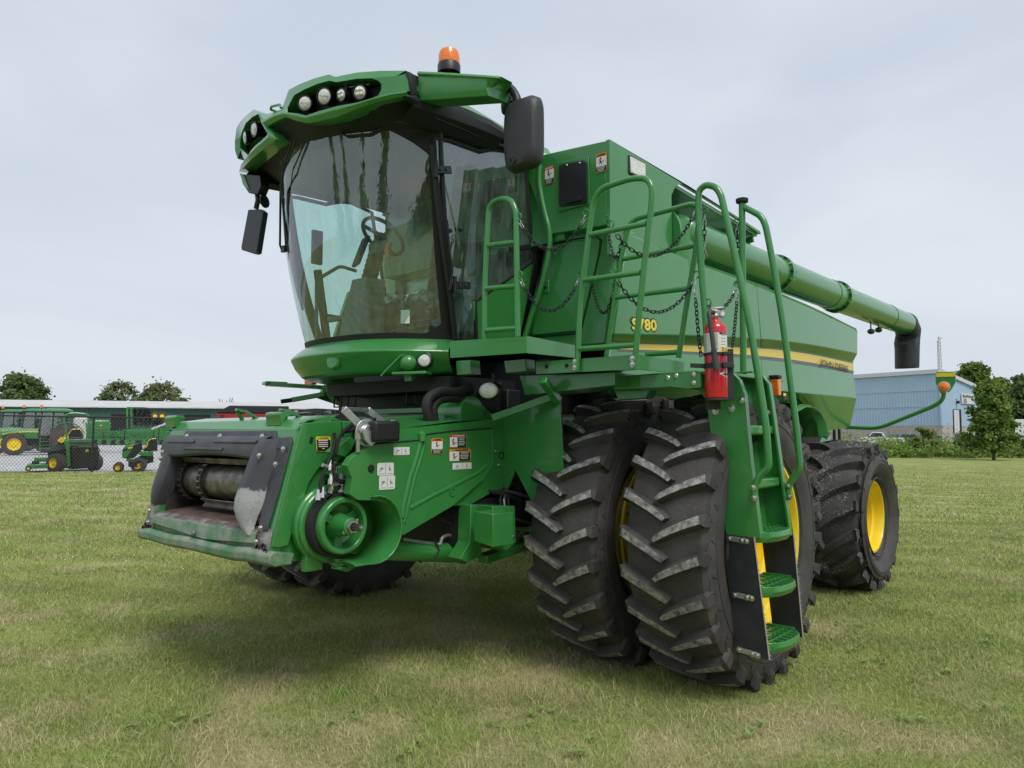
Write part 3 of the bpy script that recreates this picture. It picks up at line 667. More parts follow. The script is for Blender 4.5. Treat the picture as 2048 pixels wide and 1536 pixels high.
# face frame: leaning plane through y -2.56 (z .95) and -2.38 (z 1.70)
def fy(z): return -2.555 + (z - .95) * (.185 / .75)
def ff(x, z, d=0): return Vector((x, fy(z) - d, z))
def fq(px, py):                                          # pixel onto the leaning face
    d = ray(px, py); k = .185 / .75
    # y = -2.555 + (z-.95)k
    t = (-2.555 + (CAM.z - .95) * k - CAM.y) / (d.y - d.z * k); return CAM + d * t
m = MB(); back = Vector((0, .07, -.017))
opx0, opx1 = -.70, .70
m.ext([ff(-fe, .93), ff(opx0, .93), ff(opx0, 1.56), ff(-fe, 1.56)], back, GREEN)
m.ext([ff(opx1, .93), ff(fe, .93), ff(fe, 1.56), ff(opx1, 1.56)], back, GREEN)
m.ext([ff(-fe, 1.56), ff(fe, 1.56), ff(fe, 1.66), ff(-fe, 1.66)], back, GREEN)
m.ext([ff(-fe, 1.66), ff(fe, 1.66), ff(fe, 1.70) + Vector((0, .05, .02)), ff(-fe, 1.70) + Vector((0, .05, .02))], (0, .22, .03), GREEN)
m.build('face_frame', fh_, bev=.008)
m = MB()                                                 # worn bottom beam
pr = [(-.02, .955), (-.045, .93), (-.045, .885), (-.01, .865), (.10, .865), (.12, .93)]
bow = lambda x: .012 * math.cos(x * 9) + .006 * math.sin(x * 23)
m.loft([[Vector((x, -2.555 + a + (.02 if abs(x) > .8 else 0), z + bow(x) * .5)) for a, z in pr] for x in [-.9, -.86, -.7, -.66, -.4, -.1, .2, .42, .46, .66, .70, .86, .9]], GREEN_WORN, closed=True, cap=True)
m.build('bottom_beam', fh_, bev=.008)
m = MB()                                                 # sill: floor plate with turned-down front
fz = lambda y: 1.085 + (y + 2.5) * .12
m.ext([(-.70, -2.50, 1.075), (.70, -2.50, 1.075), (.70, -1.5, 1.2), (-.70, -1.5, 1.2)], (0, 0, -.02), RUST)
m.build('floor_plate', fh_)
m = MB(); m.ext([(-.70, -2.555, 1.055), (.70, -2.555, 1.055), (.70, -2.50, 1.078), (-.70, -2.50, 1.078)], (0, .004, -.03), STEEL_DIRTY)
m.ext([(-.70, -2.56, 1.05), (.70, -2.56, 1.05), (.70, -2.575, .985), (.1, -2.58, .955), (-.70, -2.575, 1.0)], (0, .02, 0), GREEN_WORN)
m.ext([(-.72, -2.548, .99), (.72, -2.548, .99), (.72, -2.548, .93), (-.72, -2.548, .93)], (0, .02, 0), GREEN_WORN)
m.lathe((-.02, -2.575, .985), (0, -1, 0), [(0, .02), (.02, .02), (.022, .001)], STEEL_DIRTY, 6)
m.build('front_sill', fh_, bev=.006)
# grey shield round the opening
m = MB()
def loopf(pts, d): return [ff(x, z, d) for x, z in pts]
topo = [ff(-.79, 1.60, .012), ff(-.60, 1.615, .012), ff(-.58, 1.65, .012), ff(.62, 1.65, .012), ff(.64, 1.615, .012), ff(.80, 1.60, .012), ff(.80, 1.54, .02), ff(-.80, 1.54, .02)]
m.ext(topo, (0, .012, 0), GREY_PL)
# upper lip: profile bulging forwards
xs = np.linspace(-.80, .60, 33)
prof = [(1.62, .015), (1.605, .045), (1.59, .055), (1.56, .06), (1.52, .058), (1.49, .05), (1.475, .03), (1.48, -.03)]
m.loft([[ff(x, z + .012 * math.cos(x * 4.2) * (i > 4) , d) for i, (z, d) in enumerate(prof)] for x in xs], GREY_PL)
for x0, x1_, zz in ((-.70, -.30, 1.575), (-.02, .52, 1.58), (-.42, .12, 1.53)):
    m.loft([[ff(x, zz + .013, .056), ff(x, zz + .006, .066), ff(x, zz - .006, .066), ff(x, zz - .013, .056)] for x in (x0, x0 + .03, x1_ - .03, x1_)], GREY_PL)
m.build('rubber_shield', fh_, bev=.004)
for sx in (-1, 1):
    m = MB()                                             # flat cheek plate
    m.ext([ff(sx * a, z, .014) for a, z in ((.60, 1.60), (.80, 1.615), (.835, 1.58), (.825, 1.30), (.80, 1.06), (.70, 1.06), (.68, 1.2), (.60, 1.3))] if sx > 0 else [ff(sx * a, z, .014) for a, z in ((.72, 1.60), (.80, 1.615), (.835, 1.58), (.825, 1.30), (.80, 1.06), (.72, 1.05))], (0, .012, 0), GREY_PL)
    ck_ = m.build('shield_cheek', fh_, bev=.006, ang=40)
    # folded column in front of the plate: wide at the top, a tongue at the bottom, its lower half worn pale
    rows = [(1.60, .70, .54, .050), (1.56, .70, .52, .080), (1.48, .70, .505, .09), (1.40, .695, .495, .095), (1.345, .69, .485, .097), (1.30, .69, .475, .10), (1.24, .695, .47, .105), (1.18, .685, .485, .105), (1.13, .665, .52, .09), (1.08, .655, .565, .07), (1.03, .67, .61, .04)] if sx > 0 else \
           [(1.61, .80, .655, .03), (1.56, .80, .65, .05), (1.48, .80, .65, .055), (1.40, .80, .65, .06), (1.345, .80, .65, .065), (1.30, .80, .65, .07), (1.24, .795, .66, .07), (1.18, .79, .675, .06), (1.13, .78, .69, .05), (1.08, .775, .72, .035), (1.03, .77, .72, .02)]
    S = []
    for z, a, b, d in rows:
        w = a - b
        S.append([ff(sx * a, z, .014), ff(sx * (a - w * .12), z, d * .55), ff(sx * (a - w * .28), z, d * .92), ff(sx * (a - w * .5), z, d), ff(sx * (a - w * .78), z, d), ff(sx * (a - w * .96), z, d * .85), ff(sx * b, z, d * .5), ff(sx * (b + .005), z, -.06)])
    m = MB(); kk = 5
    for i in range(len(S) - 1):
        for j in range(7):
            m.add([S[i][j], S[i][j + 1], S[i + 1][j + 1], S[i + 1][j]], [(0, 1, 2, 3)], WORN_R if sx > 0 else WORN_L)
    m.build('shield_fold', ck_, ang=60)
    m = MB(); m.ext([ff(sx * .84, 1.08, .006), ff(sx * .86, .93, .006), ff(sx * .70, .92, .006), ff(sx * .69, 1.06, .006)], (0, .006, 0), STEEL_DIRTY)
    for x, z in ((.80, .975), (.74, .965), (.83, .95)): m.lathe(ff(sx * x, z, .012), (0, -1, 0), [(0, .022), (.004, .022), (.005, .015), (-.01, .0145)], BLACKM, 16)
    m.build('corner_plate', fh_, bev=.003)
def bo(p, axis, r=.012): bolt(fh_, p, axis, r)
for x in (-.50, -.02, .52): bo(ff(x, 1.612, .028), (0, -1, 0), .014)
for sx in (-1, 1):
    for x, z, d in ((.80, 1.54, .035), (.66, 1.50, .10), (.78, 1.45, .05), (.76, 1.08, .035), (.74, 1.0, .03)): bo(ff(sx * x, z, d), (0, -1, 0), .012)
m = MB()                                                 # drum with chains
dc = Vector((0, -2.28, 1.30)); rd = .125
m.lathe((-.68, dc.y, dc.z), (1, 0, 0), [(0, .001), (0, rd)] + [(1.36 * k / 24, rd + .002 * math.sin(k * 2)) for k in range(1, 24)] + [(1.36, rd), (1.36, .001)], DRUM, 48)
m.build('feeder_drum', fh_)
for x in (-.60, -.30, .34, .62):
    m = MB()
    for k in range(22):
        a = 2 * math.pi * k / 22; a2 = 2 * math.pi * (k + 1) / 22; r0 = rd + .022
        for dx in (-.022, .022): m.bar((x + dx, dc.y + math.cos(a) * r0, dc.z + math.sin(a) * r0), (x + dx, dc.y + math.cos(a2) * r0, dc.z + math.sin(a2) * r0), .008, .026, DARKST, up=(1, 0, 0))
        m.cyl((x - .028, dc.y + math.cos(a) * r0, dc.z + math.sin(a) * r0), (x + .028, dc.y + math.cos(a) * r0, dc.z + math.sin(a) * r0), .008, DRUM, 8)
    m.build('feeder_chain', fh_)
for x0, x1_, a in ((-.32, .36, -1.75 + math.pi), (-.62, -.1, 2.2 + math.pi), (.3, .66, 2.1 + math.pi), (-.1, .4, 2.5 + math.pi)):
    m = MB(); a = a if a < 4 else a; an = {0: 0}
    r0 = rd + .04
    ca, sa = (math.cos(-2.2), math.sin(-2.2)) if x0 == -.32 else (math.cos(2.1), math.sin(2.1))
    p = Vector((0, dc.y + ca * r0, dc.z + sa * r0)); nrm = Vector((0, ca, sa)); tg = Vector((0, -sa, ca))
    m.box(p + Vector(((x0 + x1_) / 2, 0, 0)), (x1_ - x0, .05, .006), DRUM, Matrix((Vector((1, 0, 0)), tg, nrm)).transposed())
    m.box(p + nrm * .014 + tg * .02 + Vector(((x0 + x1_) / 2, 0, 0)), ((x1_ - x0) * .98, .006, .028), DRUM, Matrix((Vector((1, 0, 0)), tg, nrm)).transposed())
    for k in range(int((x1_ - x0) / .022)): m.box(p + nrm * .03 + tg * .02 + Vector((x0 + .012 + k * .022, 0, 0)), (.010, .008, .012), DRUM)
    m.build('feeder_slat', fh_)
# lugs and hooks on top
for px in (350, 557):
    m = MB(); c = at(px + 6, 850, 'y', -2.30); c.z = 1.70
    pr = [(-.05, .0), (-.052, .05), (-.06, .07), (-.055, .085), (-.03, .09), (.02, .08), (.03, .065), (-.01, .055), (-.03, .0)]
    m.loft([[Vector((c.x + s, c.y + a - .01, c.z + b - .02)) for a, b in pr] for s in (-.085, .085)], GREEN, closed=True, cap=True); m.build('header_hook', fh_, bev=.006)
for px0, px1_ in ((472, 503), (560, 594)):
    m = MB(); p = at(px0, 819, 'y', -2.28); q = at(px1_ + 14, 839, 'y', -2.12); r0 = at(px0 + 18, 822, 'y', -2.22); m.bar(p, r0, .045, .014, GREEN); m.bar(r0, q, .045, .014, GREEN); m.bar(at(px0 + 3, 822, 'y', -2.27), at(px0 + 14, 842, 'y', -2.22), .02, .02, GREEN); m.build('guide_horn', fh_)
# side plates
m = MB(); sp = [fq(543, 1093)] ; X1 = fe + .004
spx = ((602, 847), (650, 842), (683, 842), (686, 850), (664, 915), (634, 937), (615, 967), (599, 1013), (574, 1090), (555, 1095), (543, 1093))
m.ext([at(a, b, 'x', X1) for a, b in spx], (.012, 0, 0), GREEN)
m.build('side_plate', fh_, bev=.003)
for k, (px, py) in enumerate(((612, 869), (600, 915), (588, 963), (576, 1010), (563, 1058))):
    m = MB(); a = at(px, py - 11, 'x', X1 + .012); b = at(px - 4, py + 11, 'x', X1 + .012); m.bar(a, b, .004, .008, GREEN, up=(0, 1, .3)); m.build('slot', fh_, bev=.002)
m = MB(); a = at(624, 874, 'x', X1 + .012); b = at(621, 887, 'x', X1 + .012); m.bar(a, b, .004, .022, BLACKM, up=(0, 1, .3)); m.build('slot', fh_)
m = MB(); m.ext([at(a, b, 'x', X1 - .03) for a, b in ((543, 1093), (561, 1127), (602, 1120), (618, 1100), (640, 980), (690, 900), (700, 845), (640, 850))], (.012, 0, 0), GREEN)
m.ext([at(a, b, 'x', X1 - .13) for a, b in ((600, 1118), (720, 1105), (860, 1010), (1010, 960), (1010, 850), (690, 848), (650, 960))], (.012, 0, 0), GREEN)
m.build('inner_side_plate', fh_, bev=.003)
m = MB(); c = at(555, 1117, 'x', X1 + .002); m.lathe(c, (1, 0, 0), [(0, .022), (.008, .022), (.009, .012), (.0, .011)], STEEL_DIRTY, 16); m.build('pivot_pin', fh_)
w_, h_ = psize(647, 888, 'x', X1 + .014, 30, 30)
sticker(fh_, at(647, 888, 'x', X1 + .0165), UY, (0, -.10, 1), w_ * .98, h_, YSTRIPE, 'CAUTION', pict='black')
# top bent plate
m = MB(); m.ext([at(a, b, 'x', fe) for a, b in ((598, 846), (636, 857), (655, 838), (684, 842), (660, 832), (640, 836))], (-.02, 0, 0), GREEN)
m.build('top_bracket', fh_)

# ------------------------------------------------------------------ drive: drum, belt, pulley, hub
def xc(px, py, x): return at(px, py, 'x', x)
c_ = xc(693, 1052, 1.10)
m = MB(); cb = Vector((.90, c_.y - .0, c_.z))
m.lathe(cb, (1, 0, 0), [(-.04, .001), (-.04, .225), (-.01, .235), (.02, .235), (.03, .222), (.05, .222), (.06, .21), (.07, .001)], GREEN, 64)
m.box(cb + Vector((.0, -.10, -.22)), (.05, .12, .10), GREEN)
part(m, 'variator_housing', bev=.004)
m = MB(); m.lathe(cb + Vector((.06, 0, 0)), (1, 0, 0), [(0, .15), (0, .195), (.07, .192), (.07, .15)], RUBBER, 64)
a = cb + Vector((.095, -.06, .175)); 
m.add([cb + Vector((.06, -.10, .168)), cb + Vector((.13, -.10, .168)), cb + Vector((.13, .22, .40)), cb + Vector((.06, .22, .40)), cb + Vector((.06, -.09, .155)), cb + Vector((.13, -.09, .155)), cb + Vector((.13, .235, .385)), cb + Vector((.06, .235, .385))], [(0, 1, 2, 3), (7, 6, 5, 4), (1, 5, 6, 2), (0, 3, 7, 4)], RUBBER)
part(m, 'drive_belt')
m = MB()
m.lathe(cb + Vector((.13, 0, 0)), (1, 0, 0), [(0, .13), (0, .170), (.012, .172), (.05, .168), (.056, .16), (.054, .138), (.03, .132), (-.03, .125), (-.05, .05), (-.05, .001)], GREEN, 64)
for k in range(3):
    a = k * 2.094 + .5; m.bar(cb + Vector((.10, 0, 0)), cb + Vector((.10, math.cos(a) * .135, math.sin(a) * .135)), .05, .06, GREEN, up=(1, 0, 0))
m.lathe(cb + Vector((.09, 0, 0)), (1, 0, 0), [(0, .085), (.05, .07), (.13, .055), (.16, .052), (.165, .045), (.165, .001)], GREEN, 40)
pul = part(m, 'drive_pulley', bev=.003)
m = MB(); s0 = cb + Vector((.25, 0, 0)); m.lathe(s0, (1, 0, 0), [(0, .04), (.022, .04), (.022, .028), (.01, .026)], ZINC, 6)
for k in range(12):
    a = 2 * math.pi * k / 12; m.bar(s0 + Vector((0, math.cos(a) * .017, math.sin(a) * .017)), s0 + Vector((.085, math.cos(a) * .017, math.sin(a) * .017)), .006, .007, DRUM)
m.cyl(s0, s0 + Vector((.095, 0, 0)), .016, DRUM, 16); m.lathe(s0 + Vector((.095, 0, 0)), (1, 0, 0), [(0, .010), (.006, .010), (.007, .001)], CHROME, 10)
m.build('splined_shaft', pul)
m = MB(); q = cb + Vector((.22, -.045, -.03)); m.lathe(q, (1, 0, 0), [(0, .012), (.02, .012), (.021, .001)], CHROME, 8); m.lathe(cb + Vector((.22, .05, .03)), (1, 0, 0), [(0, .012), (.02, .012), (.021, .001)], CHROME, 8); m.build('hub_bolts', pul)
# spring mount above and below
m = MB(); p = xc(683, 968, .98)
m.lathe(p, (0, 0, 1), [(-.05, .05), (-.045, .065), (-.03, .065), (-.028, .045), (-.01, .045), (-.008, .065), (.005, .065), (.008, .045), (.02, .045), (.022, .055), (.03, .055), (.032, .02), (.06, .02), (.061, .001)], ZINC, 24)
part(m, 'damper_mount'); m = MB(); p = xc(680, 1122, .98); m.lathe(p, (0, 0, 1), [(-.04, .05), (-.03, .05), (-.028, .035), (0, .035), (.002, .055), (.02, .055)], GREEN, 24)
m.ext([xc(a, b, .98) for a, b in ((655, 1125), (700, 1118), (703, 1135), (690, 1143), (676, 1140))], (.03, 0, 0), GREEN)
part(m, 'damper_mount', bev=.003)

# ------------------------------------------------------------------ big moulded drive shield
XS = 1.14
def shp(pts, x): return [at(a, b, 'x', x) for a, b in pts]
m = MB()
face = ((694, 931), (705, 914), (745, 888), (838, 880), (850, 868), (985, 858), (986, 922), (968, 958), (905, 1012), (805, 1071), (803, 1040), (782, 1010), (752, 1001), (716, 1000), (699, 988), (704, 955))
pf = shp(face, XS); inner = [p + Vector((-.05, (p.y > -2.2) * 0, 0)) for p in pf]
m.ext(pf, (-.06, 0, 0), GREEN)
# top cap with a chamfer
cap = ((746, 866), (800, 858), (985, 838), (1000, 845), (988, 857), (850, 868), (838, 880), (790, 884), (789, 872))
m.ext(shp(cap, XS - .012), (-.05, 0, 0), GREEN)
t0 = shp(((746, 866), (830, 853), (905, 843), (985, 838)), XS - .012); t1 = [p + Vector((-.35, .0, .045)) for p in t0]
m.loft([t0, t1], GREEN)
ds = part(m, 'drive_shield', bev=.022, seg=3, ang=45)
m = MB()                                                 # raised ribs
def rib(pts, x, r, mt=GREEN): m.tube(shp(pts, x), r, mt, 10)
rib(((842, 876), (833, 910), (820, 950), (806, 1010), (803, 1035)), XS - .013, .022); rib(((850, 876), (841, 912), (828, 952), (814, 1012), (806, 1045)), XS - .014, .020)
rib(((818, 1016), (870, 988), (930, 958), (950, 948), (972, 930)), XS - .013, .020)
m.lathe(xc(844, 873, XS), (0, 0, 1), [(-.03, .026), (.02, .026), (.025, .018), (.04, .001)], GREEN, 16)
m.lathe(xc(905, 983, XS), (1, 0, 0), [(0, .030), (.006, .032), (.006, .020), (-.002, .019), (-.002, .012), (.004, .01), (.005, .001)], GREEN, 20)
m.lathe(xc(742, 937, XS), (1, 0, 0), [(0, .025), (.008, .022), (.008, .001)], BLACK, 16)
m.build('shield_ribs', ds)
m = MB(); m.tube(shp(((744, 889), (790, 884.5), (837, 880), (846, 869), (905, 862), (984, 857)), XS + .001), .005, RUBBER, 6); m.build('seam', ds)
m = MB()                                                 # rolled scoop round the pulley: an upright half pipe open to the front
c2 = at(735, 1058, 'x', XS - .12); rs_ = .205
ctr = Vector((XS, -2.045, 1.055))
secs = []
for k in range(15):
    a = R(100) - R(195) * k / 14                       # from the top round the back to the bottom
    o_ = Vector((0, math.cos(a) * .185 + .02, math.sin(a) * .195))
    secs.append([ctr + o_ * 1.03 + Vector((.03, 0, 0)), ctr + o_ * .99 + Vector((.01, 0, 0)), ctr + o_ * .95 + Vector((-.05, -.0, 0)), ctr + o_ * .90 + Vector((-.20, -.02, 0))])
for q in (.07, .14): secs.append([v + Vector((0, -q, .004)) for v in secs[14]])
m.loft(secs, GREEN)
m.loft([[s[0] for s in secs], [s[0] + Vector((-.01, 0, 0)) + (s[0] - ctr) * .03 for s in secs]], GREEN)
m.tube([s[0] for s in secs], .007, GREEN, 8)
m.build('scoop', ds, solid=.006, ang=60)
def dec(px, py, w, h, *a, **k):
    w_, h_ = psize(px, py, 'x', XS, w, h); return sticker(ds, at(px, py, 'x', XS + .002), UY, (0, -.0, 1), w_, h_, *a, **k)
dec(874, 892, 23, 31, ORANGED, 'WARNING'); dec(916, 882, 34, 26, REDD, 'DANGER', pict='side'); dec(920, 910, 43, 24, ORANGED, 'WARNING', pict='side')
dec(924, 932, 38, 13, None, None); dec(803, 902, 32, 16, None, None); dec(771, 938, 33, 25, None, None); dec(774, 965, 32, 28, None, None)
# plate behind the shield and body side plate
m = MB()
m.ext([at(a, b, 'y', -.82) for a, b in ((986, 845), (1040, 810), (1118, 775), (1130, 1000), (1062, 1002), (1030, 940), (1012, 985), (988, 935))], (0, .02, 0), GREEN)
m.ext([at(a, b, 'x', XS - .03) for a, b in ((985, 838), (1045, 820), (1062, 990), (1050, 1000), (1035, 968), (985, 985), (940, 1010), (905, 1012), (968, 958), (986, 922))], (-.02, 0, 0), GREEN)
m.lathe(at(1003, 911, 'x', XS - .028), (1, 0, 0), [(0, .028), (.004, .028), (.005, .02), (-.01, .019)], BLACKM, 16)
for px, py in ((990, 902), (997, 930), (1042, 932)): q = at(px, py, 'x', XS - .028); m.lathe(q, (1, 0, 0), [(0, .012), (.01, .012), (.011, .001)], CHROME, 8)
part(m, 'side_plate', bev=.004)
# diagonal brace
m = MB(); m.bar(at(985, 836, 'x', 1.22), at(1108, 792, 'x', 1.62), .03, .05, GREEN); m.bar(at(1086, 760, 'x', 1.7), at(1116, 802, 'x', 1.66), .05, .05, GREEN)
part(m, 'diagonal_brace', bev=.004)
# lift cylinder and lower brackets
m = MB(); a = at(760, 1098, 'x', .95); b = at(905, 1105, 'x', .95); m.cyl(a, b, .07, GREEN, 28); m.cyl(b, at(948, 1105, 'x', .95), .045, GREEN, 20); m.lathe(at(925, 1110, 'x', 1.0), (1, 0, 0), [(-.05, .06), (.02, .06), (.022, .03), (.04, .028), (.041, .001)], GREEN, 20)
m.cyl(at(805, 1078, 'x', 1.0), at(880, 1090, 'x', 1.0), .012, ZINC, 10); m.tube([at(880, 1090, 'x', 1.0), at(884, 1075, 'x', 1.0), at(895, 1070, 'x', 1.0), at(930, 1076, 'x', 1.0)], .013, ZINC, 10, fillet=.02)
m.tube([at(870, 1080, 'x', 1.02), at(878, 1100, 'x', 1.02), at(870, 1118, 'x', 1.02)], .006, RUBBER, 6)
part(m, 'lift_cylinder')
m = MB()
m.ext([at(a, b, 'x', 1.2) for a, b in ((942, 1010), (960, 1012), (964, 1112), (934, 1125), (920, 1118), (940, 1085))], (-.12, 0, 0), GREEN)
m.ext([at(a, b, 'x', 1.34) for a, b in ((985, 1012), (1030, 1012), (1032, 1085), (1012, 1102), (985, 1090))], (-.28, 0, 0), GREEN)
m.ext([at(a, b, 'y', -1.32) for a, b in ((948, 1022), (986, 1028), (986, 1095), (948, 1082))], (0, .2, 0), GREEN)
for px, py in ((1008, 1030), (1026, 1073)): q = at(px, py, 'x', 1.345); m.lathe(q, (1, 0, 0), [(0, .012), (.008, .012), (.01, .001)], CHROME, 8)
m.bar(at(965, 1118, 'x', 1.1), at(1062, 1085, 'x', 1.1), .1, .06, GREEN)
part(m, 'hydraulic_box', bev=.008)
m = MB(); rnd = random.Random(4)
for k in range(13):                                       # hoses in the dark behind
    a = Vector((1.0 + rnd.uniform(-.25, .15), -1.5 + rnd.uniform(0, .6), 1.02 + rnd.uniform(0, .2))); b = Vector((1.1 + rnd.uniform(-.3, .2), -.55 + rnd.uniform(-.2, .2), 1.15 + rnd.uniform(-.2, .2)))
    m.tube([a, a.lerp(b, .3) + Vector((0, 0, rnd.uniform(-.1, .12))), a.lerp(b, .7) + Vector((rnd.uniform(-.1, .1), 0, rnd.uniform(-.12, .1))), b], .011 + rnd.random() * .006, RUBBER, 7, fillet=.2)
for px in (1001, 1009, 1017): m.tube([at(px, 1012, 'x', 1.2), at(px - 1, 1000, 'x', 1.2), at(px + 3, 985, 'x', 1.1)], .010, ZINC if px == 1009 else RUBBER, 8)
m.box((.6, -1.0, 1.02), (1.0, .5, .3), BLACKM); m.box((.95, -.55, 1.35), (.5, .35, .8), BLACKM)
part(m, 'hose_bundle')
# rear connector gear: handle, gearbox and lines near the top of the feeder side
m = MB(); z = at(770, 862, 'x', 1.16)
m.box(xc(764, 863, 1.16), (.12, .20, .13), BLACK); part(m, 'multicoupler_body', bev=.02, seg=3)
m = MB(); A_ = xc(735, 866, 1.15); m.bar(A_, xc(687, 818, 1.10), .02, .045, ZINC); m.bar(xc(687, 818, 1.10), xc(735, 820, 1.0), .025, .025, ZINC); m.bar(xc(735, 820, 1.0), xc(772, 850, 1.0), .02, .045, ZINC)
m.lathe(xc(733, 865, 1.14), (1, 0, 0), [(0, .001), (0, .085), (.008, .085), (.009, .05), (.03, .045), (.031, .001)], ZINC, 28); m.lathe(xc(785, 855, 1.0), (1, 0, 0), [(0, .001), (0, .05), (.012, .05), (.013, .001)], ZINC, 20)
m.ext(shp(((722, 858), (742, 862), (750, 885), (740, 893), (728, 880)), 1.17), (.012, 0, 0), ZINC)
m.cyl(xc(716, 866, 1.14), xc(716, 905, 1.14), .014, ZINC, 10); m.lathe(xc(716, 872, 1.14), (0, 0, 1), [(-.02, .022), (.02, .022)], CHROME, 6)
part(m, 'coupler_handle', bev=.003)
m = MB()
m.ext(shp(((668, 900), (700, 874), (712, 880), (704, 900), (690, 915), (664, 905)), 1.0), (-.08, 0, 0), GREEN)
m.ext(shp(((672, 935), (700, 925), (704, 950), (668, 950)), .98), (-.1, 0, 0), GREEN)
m.ext(shp(((686, 842), (745, 845), (745, 870), (690, 880)), .90), (-.03, 0, 0), GREEN)
part(m, 'coupler_bracket', bev=.004)
m = MB()
for k, (pts, r) in enumerate(((((684, 863), (700, 862), (715, 850), (730, 838), (750, 838)), .014), (((672, 905), (675, 880), (690, 860), (712, 842)), .012), (((664, 905), (670, 880), (668, 865)), .011), (((641, 985), (640, 960), (655, 930), (664, 905)), .010), (((668, 925), (668, 950), (676, 962), (690, 965)), .014))):
    m.tube([xc(a, b, 1.0 + .01 * k) for a, b in pts], r, RUBBER, 8, fillet=.06)
for p_ in ((660, 930), (670, 935), (662, 958), (664, 975), (645, 985), (636, 990)):
    c = xc(*p_, 1.03); m.lathe(c, (rnd.uniform(-.3, .3), .2, 1), [(-.035, .012), (-.034, .018), (0, .018), (.002, .012), (.03, .011), (.031, .001)], CHROME, 8)
m.cyl(xc(636, 990, 1.03), xc(650, 986, 1.03), .012, CHROME, 8); m.cyl(xc(664, 940, 1.03), xc(664, 978, 1.03), .010, ZINC, 8); m.cyl(xc(645, 930, 1.03), xc(672, 938, 1.03), .012, ZINC, 8)
part(m, 'hydraulic_hose')
# big corrugated hoses under the cab
m = MB()
for pts, r in ((((862, 848), (852, 820), (856, 795), (880, 782), (915, 786), (940, 775)), .034), (((870, 846), (866, 815), (878, 800), (900, 796), (930, 800)), .028), (((925, 845), (932, 815), (945, 795), (960, 780), (1000, 770)), .02), (((918, 845), (925, 820), (935, 800), (950, 790), (985, 795)), .014)):
    P_ = fillet_path([at(a, b, 'x', 1.0) for a, b in pts], .15, 8)
    m.tube(P_, [r * (1 + .05 * (i % 2)) for i in range(len(P_))], RUBBER, 12)
part(m, 'corrugated_hose')
m = MB(); c = at(978, 781, 'x', 1.28); fdir = (Vector((.3, -1, 0))).normalized()
m.ball(c + Vector((0, .03, 0)), 1, BLACK, 24, (.092, .05, .062)); m.tube([c + Vector((0, .05, 0)), c + Vector((0, .05, .12))], .015, BLACK, 8)
lo_ = part(m, 'under_cab_lamp'); m = MB(); m.ball(c + fdir * .01, 1, LENS, 24, (.085, .03, .055)); m.build('lens', lo_)
for o in (lo_,): pass
m = MB()                                                  # green deck and dark bay between feeder and cab
m.ext([at(a, b, 'y', -1.0) for a, b in ((742, 818), (925, 812), (960, 845), (742, 848))], (0, .3, 0), GREEN)
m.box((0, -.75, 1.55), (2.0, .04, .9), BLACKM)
m.bar((-.1, -1.25, 1.74), (.95, -1.25, 1.74), .04, .05, GREEN); m.bar((-.1, -1.1, 1.81), (.95, -1.1, 1.81), .04, .04, GREEN)
m.lathe(at(945, 826, 'x', 1.05), (1, 0, 0), [(0, .001), (0, .12), (-.3, .12)], GREEN, 28)
part(m, 'deck_plate', bev=.004)
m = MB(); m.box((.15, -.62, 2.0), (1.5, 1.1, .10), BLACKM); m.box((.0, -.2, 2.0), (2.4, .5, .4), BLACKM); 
for x in (-.6, -.4, .35): m.tube([(x, -1.1, 1.95), (x, -1.1, 1.86), (x + .1, -1.1, 1.86), (x + .1, -1.1, 1.93)], .008, BLACK, 6)
part(m, 'cab_underframe')
m = MB()                                                  # right-hand step arms sticking out past the cab
for (a, b, c_, d_), th in ((((527, 765), (640, 768), (640, 778), (527, 773)), 0),):
    pass
m.bar(at(530, 768, 'x', -1.45), at(660, 776, 'x', -1.15), .12, .035, GREEN); m.bar(at(528, 766, 'x', -1.45), at(571, 768, 'x', -1.40), .14, .03, GREEN)
m.bar(at(583, 800, 'x', -1.35), at(650, 788, 'x', -1.1), .03, .045, GREEN); m.bar(at(562, 803, 'x', -1.38), at(585, 800, 'x', -1.35), .04, .04, BLACK)
m.ext([at(a, b, 'x', -1.1) for a, b in ((640, 775), (700, 775), (690, 806), (665, 806))], (.1, 0, 0), GREEN)
part(m, 'step_arm', bev=.006)
m = MB(); c = at(621, 764, 'x', -.9); m.box(c, (.12, .05, .05), AMBER); part(m, 'marker_lamp', bev=.006)
# ------------------------------------------------------------------ cab
def wsp(s, z, off=0.0):
    t = (z - 2.32) / 1.43; w = .82 + .15 * t + .02 * math.sin(math.pi * min(max(t, 0), 1)) + off; yF = -1.56 - .29 * t - .04 * math.sin(math.pi * min(max(t, 0), 1)) - off; d = .50 - .02 * t; p = 3.1 - 1.0 * t
    a = max(-1, min(1, s)); x = w * a
    return Vector((x, yF + d * abs(a) ** p, z))
SS = [-1, -.97, -.93, -.88, -.82, -.75, -.66, -.55, -.42, -.28, -.14, 0, .14, .28, .42, .55, .66, .75, .82, .88, .93, .97, 1]
ZZ = [2.32 + 1.5 * k / 14 for k in range(15)]
m = MB(); m.loft([[wsp(s, z) for s in SS] for z in ZZ], GLASS); part(m, 'windscreen', ang=80)
m = MB()                                                 # black ceramic edge of the windscreen
m.loft([[wsp(s, z, .004) for s in SS] for z in (2.31, 2.365)], BLACKM)
for sx in (-1, 1):
    m.loft([[wsp(sx * a, z, .004) for a in (.955, .98, 1.0)] for z in ZZ], BLACKM)
    m.loft([[wsp(sx * a, z, .0045) for a in (.90, .93, .955)] for z in (2.32, 2.34)], BLACKM)
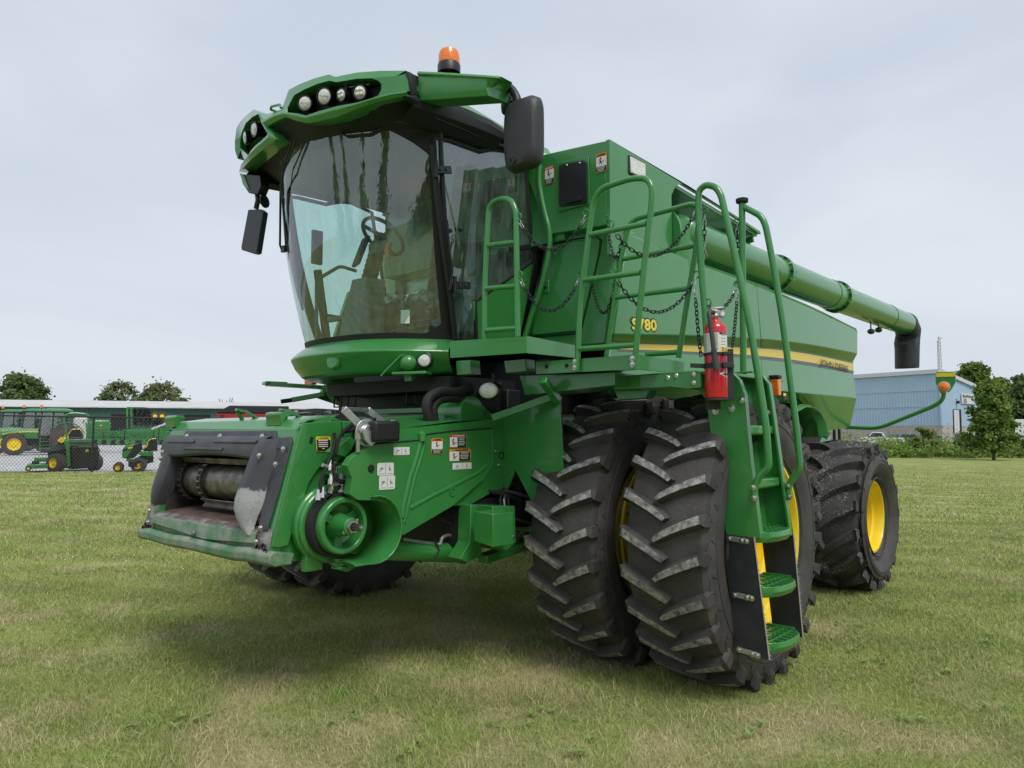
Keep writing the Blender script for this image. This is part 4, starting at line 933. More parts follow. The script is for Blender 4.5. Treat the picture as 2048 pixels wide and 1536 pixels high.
for sx in (-1, 1):                                       # rounded corners of the border
    def cor(zs, f, wd): m.loft([[wsp(sx * (1 - wd * f(z) * (1 - q / 6)), z, .0042) for q in range(7)] for z in zs], BLACKM)
    cor([3.50 + .03 * k for k in range(11)], lambda z: max(.02, (z - 3.48) / .32) ** 2.0, .30)
    cor([2.33 + .02 * k for k in range(11)], lambda z: max(.02, (2.56 - z) / .22) ** 2.2, .16)
part(m, 'windscreen_border', ang=80)
for sx in (-1, 1):
    m = MB(); m.tube([wsp(sx, z) + Vector((0, .02, 0)) for z in ZZ], .025, BLACK, 10); part(m, 'a_pillar')
# inner (body colour) corner bulges seen through the top corners of the windscreen
# side glass
def sg(y, z, sx=1, off=0): t = (z - 2.32) / 1.43; return Vector((sx * (.84 + .14 * t + .03 * math.sin(math.pi * min(max(t, 0), 1)) + off), y, z))
def sgp(px, py, off=0, z0=None):                          # pixel onto the door plane
    p = at(px, py, 'x', .9)
    for _ in range(4): t = (p.z - 2.32) / 1.43; p = at(px, py, 'x', .84 + .14 * t + .03 * math.sin(math.pi * min(max(t, 0), 1)) + off)
    return p
dpx = [(868, 276), (900, 282), (930, 293), (958, 303), (985, 298), (1010, 302), (1050, 330), (1056, 400), (1061, 470), (1063, 523), (1006, 563), (950, 602), (951, 650), (953, 688), (912, 690), (905, 640), (893, 540), (880, 420), (870, 340)]
for sx in (1, -1):
    P = [sgp(*q) for q in dpx]
    if sx < 0: P = [Vector((-p.x, p.y, p.z)) for p in [sgp(*q) for q in [(868, 276), (900, 282), (930, 293), (958, 303), (985, 298), (1010, 302), (1050, 330), (1056, 400), (1061, 470), (1063, 523), (1050, 600), (1030, 680), (953, 688), (912, 690), (905, 640), (893, 540), (880, 420), (870, 340)]]]
    m = MB(); m.ext(P, (-sx * .006, 0, 0), GLASS2 if sx > 0 else GLASS3); g = part(m, 'door_glass' if sx > 0 else 'side_window', smooth=False)
    m = MB(); m.tube(P, .018, BLACKM, 8, closed=True); m.build('glass_seal', g)
m = MB()                                                 # green lower corner of the door
gp = [sgp(a, b, .012) for a, b in ((948, 603), (1064, 521), (1068, 530), (1056, 600), (1042, 676), (955, 690), (950, 650))]
m.ext(gp, (-.04, 0, 0), GREEN); part(m, 'door_lower_panel', bev=.015)
for px, py in ((884, 339), (922, 570)):                    # hinges
    m = MB()
    a = sgp(px - 14, py, .035); b = sgp(px + 18, py + 1, .035); m.bar(a, b, .018, .055, BLACK); m.lathe(a + Vector((.01, 0, -.06)), (0, 0, 1), [(0, .016), (.12, .016)], BLACK, 10)
    for q in (-2, 10): c = sgp(px + q, py, .05); m.lathe(c, (1, 0, 0), [(0, .01), (.006, .01), (.007, .001)], GREY_PL, 10)
    part(m, 'door_hinge', bev=.005)
m = MB(); c = sgp(921, 459, .03); m.ball(c, .018, BLACK, 10); part(m, 'door_knob')
m = MB(); a = sgp(1020, 499, .05); b = sgp(1060, 494, .05); m.bar(a, b, .03, .045, BLACK); part(m, 'door_handle', bev=.005)
m = MB(); P = [sgp(a, b, .05) for a, b in ((893, 440), (898, 500), (904, 540), (900, 580))]; m.tube(P, .012, BLACK, 8)   # gas strut
P = [sgp(a, b, .03) for a, b in ((862, 290), (872, 390), (886, 500), (900, 600), (908, 680))]; m.tube(P, .013, BLACK, 8); part(m, 'door_strut')
# rear wall of the cab with window, floor, roof liner
m = MB()
m.box((0, -.16, 2.62), (1.78, .05, .62), INTER); m.box((-.85, -.16, 3.3), (.14, .05, 1.2), BLACKM); m.box((.85, -.16, 3.3), (.14, .05, 1.2), BLACKM); m.box((0, -.16, 3.78), (1.8, .05, .25), BLACKM)
m.box((.42, -.17, 3.25), (.75, .04, .85), INTER)
part(m, 'cab_rear_wall', bev=.01)
m = MB(); m.box((-.4, -.15, 3.3), (.85, .008, .78), GLASS3); part(m, 'rear_window')
m = MB(); m.loft([[wsp(s, 2.31, -.03) for s in SS], [Vector((wsp(s, 2.31).x, -.16, 2.31)) for s in SS]], BLACKM); m.box((0, -.65, 2.28), (1.3, .9, .06), BLACKM); part(m, 'cab_floor')
m = MB(); m.loft([[wsp(s, 3.80, -.04) for s in SS], [Vector((wsp(s, 3.78).x * .97, -.2, 3.80)) for s in SS]], INTER)
m.box((.25, -.9, 3.76), (.8, .8, .08), INTER)
part(m, 'roof_liner')
# interior fittings
wc = at(766, 473, 'x', .05)
m = MB(); ax = Vector((-.05, -.62, -.78)).normalized() * -1
u = ax.cross(UX).normalized(); w2 = ax.cross(u)
m.tube([wc + (u * math.cos(a) + w2 * math.sin(a)) * .19 for a in [2 * math.pi * k / 36 for k in range(36)]], .016, INTER, 8, closed=True)
for a in (.3, 2.4, 4.4): m.bar(wc, wc + (u * math.cos(a) + w2 * math.sin(a)) * .185, .03, .018, INTER, up=ax)
m.lathe(wc - ax * .04, ax, [(0, .05), (.04, .045), (.045, .001)], INTER, 20)
part(m, 'steering_wheel')
m = MB(); b0 = at(722, 668, 'x', -.0); b1_ = at(738, 560, 'x', .0); b2_ = at(752, 510, 'x', .02)
m.loft([[p + Vector((a * w, b * w, 0)) for a, b in ((-1, -1), (1, -1), (1.1, 0), (1, 1), (-1, 1), (-1.1, 0))] for p, w in ((Vector((0, b0.y, 2.33)), .13), (b0.lerp(b1_, .4), .115), (b0.lerp(b1_, .8), .10), (b1_, .095))], INTER, closed=True, cap=True)
PP = [b1_.lerp(b2_, k / 10) for k in range(11)]; m.tube(PP, [.06 + .006 * (k % 2) for k in range(11)], BLACKM, 16)
m.tube([b2_, b2_.lerp(wc, .5), wc - ax * .04], [.055, .065, .05], INTER, 16); m.tube([b2_ + Vector((.08, -.02, 0)), b2_ + Vector((.2, 0, .06))], .012, BLACKM, 8)
m.box(b2_ + Vector((.06, -.05, .03)), (.1, .07, .08), INTER)
m.cyl(at(658, 640, 'x', -.3), at(745, 628, 'x', .15), .022, INTER, 12)
part(m, 'steering_column', bev=.012)
m = MB(); c = at(722, 503, 'x', -.15); m.box(c, (.16, .03, .26), BLACKM, Matrix.Rotation(R(-20), 3, 'Z') @ Matrix.Rotation(R(-20), 3, 'X'))
c = at(634, 495, 'x', -.78); m.box(c, (.04, .10, .30), BLACKM); m.bar(at(635, 540, 'x', -.75), at(655, 690, 'x', -.70), .05, .07, BLACKM)
part(m, 'monitor', bev=.008)
m = MB(); m.tube([at(633, 690, 'x', -.7), at(633, 560, 'x', -.78), at(680, 532, 'x', -.80), at(712, 542, 'x', -.8)], .016, INTER, 8, fillet=.05); m.tube([at(650, 630, 'x', -.8), at(690, 636, 'x', -.8)], .014, INTER, 8); part(m, 'grab_handle')
m = MB()                                                 # operator seat with its side console
m.box((.10, -.62, 2.46), (.42, .42, .26), BLACKM); m.box((.10, -.66, 2.66), (.54, .52, .14), SEAT); m.box((.10, -.36, 3.02), (.52, .14, .66), SEAT, Matrix.Rotation(R(-8), 3, 'X')); m.box((.10, -.30, 3.44), (.3, .1, .2), SEAT)
for k in range(5): m.box((.10, -.62, 2.36 + k * .05), (.44 + .04 * (k % 2), .46, .02), INTER)
m.box((.52, -.55, 2.78), (.2, .6, .10), INTER); m.box((.52, -.5, 2.6), (.16, .4, .3), INTER); m.box((-.3, -.45, 2.80), (.1, .4, .06), INTER)
m.box((-.62, -.5, 2.60), (.42, .55, .52), SEAT)
seat = part(m, 'operator_seat', bev=.04, seg=3)
m = MB(); c = Vector((.10, -.66, 2.74))                   # clear film draped over the seat
rs3 = np.random.default_rng(3); Gd = 22; rows = []
for i in range(Gd + 1):
    r_ = []
    for j in range(Gd + 1):
        a = (i / Gd - .5) * 1.0; b = (j / Gd - .5) * .8
        over = max(0, abs(a) - .3) + max(0, -b - .28)
        r_.append(c + Vector((max(-.33, min(.33, a)) + .04 * rs3.normal() * over * 3, max(-.32, b) + .03 * rs3.normal() * over * 3, .02 * rs3.normal() + .03 - over * .75 + (max(0, b - .2) * 1.2))))
    rows.append(r_)
m.loft(rows, PLASTIC_BAG); m.build('seat_film', seat, ang=20)
m = MB(); c = sgp(775, 505); c = at(776, 502, 'x', .25); m.tube([c + Vector((0, 0, .06)), c + Vector((.0, -.01, 0)), c + Vector((.01, 0, -.06))], [.015, .02, .012], AMBER, 8); part(m, 'control_lever')
m = MB(); c = at(808, 633, 'x', .30); p_ = atc(808, 633, lambda x: wsp(x / .83, 2.5).y); m.box(p_ + Vector((.0, .012, 0)), (.07, .004, .10), WHITE, Matrix.Rotation(R(25), 3, 'Z')); part(m, 'windscreen_label')

# ------------------------------------------------------------------ lower front fascia
def fas(s, z, w, yF, d=.50, p=3.0): a = s; return Vector((w * a, yF + d * abs(a) ** p, z))
rows_f = ((.81, -1.535, 2.335), (.825, -1.56, 2.33), (.855, -1.61, 2.295), (.893, -1.675, 2.235), (.897, -1.68, 2.222), (.875, -1.645, 2.15), (.85, -1.59, 2.085), (.835, -1.56, 2.07), (.7, -1.36, 2.07))
m = MB(); m.loft([[fas(s, z - .0 * abs(s), w, y) for s in SS] for w, y, z in rows_f], GREEN); fa = part(m, 'front_fascia', bev=.004, ang=18)
def fasy(x): a = abs(x) / .892; return -1.652 + .50 * min(a, 1.2) ** 3.0
m = MB(); c = atc(849, 720, fasy); nd = Vector((.55, -.83, .05)).normalized(); m.lathe(c - nd * .02, nd, [(0, .062), (.035, .060), (.04, .050), (.03, .046)], BLACK, 28); m.lathe(c - nd * .01, nd, [(.018, .046), (.026, .03), (.028, .001)], LENS, 24); m.build('fascia_lamp', fa)
m = MB(); c = atc(815, 725, fasy); m.ball(c + nd * -.02, .062, GREEN, 24); m.build('lamp_blank', fa)
m = MB(); c = atc(667, 721, fasy); c.z += 0; nn = Vector((.12, -1, .1)).normalized(); m.lathe(c - nn * .02, nn, [(0, .075), (.03, .07), (.034, .06), (.035, .001)], GREEN, 8); m.build('emblem_pad', fa, bev=.012)
m = MB()
pts = [atc(a, b, fasy) for a, b in ((762, 752), (775, 738), (801, 712), (840, 700), (872, 702))]
m.tube([p + Vector((.004, -.004, 0)) for p in pts], .007, GREEN, 8); m.build('fascia_crease', fa)
m = MB(); m.bar(at(790, 748, 'x', .6), at(858, 746, 'x', .82), .14, .02, GREEN); m.box(at(820, 756, 'x', .6), (.08, .04, .05), GREEN); part(m, 'step_bracket', bev=.004)

# ------------------------------------------------------------------ roof
VY = lambda x: -2.02 + .21 * x * x
zz = lambda l: [(460 + a / 5.12, 90 + b / 5.12) for a, b in l]
low = zz([(92, 1300), (150, 1240), (215, 1175), (300, 1100), (380, 1040), (455, 985), (472, 965), (440, 905), (395, 850), (385, 835), (430, 805), (480, 780), (560, 742), (590, 745), (690, 780), (790, 800), (900, 785), (1100, 735), (1300, 655), (1500, 585), (1700, 540), (1840, 520)])
mid = zz([(150, 1180), (185, 1130), (215, 1080), (260, 1030), (320, 980), (372, 930), (385, 905), (350, 850), (318, 790), (322, 772), (360, 755), (450, 705), (540, 690), (590, 690), (690, 700), (780, 722), (900, 680), (1100, 625), (1300, 590), (1450, 545), (1620, 500), (1815, 470)])
top = zz([(78, 1165), (50, 1080), (48, 990), (66, 850), (100, 790), (150, 735), (200, 690), (245, 658), (290, 680), (310, 700), (380, 705), (440, 690), (525, 660), (560, 570), (600, 460), (700, 405), (850, 345), (1010, 300), (1075, 325), (1300, 280), (1550, 262), (1800, 262)])
rin = zz([(105, 1080), (103, 1050), (105, 990), (112, 930), (125, 880), (160, 800), (230, 735), (290, 705), (300, 730), (310, 760), (350, 745), (440, 715), (560, 680), (590, 640), (655, 515), (760, 455), (890, 400), (1015, 365), (1090, 380), (1300, 345), (1450, 340), (1700, 320)])
Lw = [atc(a, b, lambda x: VY(x) + .02) for a, b in low]; Md = [atc(a, b, VY) for a, b in mid]
Tp = [atc(a, b, lambda x: VY(x) + .05) for a, b in top]
# visor face: pods opened by building frames
def strip(m, A, B, mt): m.loft([A, B], mt)
m = MB()
lowback = [v + Vector((0, .12, .01)) for v in Lw]
m.loft([lowback, Lw, [a.lerp(b, .6) + Vector((0, -.012, 0)) for a, b in zip(Lw, Md)], Md], GREEN)   # lower lip
topback = [Vector((v.x, v.y + .5, v.z - .0)) for v in Tp]
rinp = [atc(a, b, lambda x: VY(x) + .02) for a, b in rin]
rimback = [v + Vector((0, .10, -.0)) for v in rinp]
m.loft([topback, Tp, rinp, [v + Vector((0, .10, -.0)) for v in rinp]], GREEN)   # upper edge rolling into the pod
visor = part(m, 'roof_visor', bev=.006, ang=30)
m = MB()
m.loft([rinp[7:14], Md[7:14]], GREEN); m.build('visor_web', visor, ang=30); m = MB(); m.loft([rinp[:2], Md[:2]], GREEN); m.build('visor_web', visor, ang=30); m = MB()
m.ext([atc(a, b, VY) for a, b in zz([(1450, 340), (1700, 320), (1815, 290), (1830, 470), (1620, 502), (1450, 547), (1520, 515), (1548, 460), (1550, 400), (1520, 365)])], (0, .02, 0), GREEN)                       # left-hand end
m.build('visor_web', visor, ang=30)
m = MB(); m.loft([[v + Vector((0, .11, 0)) for v in rinp], [v + Vector((0, .13, .01)) for v in Md]], BLACKM)
m.loft([[v + Vector((0, .13, .01)) for v in Md], Md], BLACKM); m.build('lamp_recess', visor)
# end trim
m = MB(); E_ = [at(a, b, 'x', 1.13) for a, b in ((818, 141), (834, 152), (836, 190), (825, 192))]; m.ext(E_, (-.05, 0, 0), BLACK)
m.ext([at(a, b, 'x', 1.16) for a, b in ((810, 190), (836, 190), (840, 207), (820, 197))], (-.05, 0, 0), BLACKM)
m.build('visor_end', visor, bev=.01)
# lights in the pods
def work_lamp(px, py, rpx, dvec, oval=1.0, leds=False):
    f = lambda x: VY(x) + .05
    c = atc(px, py, f); rpx *= 1.14; r = rpx * (c - CAM).dot(FW) / F_PX; d = Vector(dvec).normalized()
    m = MB(); m.lathe(c - d * .10, d, [(0, r * .55), (.03, r * .9), (.10, r * 1.12), (.115, r * 1.12), (.115, r * .98)], BLACK, 28)
    m.bar(c - d * .04 + UZ * r, c - d * .04 + UZ * (r + .05), .035, .02, BLACK); m.tube([c - d * .04 + UZ * (r + .02) + Vector((.02, 0, 0)), c - d * .04 + UZ * (r + .02) + Vector((-.03, 0, 0))], .006, ZINC, 6)
    lp_ = part(m, 'work_light')
    m = MB(); m.lathe(c, d, [(.006, r * .99), (.018, r * .75), (.022, r * .4), (.023, .001)], LENS, 28)
    if leds:
        u = d.cross(UZ).normalized(); v = u.cross(d)
        for a in (.8, 2.37, 3.94, 5.5): m.ball(c + d * .016 + (u * math.cos(a) + v * math.sin(a)) * r * .42, r * .36, LENS, 12)
    else:
        u = d.cross(UZ).normalized(); v = u.cross(d); m.bar(c + d * .02 - u * r * .7 - v * r * .15, c + d * .02 + u * r * .5 + v * r * .1, .006, .008, ZINC)
    m.build('lens', lp_)
for a in ((611, 207, 12.5, (.55, -1, -.2)), (650, 193, 14, (.35, -1, -.2)), (685, 190, 10.5, (.1, -1, -.2), 1, True), (721, 185, 12, (.45, -1, -.25), 1, True),
          (511, 259, 12, (-.1, -1, -.15)), (493, 275, 10.5, (-.3, -1, -.15)), (483, 296, 8, (-.75, -1, -.15), 1, True)): work_lamp(*a)
m = MB(); p = [atc(a, b, lambda x: VY(x) + .05) for a, b in ((541, 219), (543, 213), (560, 209), (562, 216))]; m.tube(p, .010, GREEN, 8, fillet=.01); m.tube([p[0] + Vector((0, .06, 0)), p[0]], .01, GREEN, 8); part(m, 'roof_handle')
# underside and side band
RX = 1.10
sb_t = [at(a, b, 'x', RX) for a, b in ((838, 190), (886, 200), (935, 218), (982, 240), (1006, 256), (1014, 270))]
sb_b = [at(a, b, 'x', RX) for a, b in ((824, 211), (886, 232), (935, 249), (982, 267), (1000, 275), (1008, 277))]
for sx in (1, -1):
    m = MB()
    T_ = [Vector((sx * v.x, v.y, v.z)) for v in sb_t]; B_ = [Vector((sx * v.x, v.y, v.z)) for v in sb_b]
    m.loft([[v - Vector((sx * .06, 0, -.02)) for v in T_], T_, [(a + b) / 2 + Vector((sx * .015, 0, 0)) for a, b in zip(T_, B_)], B_, [Vector((sx * .99, v.y, v.z - .075)) for v in B_], [Vector((sx * .90, v.y, v.z - .05)) for v in B_]], BLACKM)
    roofside = part(m, 'roof_side_trim', ang=30)
m = MB()
nU = 24; us = np.linspace(-1, 1, nU + 1)
zf = np.mean([v.z for v in Lw]); 
Lwx = sorted([(v.x, v.z, v.y) for v in Lw])
def lowz(x):
    return float(np.interp(x, [a[0] for a in Lwx], [a[1] for a in Lwx]))
secs = []
for s in us:
    x = s * 1.10; g = wsp(s * .98, 3.76); yv = VY(x) + .05; z0 = lowz(x) + .01
    row = [Vector((x, yv, z0)), Vector((x * .99 * .5 + g.x * .5, yv * .55 + g.y * .45, z0 * .45 + 3.80 * .55 + .02)), Vector((g.x * .995, g.y + .0, 3.775)), Vector((g.x * .98, g.y + .05, 3.74))]
    secs.append(row)
m.loft(secs, BLACKM)
m.ext([(-1.08, -1.5, 3.80), (1.08, -1.5, 3.80), (1.02, -.25, 3.84), (-1.02, -.25, 3.84)], (0, 0, .02), BLACKM)
part(m, 'roof_underside', ang=50)
m = MB()                                                 # green roof skin with rounded shoulders
yrs = [-1.95, -1.6, -1.2, -.8, -.5, -.3, -.2]; zt_ = [4.02, 4.06, 4.07, 4.06, 4.04, 3.98, 3.85]
sec = []
for y, z in zip(yrs, zt_): sec.append([Vector((x, y + (.21 * x * x if y < -1.9 else 0), z - dz)) for x, dz in ((-1.09, .13), (-1.03, .05), (-.8, .0), (0, -.02), (.8, .0), (1.03, .05), (1.09, .13))])
# keep the shoulder on the trim line
for i, y in enumerate(yrs):
    zz_ = float(np.interp(y, [v.y for v in sb_t], [v.z for v in sb_t]))
    for j in (0, 6): sec[i][j].z = zz_ - .005
    for j in (1, 5): sec[i][j].z = zz_ + .085
m.loft(sec, GREEN); m.ext([(-1.08, -.19, 3.75), (1.08, -.19, 3.75), (1.08, -.19, 3.86), (-1.08, -.19, 3.86)], (0, .03, 0), GREEN)
part(m, 'cab_roof', ang=40, bev=.01)
m = MB(); c = atc(700, 248, lambda x: VY(x) + .2); m.tube([atc(a, b, lambda x: VY(x) + .18) for a, b in ((640, 258), (690, 250), (735, 236), (748, 230))], .012, BLACKM, 8); part(m, 'roof_trim_strip'); m = MB()
m.tube([atc(a, b, lambda x: VY(x) + .2) for a, b in ((536, 328), (566, 293))], .010, BLACK, 6); part(m, 'roof_trim_strip'); m = MB(); m.tube([atc(a, b, lambda x: wsp(x / .99, 3.75).y - .02) for a, b in ((682, 266), (692, 272), (740, 268), (763, 257))], .008, BLACK, 8, fillet=.02)
part(m, 'interior_mirror')
# side arms carrying beacon and mirrors
m = MB()
arm_f = [(836, 142), (1001, 151), (1007, 160), (1001, 170), (986, 184), (836, 195)]
XA0, XA1 = 1.16, 1.80
pa = [at(836, 142, 'y', -1.66), at(836, 195, 'y', -1.66)]
pb = [at(1003, 152, 'y', -1.36), at(985, 176, 'y', -1.36)]
def arm(sx):
    m = MB()
    S = []
    for t, (tp_, bt_) in enumerate((((836, 142), (836, 186)), ((880, 144), (880, 183)), ((930, 147), (930, 179)), ((975, 150), (972, 176)), ((1001, 152), (984, 174)), ((1007, 158), (1000, 168)))):
        yy = -1.68 + .055 * t; a = at(*tp_, 'y', yy); b = at(*bt_, 'y', yy); k = .20 if t < 4 else (.12 if t == 4 else .05)
        c_ = Vector((b.x, b.y + .02, b.z - .045 if t < 4 else b.z - .01))
        S.append([a + Vector((0, k, 0)), a, a + Vector((0, -.012, -.02)), a.lerp(b, .25) , b, c_, c_ + Vector((0, k, .02))])
    if sx < 0: S = [[Vector((-v.x, v.y, v.z)) for v in s] for s in S]
    m.loft(S, GREEN, closed=True, cap=True); return part(m, 'roof_arm', bev=.006, ang=30)
arm(1)
m = MB(); c = at(898, 142, 'y', -1.5); m.lathe(c, (0, 0, 1), [(-.02, .078), (.035, .078), (.05, .070), (.052, .001)], BLACK, 28); bc = part(m, 'beacon')
m = MB(); m.lathe(c, (0, 0, 1), [(.040, .071), (.06, .073), (.11, .070), (.135, .062), (.150, .042), (.154, .001)], AMBER, 32)
for k in range(12): a = 2 * math.pi * k / 12; m.bar(c + Vector((math.cos(a) * .071, math.sin(a) * .071, .055)), c + Vector((math.cos(a) * .069, math.sin(a) * .069, .11)), .004, .004, AMBER)
m.build('lens', bc)
def mirror(body, tube_pts, small, nm='mirror'):
    pass
m = MB(); my = -1.30                                      # left mirror (right in the picture)
tb = [at(a, b, 'y', my) for a, b in ((1004, 168), (1022, 176), (1034, 195), (1036, 215))]; m.tube(tb, .028, BLACK, 14, fillet=.1)
fr = []
ma = at(1015, 212, 'y', my); mb_ = at(1083, 330, 'y', my)
cx, cz = (ma.x + mb_.x) / 2, (ma.z + mb_.z) / 2; hw, hh = (mb_.x - ma.x) / 2, (ma.z - mb_.z) / 2
def rrect(cx, cy, cz, hw, hh, e, n=40):
    out = []
    for k in range(n):
        a = 2 * math.pi * k / n; c_, s_ = math.cos(a), math.sin(a)
        out.append(Vector((cx + hw * math.copysign(abs(c_) ** (2 / e), c_), cy, cz + hh * math.copysign(abs(s_) ** (2 / e), s_))))
    return out
m.loft([rrect(cx, my - .075, cz, hw * .55, hh * .75, 3), rrect(cx, my - .065, cz, hw * .82, hh * .9, 4), rrect(cx, my - .03, cz, hw * .98, hh * .985, 5), rrect(cx, my + .02, cz, hw, hh, 5.5), rrect(cx, my + .035, cz, hw * .96, hh * .97, 5)], DGREY, closed=True, cap=True)
m.lathe(at(1028, 322, 'y', my - .06), (0, -1, 0), [(0, .024), (.018, .024), (.018, .018), (.0, .017)], BLACK, 16)
mr = part(m, 'side_mirror', ang=40)
m = MB(); c = at(1013, 205, 'y', my + .1); m.lathe(c, Vector((-.5, -1, 0)), [(-.02, .001), (-.02, .07), (.0, .085), (.01, .08), (.03, .03), (.031, .001)], BLACK, 28); m.tube([c, at(1034, 198, 'y', my)], .01, BLACK, 6); m.build('wide_angle_mirror', mr)
m = MB(); my = -1.62; X_ = -1.35                          # right mirror (left in the picture)
P0 = at(500, 352, 'y', -1.75)
m.ext([at(a, b, 'y', -1.75) for a, b in ((480, 348), (520, 350), (522, 372), (515, 388), (497, 386), (485, 368))], (0, .08, 0), BLACK)
m.ext([at(a, b, 'y', -1.76) for a, b in ((478, 346), (486, 348), (498, 378), (490, 376))], (0, .02, 0), GREEN)
m.tube([at(a, b, 'y', -1.70) for a, b in ((514, 385), (516, 400), (512, 418))], .022, BLACK, 10)
q = [at(a, b, 'y', -1.70) for a, b in ((496, 419), (519, 418), (526, 424), (513, 506), (508, 508), (483, 500), (482, 494))]
m.ext(q, (-.0, .05, 0), DGREY)
m2_ = part(m, 'side_mirror', bev=.018, seg=3, ang=30)
m = MB(); c = at(528, 403, 'y', -1.70); m.lathe(c, Vector((1, .35, .1)), [(0, .001), (0, .055), (.012, .055), (.013, .001)], BLACK, 20); m.tube([c, at(514, 408, 'y', -1.7)], .007, BLACK, 6); m.build('wide_angle_mirror', m2_)
# wiper
m = MB()
fw_ = lambda x: VY(x) + .1
w1 = at(592, 278, 'y', -1.9); w2_ = at(566, 380, 'y', -1.85); w3 = at(562, 395, 'y', -1.80)
def wp(px, py, y): return at(px, py, 'y', y)
m.tube([wp(592, 278, -1.92), wp(567, 345, -1.88), wp(561, 385, -1.80), wp(560, 490, -1.70), wp(563, 498, -1.68)], .009, BLACK, 6)
m.tube([wp(584, 282, -1.92), wp(565, 340, -1.86), wp(566, 400, -1.80), wp(572, 500, -1.68)], .007, BLACK, 6)
m.tube([wp(563, 378, -1.82), wp(570, 450, -1.75), wp(580, 520, -1.66), wp(596, 590, -1.6), wp(606, 620, -1.58)], .010, BLACK, 6)
m.tube([wp(568, 440, -1.76), wp(577, 480, -1.70), wp(590, 555, -1.62), wp(600, 600, -1.59)], .008, BLACK, 6)
m.box(wp(568, 498, -1.68), (.05, .03, .05), BLACK)
part(m, 'windscreen_wiper')

# ------------------------------------------------------------------ platforms
m = MB()
def plate(pts, z0, z1_, mt=GREEN):
    m.ext([Vector((x, y, z1_)) for x, y in pts], (0, 0, z0 - z1_), mt)
a = at(900, 682, 'z', 2.24); b = at(1052, 672, 'z', 2.24); c = at(1150, 690, 'z', 2.24)
# front walkway
m.ext([(a.x, a.y, 2.235), (b.x, b.y, 2.235), (c.x, c.y, 2.235), (1.2, c.y, 2.235), (a.x - .1, a.y + .3, 2.235)], (0, 0, -.02), GREEN)
m.ext([at(p, q, 'y', yy) for p, q, yy in ((900, 682, a.y - .0), (900, 716, a.y), )] + [at(1052, 706, 'y', b.y), at(1052, 672, 'y', b.y)], (0, .012, 0), GREEN)
m.ext([Vector((b.x, b.y, b.z)), at(1052, 706, 'x', b.x), at(1150, 716, 'x', c.x), Vector((c.x, c.y, c.z))], (-.012, 0, 0), GREEN)
m.ext([at(p, q, 'y', a.y + .45) for p, q in ((1008, 722), (1050, 718), (1052, 742), (1012, 746))], (0, .1, 0), GREEN); m.ext([at(p, q, 'y', a.y + .35) for p, q in ((912, 722), (940, 720), (942, 748), (914, 750))], (0, .1, 0), GREEN)
part(m, 'front_walkway', bev=.004)
m = MB(); a = at(1072, 724, 'y', -1.06); b = at(1275, 709, 'y', -1.06); a2 = at(1072, 748, 'y', -1.06); b2 = at(1275, 738, 'y', -1.06)
m.ext([a, a2, b2, b], (0, .02, 0), GREEN); 
c = at(1368, 724, 'x', b.x); c2 = at(1368, 748, 'x', b.x)
m.ext([b, b2, c2, c], (-.02, 0, 0), GREEN); zt = a.z - .004
m.ext([(a.x, a.y + .02, zt), (b.x - .02, b.y + .02, zt), (b.x - .02, c.y, zt), (a.x, c.y + .3, zt)], (0, 0, -.02), GREEN)
for px, py in ((1093, 733), (1133, 731)): q = at(px, py, 'y', -1.062); m.lathe(q, (0, -1, 0), [(0, .014), (.002, .014), (.0021, .001)], BLACKM, 12)
m.ext([at(p, q, 'y', -.95) for p, q in ((1040, 752), (1230, 745), (1230, 770), (1050, 790))], (0, .3, 0), GREEN)
part(m, 'middle_platform', bev=.004)
m = MB(); yb = -.80
m.ext([at(p, q, 'y', yb) for p, q in ((1225, 754), (1340, 744), (1392, 741), (1400, 745), (1402, 775), (1375, 778), (1340, 774), (1228, 780))], (0, .03, 0), GREEN)
pr_ = at(1225, 752, 'y', yb); pe = at(1402, 742, 'y', yb)
m.ext([(pr_.x, yb + .03, pr_.z - .003), (pe.x + .1, yb + .03, pr_.z - .003), (pe.x + .1, .2, pr_.z - .003), (pr_.x, .2, pr_.z - .003)], (0, 0, -.02), GREEN)
for px, py in ((1335, 756), (1387, 749), (1387, 766), (1352, 752)): q = at(px, py, 'y', yb - .001); m.lathe(q, (0, -1, 0), [(0, .018), (.006, .014), (.009, .001)], CHROME, 14)
m.ext([at(p, q, 'y', yb + .1) for p, q in ((1228, 780), (1300, 780), (1290, 796), (1236, 800))], (0, .1, 0), GREEN)
part(m, 'ladder_landing', bev=.004)

# ------------------------------------------------------------------ railings
def rail(paths, bolts_, rungs, nm='handrail', r=.0185):
    m = MB()
    for pts in paths: m.tube(pts, r, GREEN, 14, fillet=.09)
    for a, b in rungs:
        m.tube([a, b], r * .95, GREEN, 12)
    o = part(m, nm)
    return o
def ypts(l, y): return [at(a, b, 'y', y) for a, b in l]
def feet(l, y, parent, n=(0, -1, 0)):
    for a, b in l: bolt(parent, at(a, b, 'y', y), n, .012)
y1_ = -1.34
h1 = rail([ypts([(969, 704), (970, 560), (976, 440), (978, 410), (1000, 396), (1022, 400), (1032, 420), (1034, 560), (1036, 702)], y1_)], None,
          [tuple(ypts([(974, 491), (1031, 484)], y1_)), tuple(ypts([(971, 577), (1033, 572)], y1_)), tuple(ypts([(969, 661), (1035, 656)], y1_))])
feet([(965, 688), (965, 698), (1034, 684), (1034, 695)], y1_ - .022, h1)
y2 = -1.075
h2 = rail([ypts([(1154, 742), (1160, 600), (1178, 462), (1186, 400), (1204, 376), (1262, 357), (1292, 356), (1304, 372), (1304, 400), (1290, 520), (1277, 640), (1269, 738)], y2)], None,
          [tuple(ypts([(1177, 470), (1292, 447)], y2)), tuple(ypts([(1168, 560), (1281, 545)], y2)), tuple(ypts([(1155, 698), (1270, 690)], y2))])
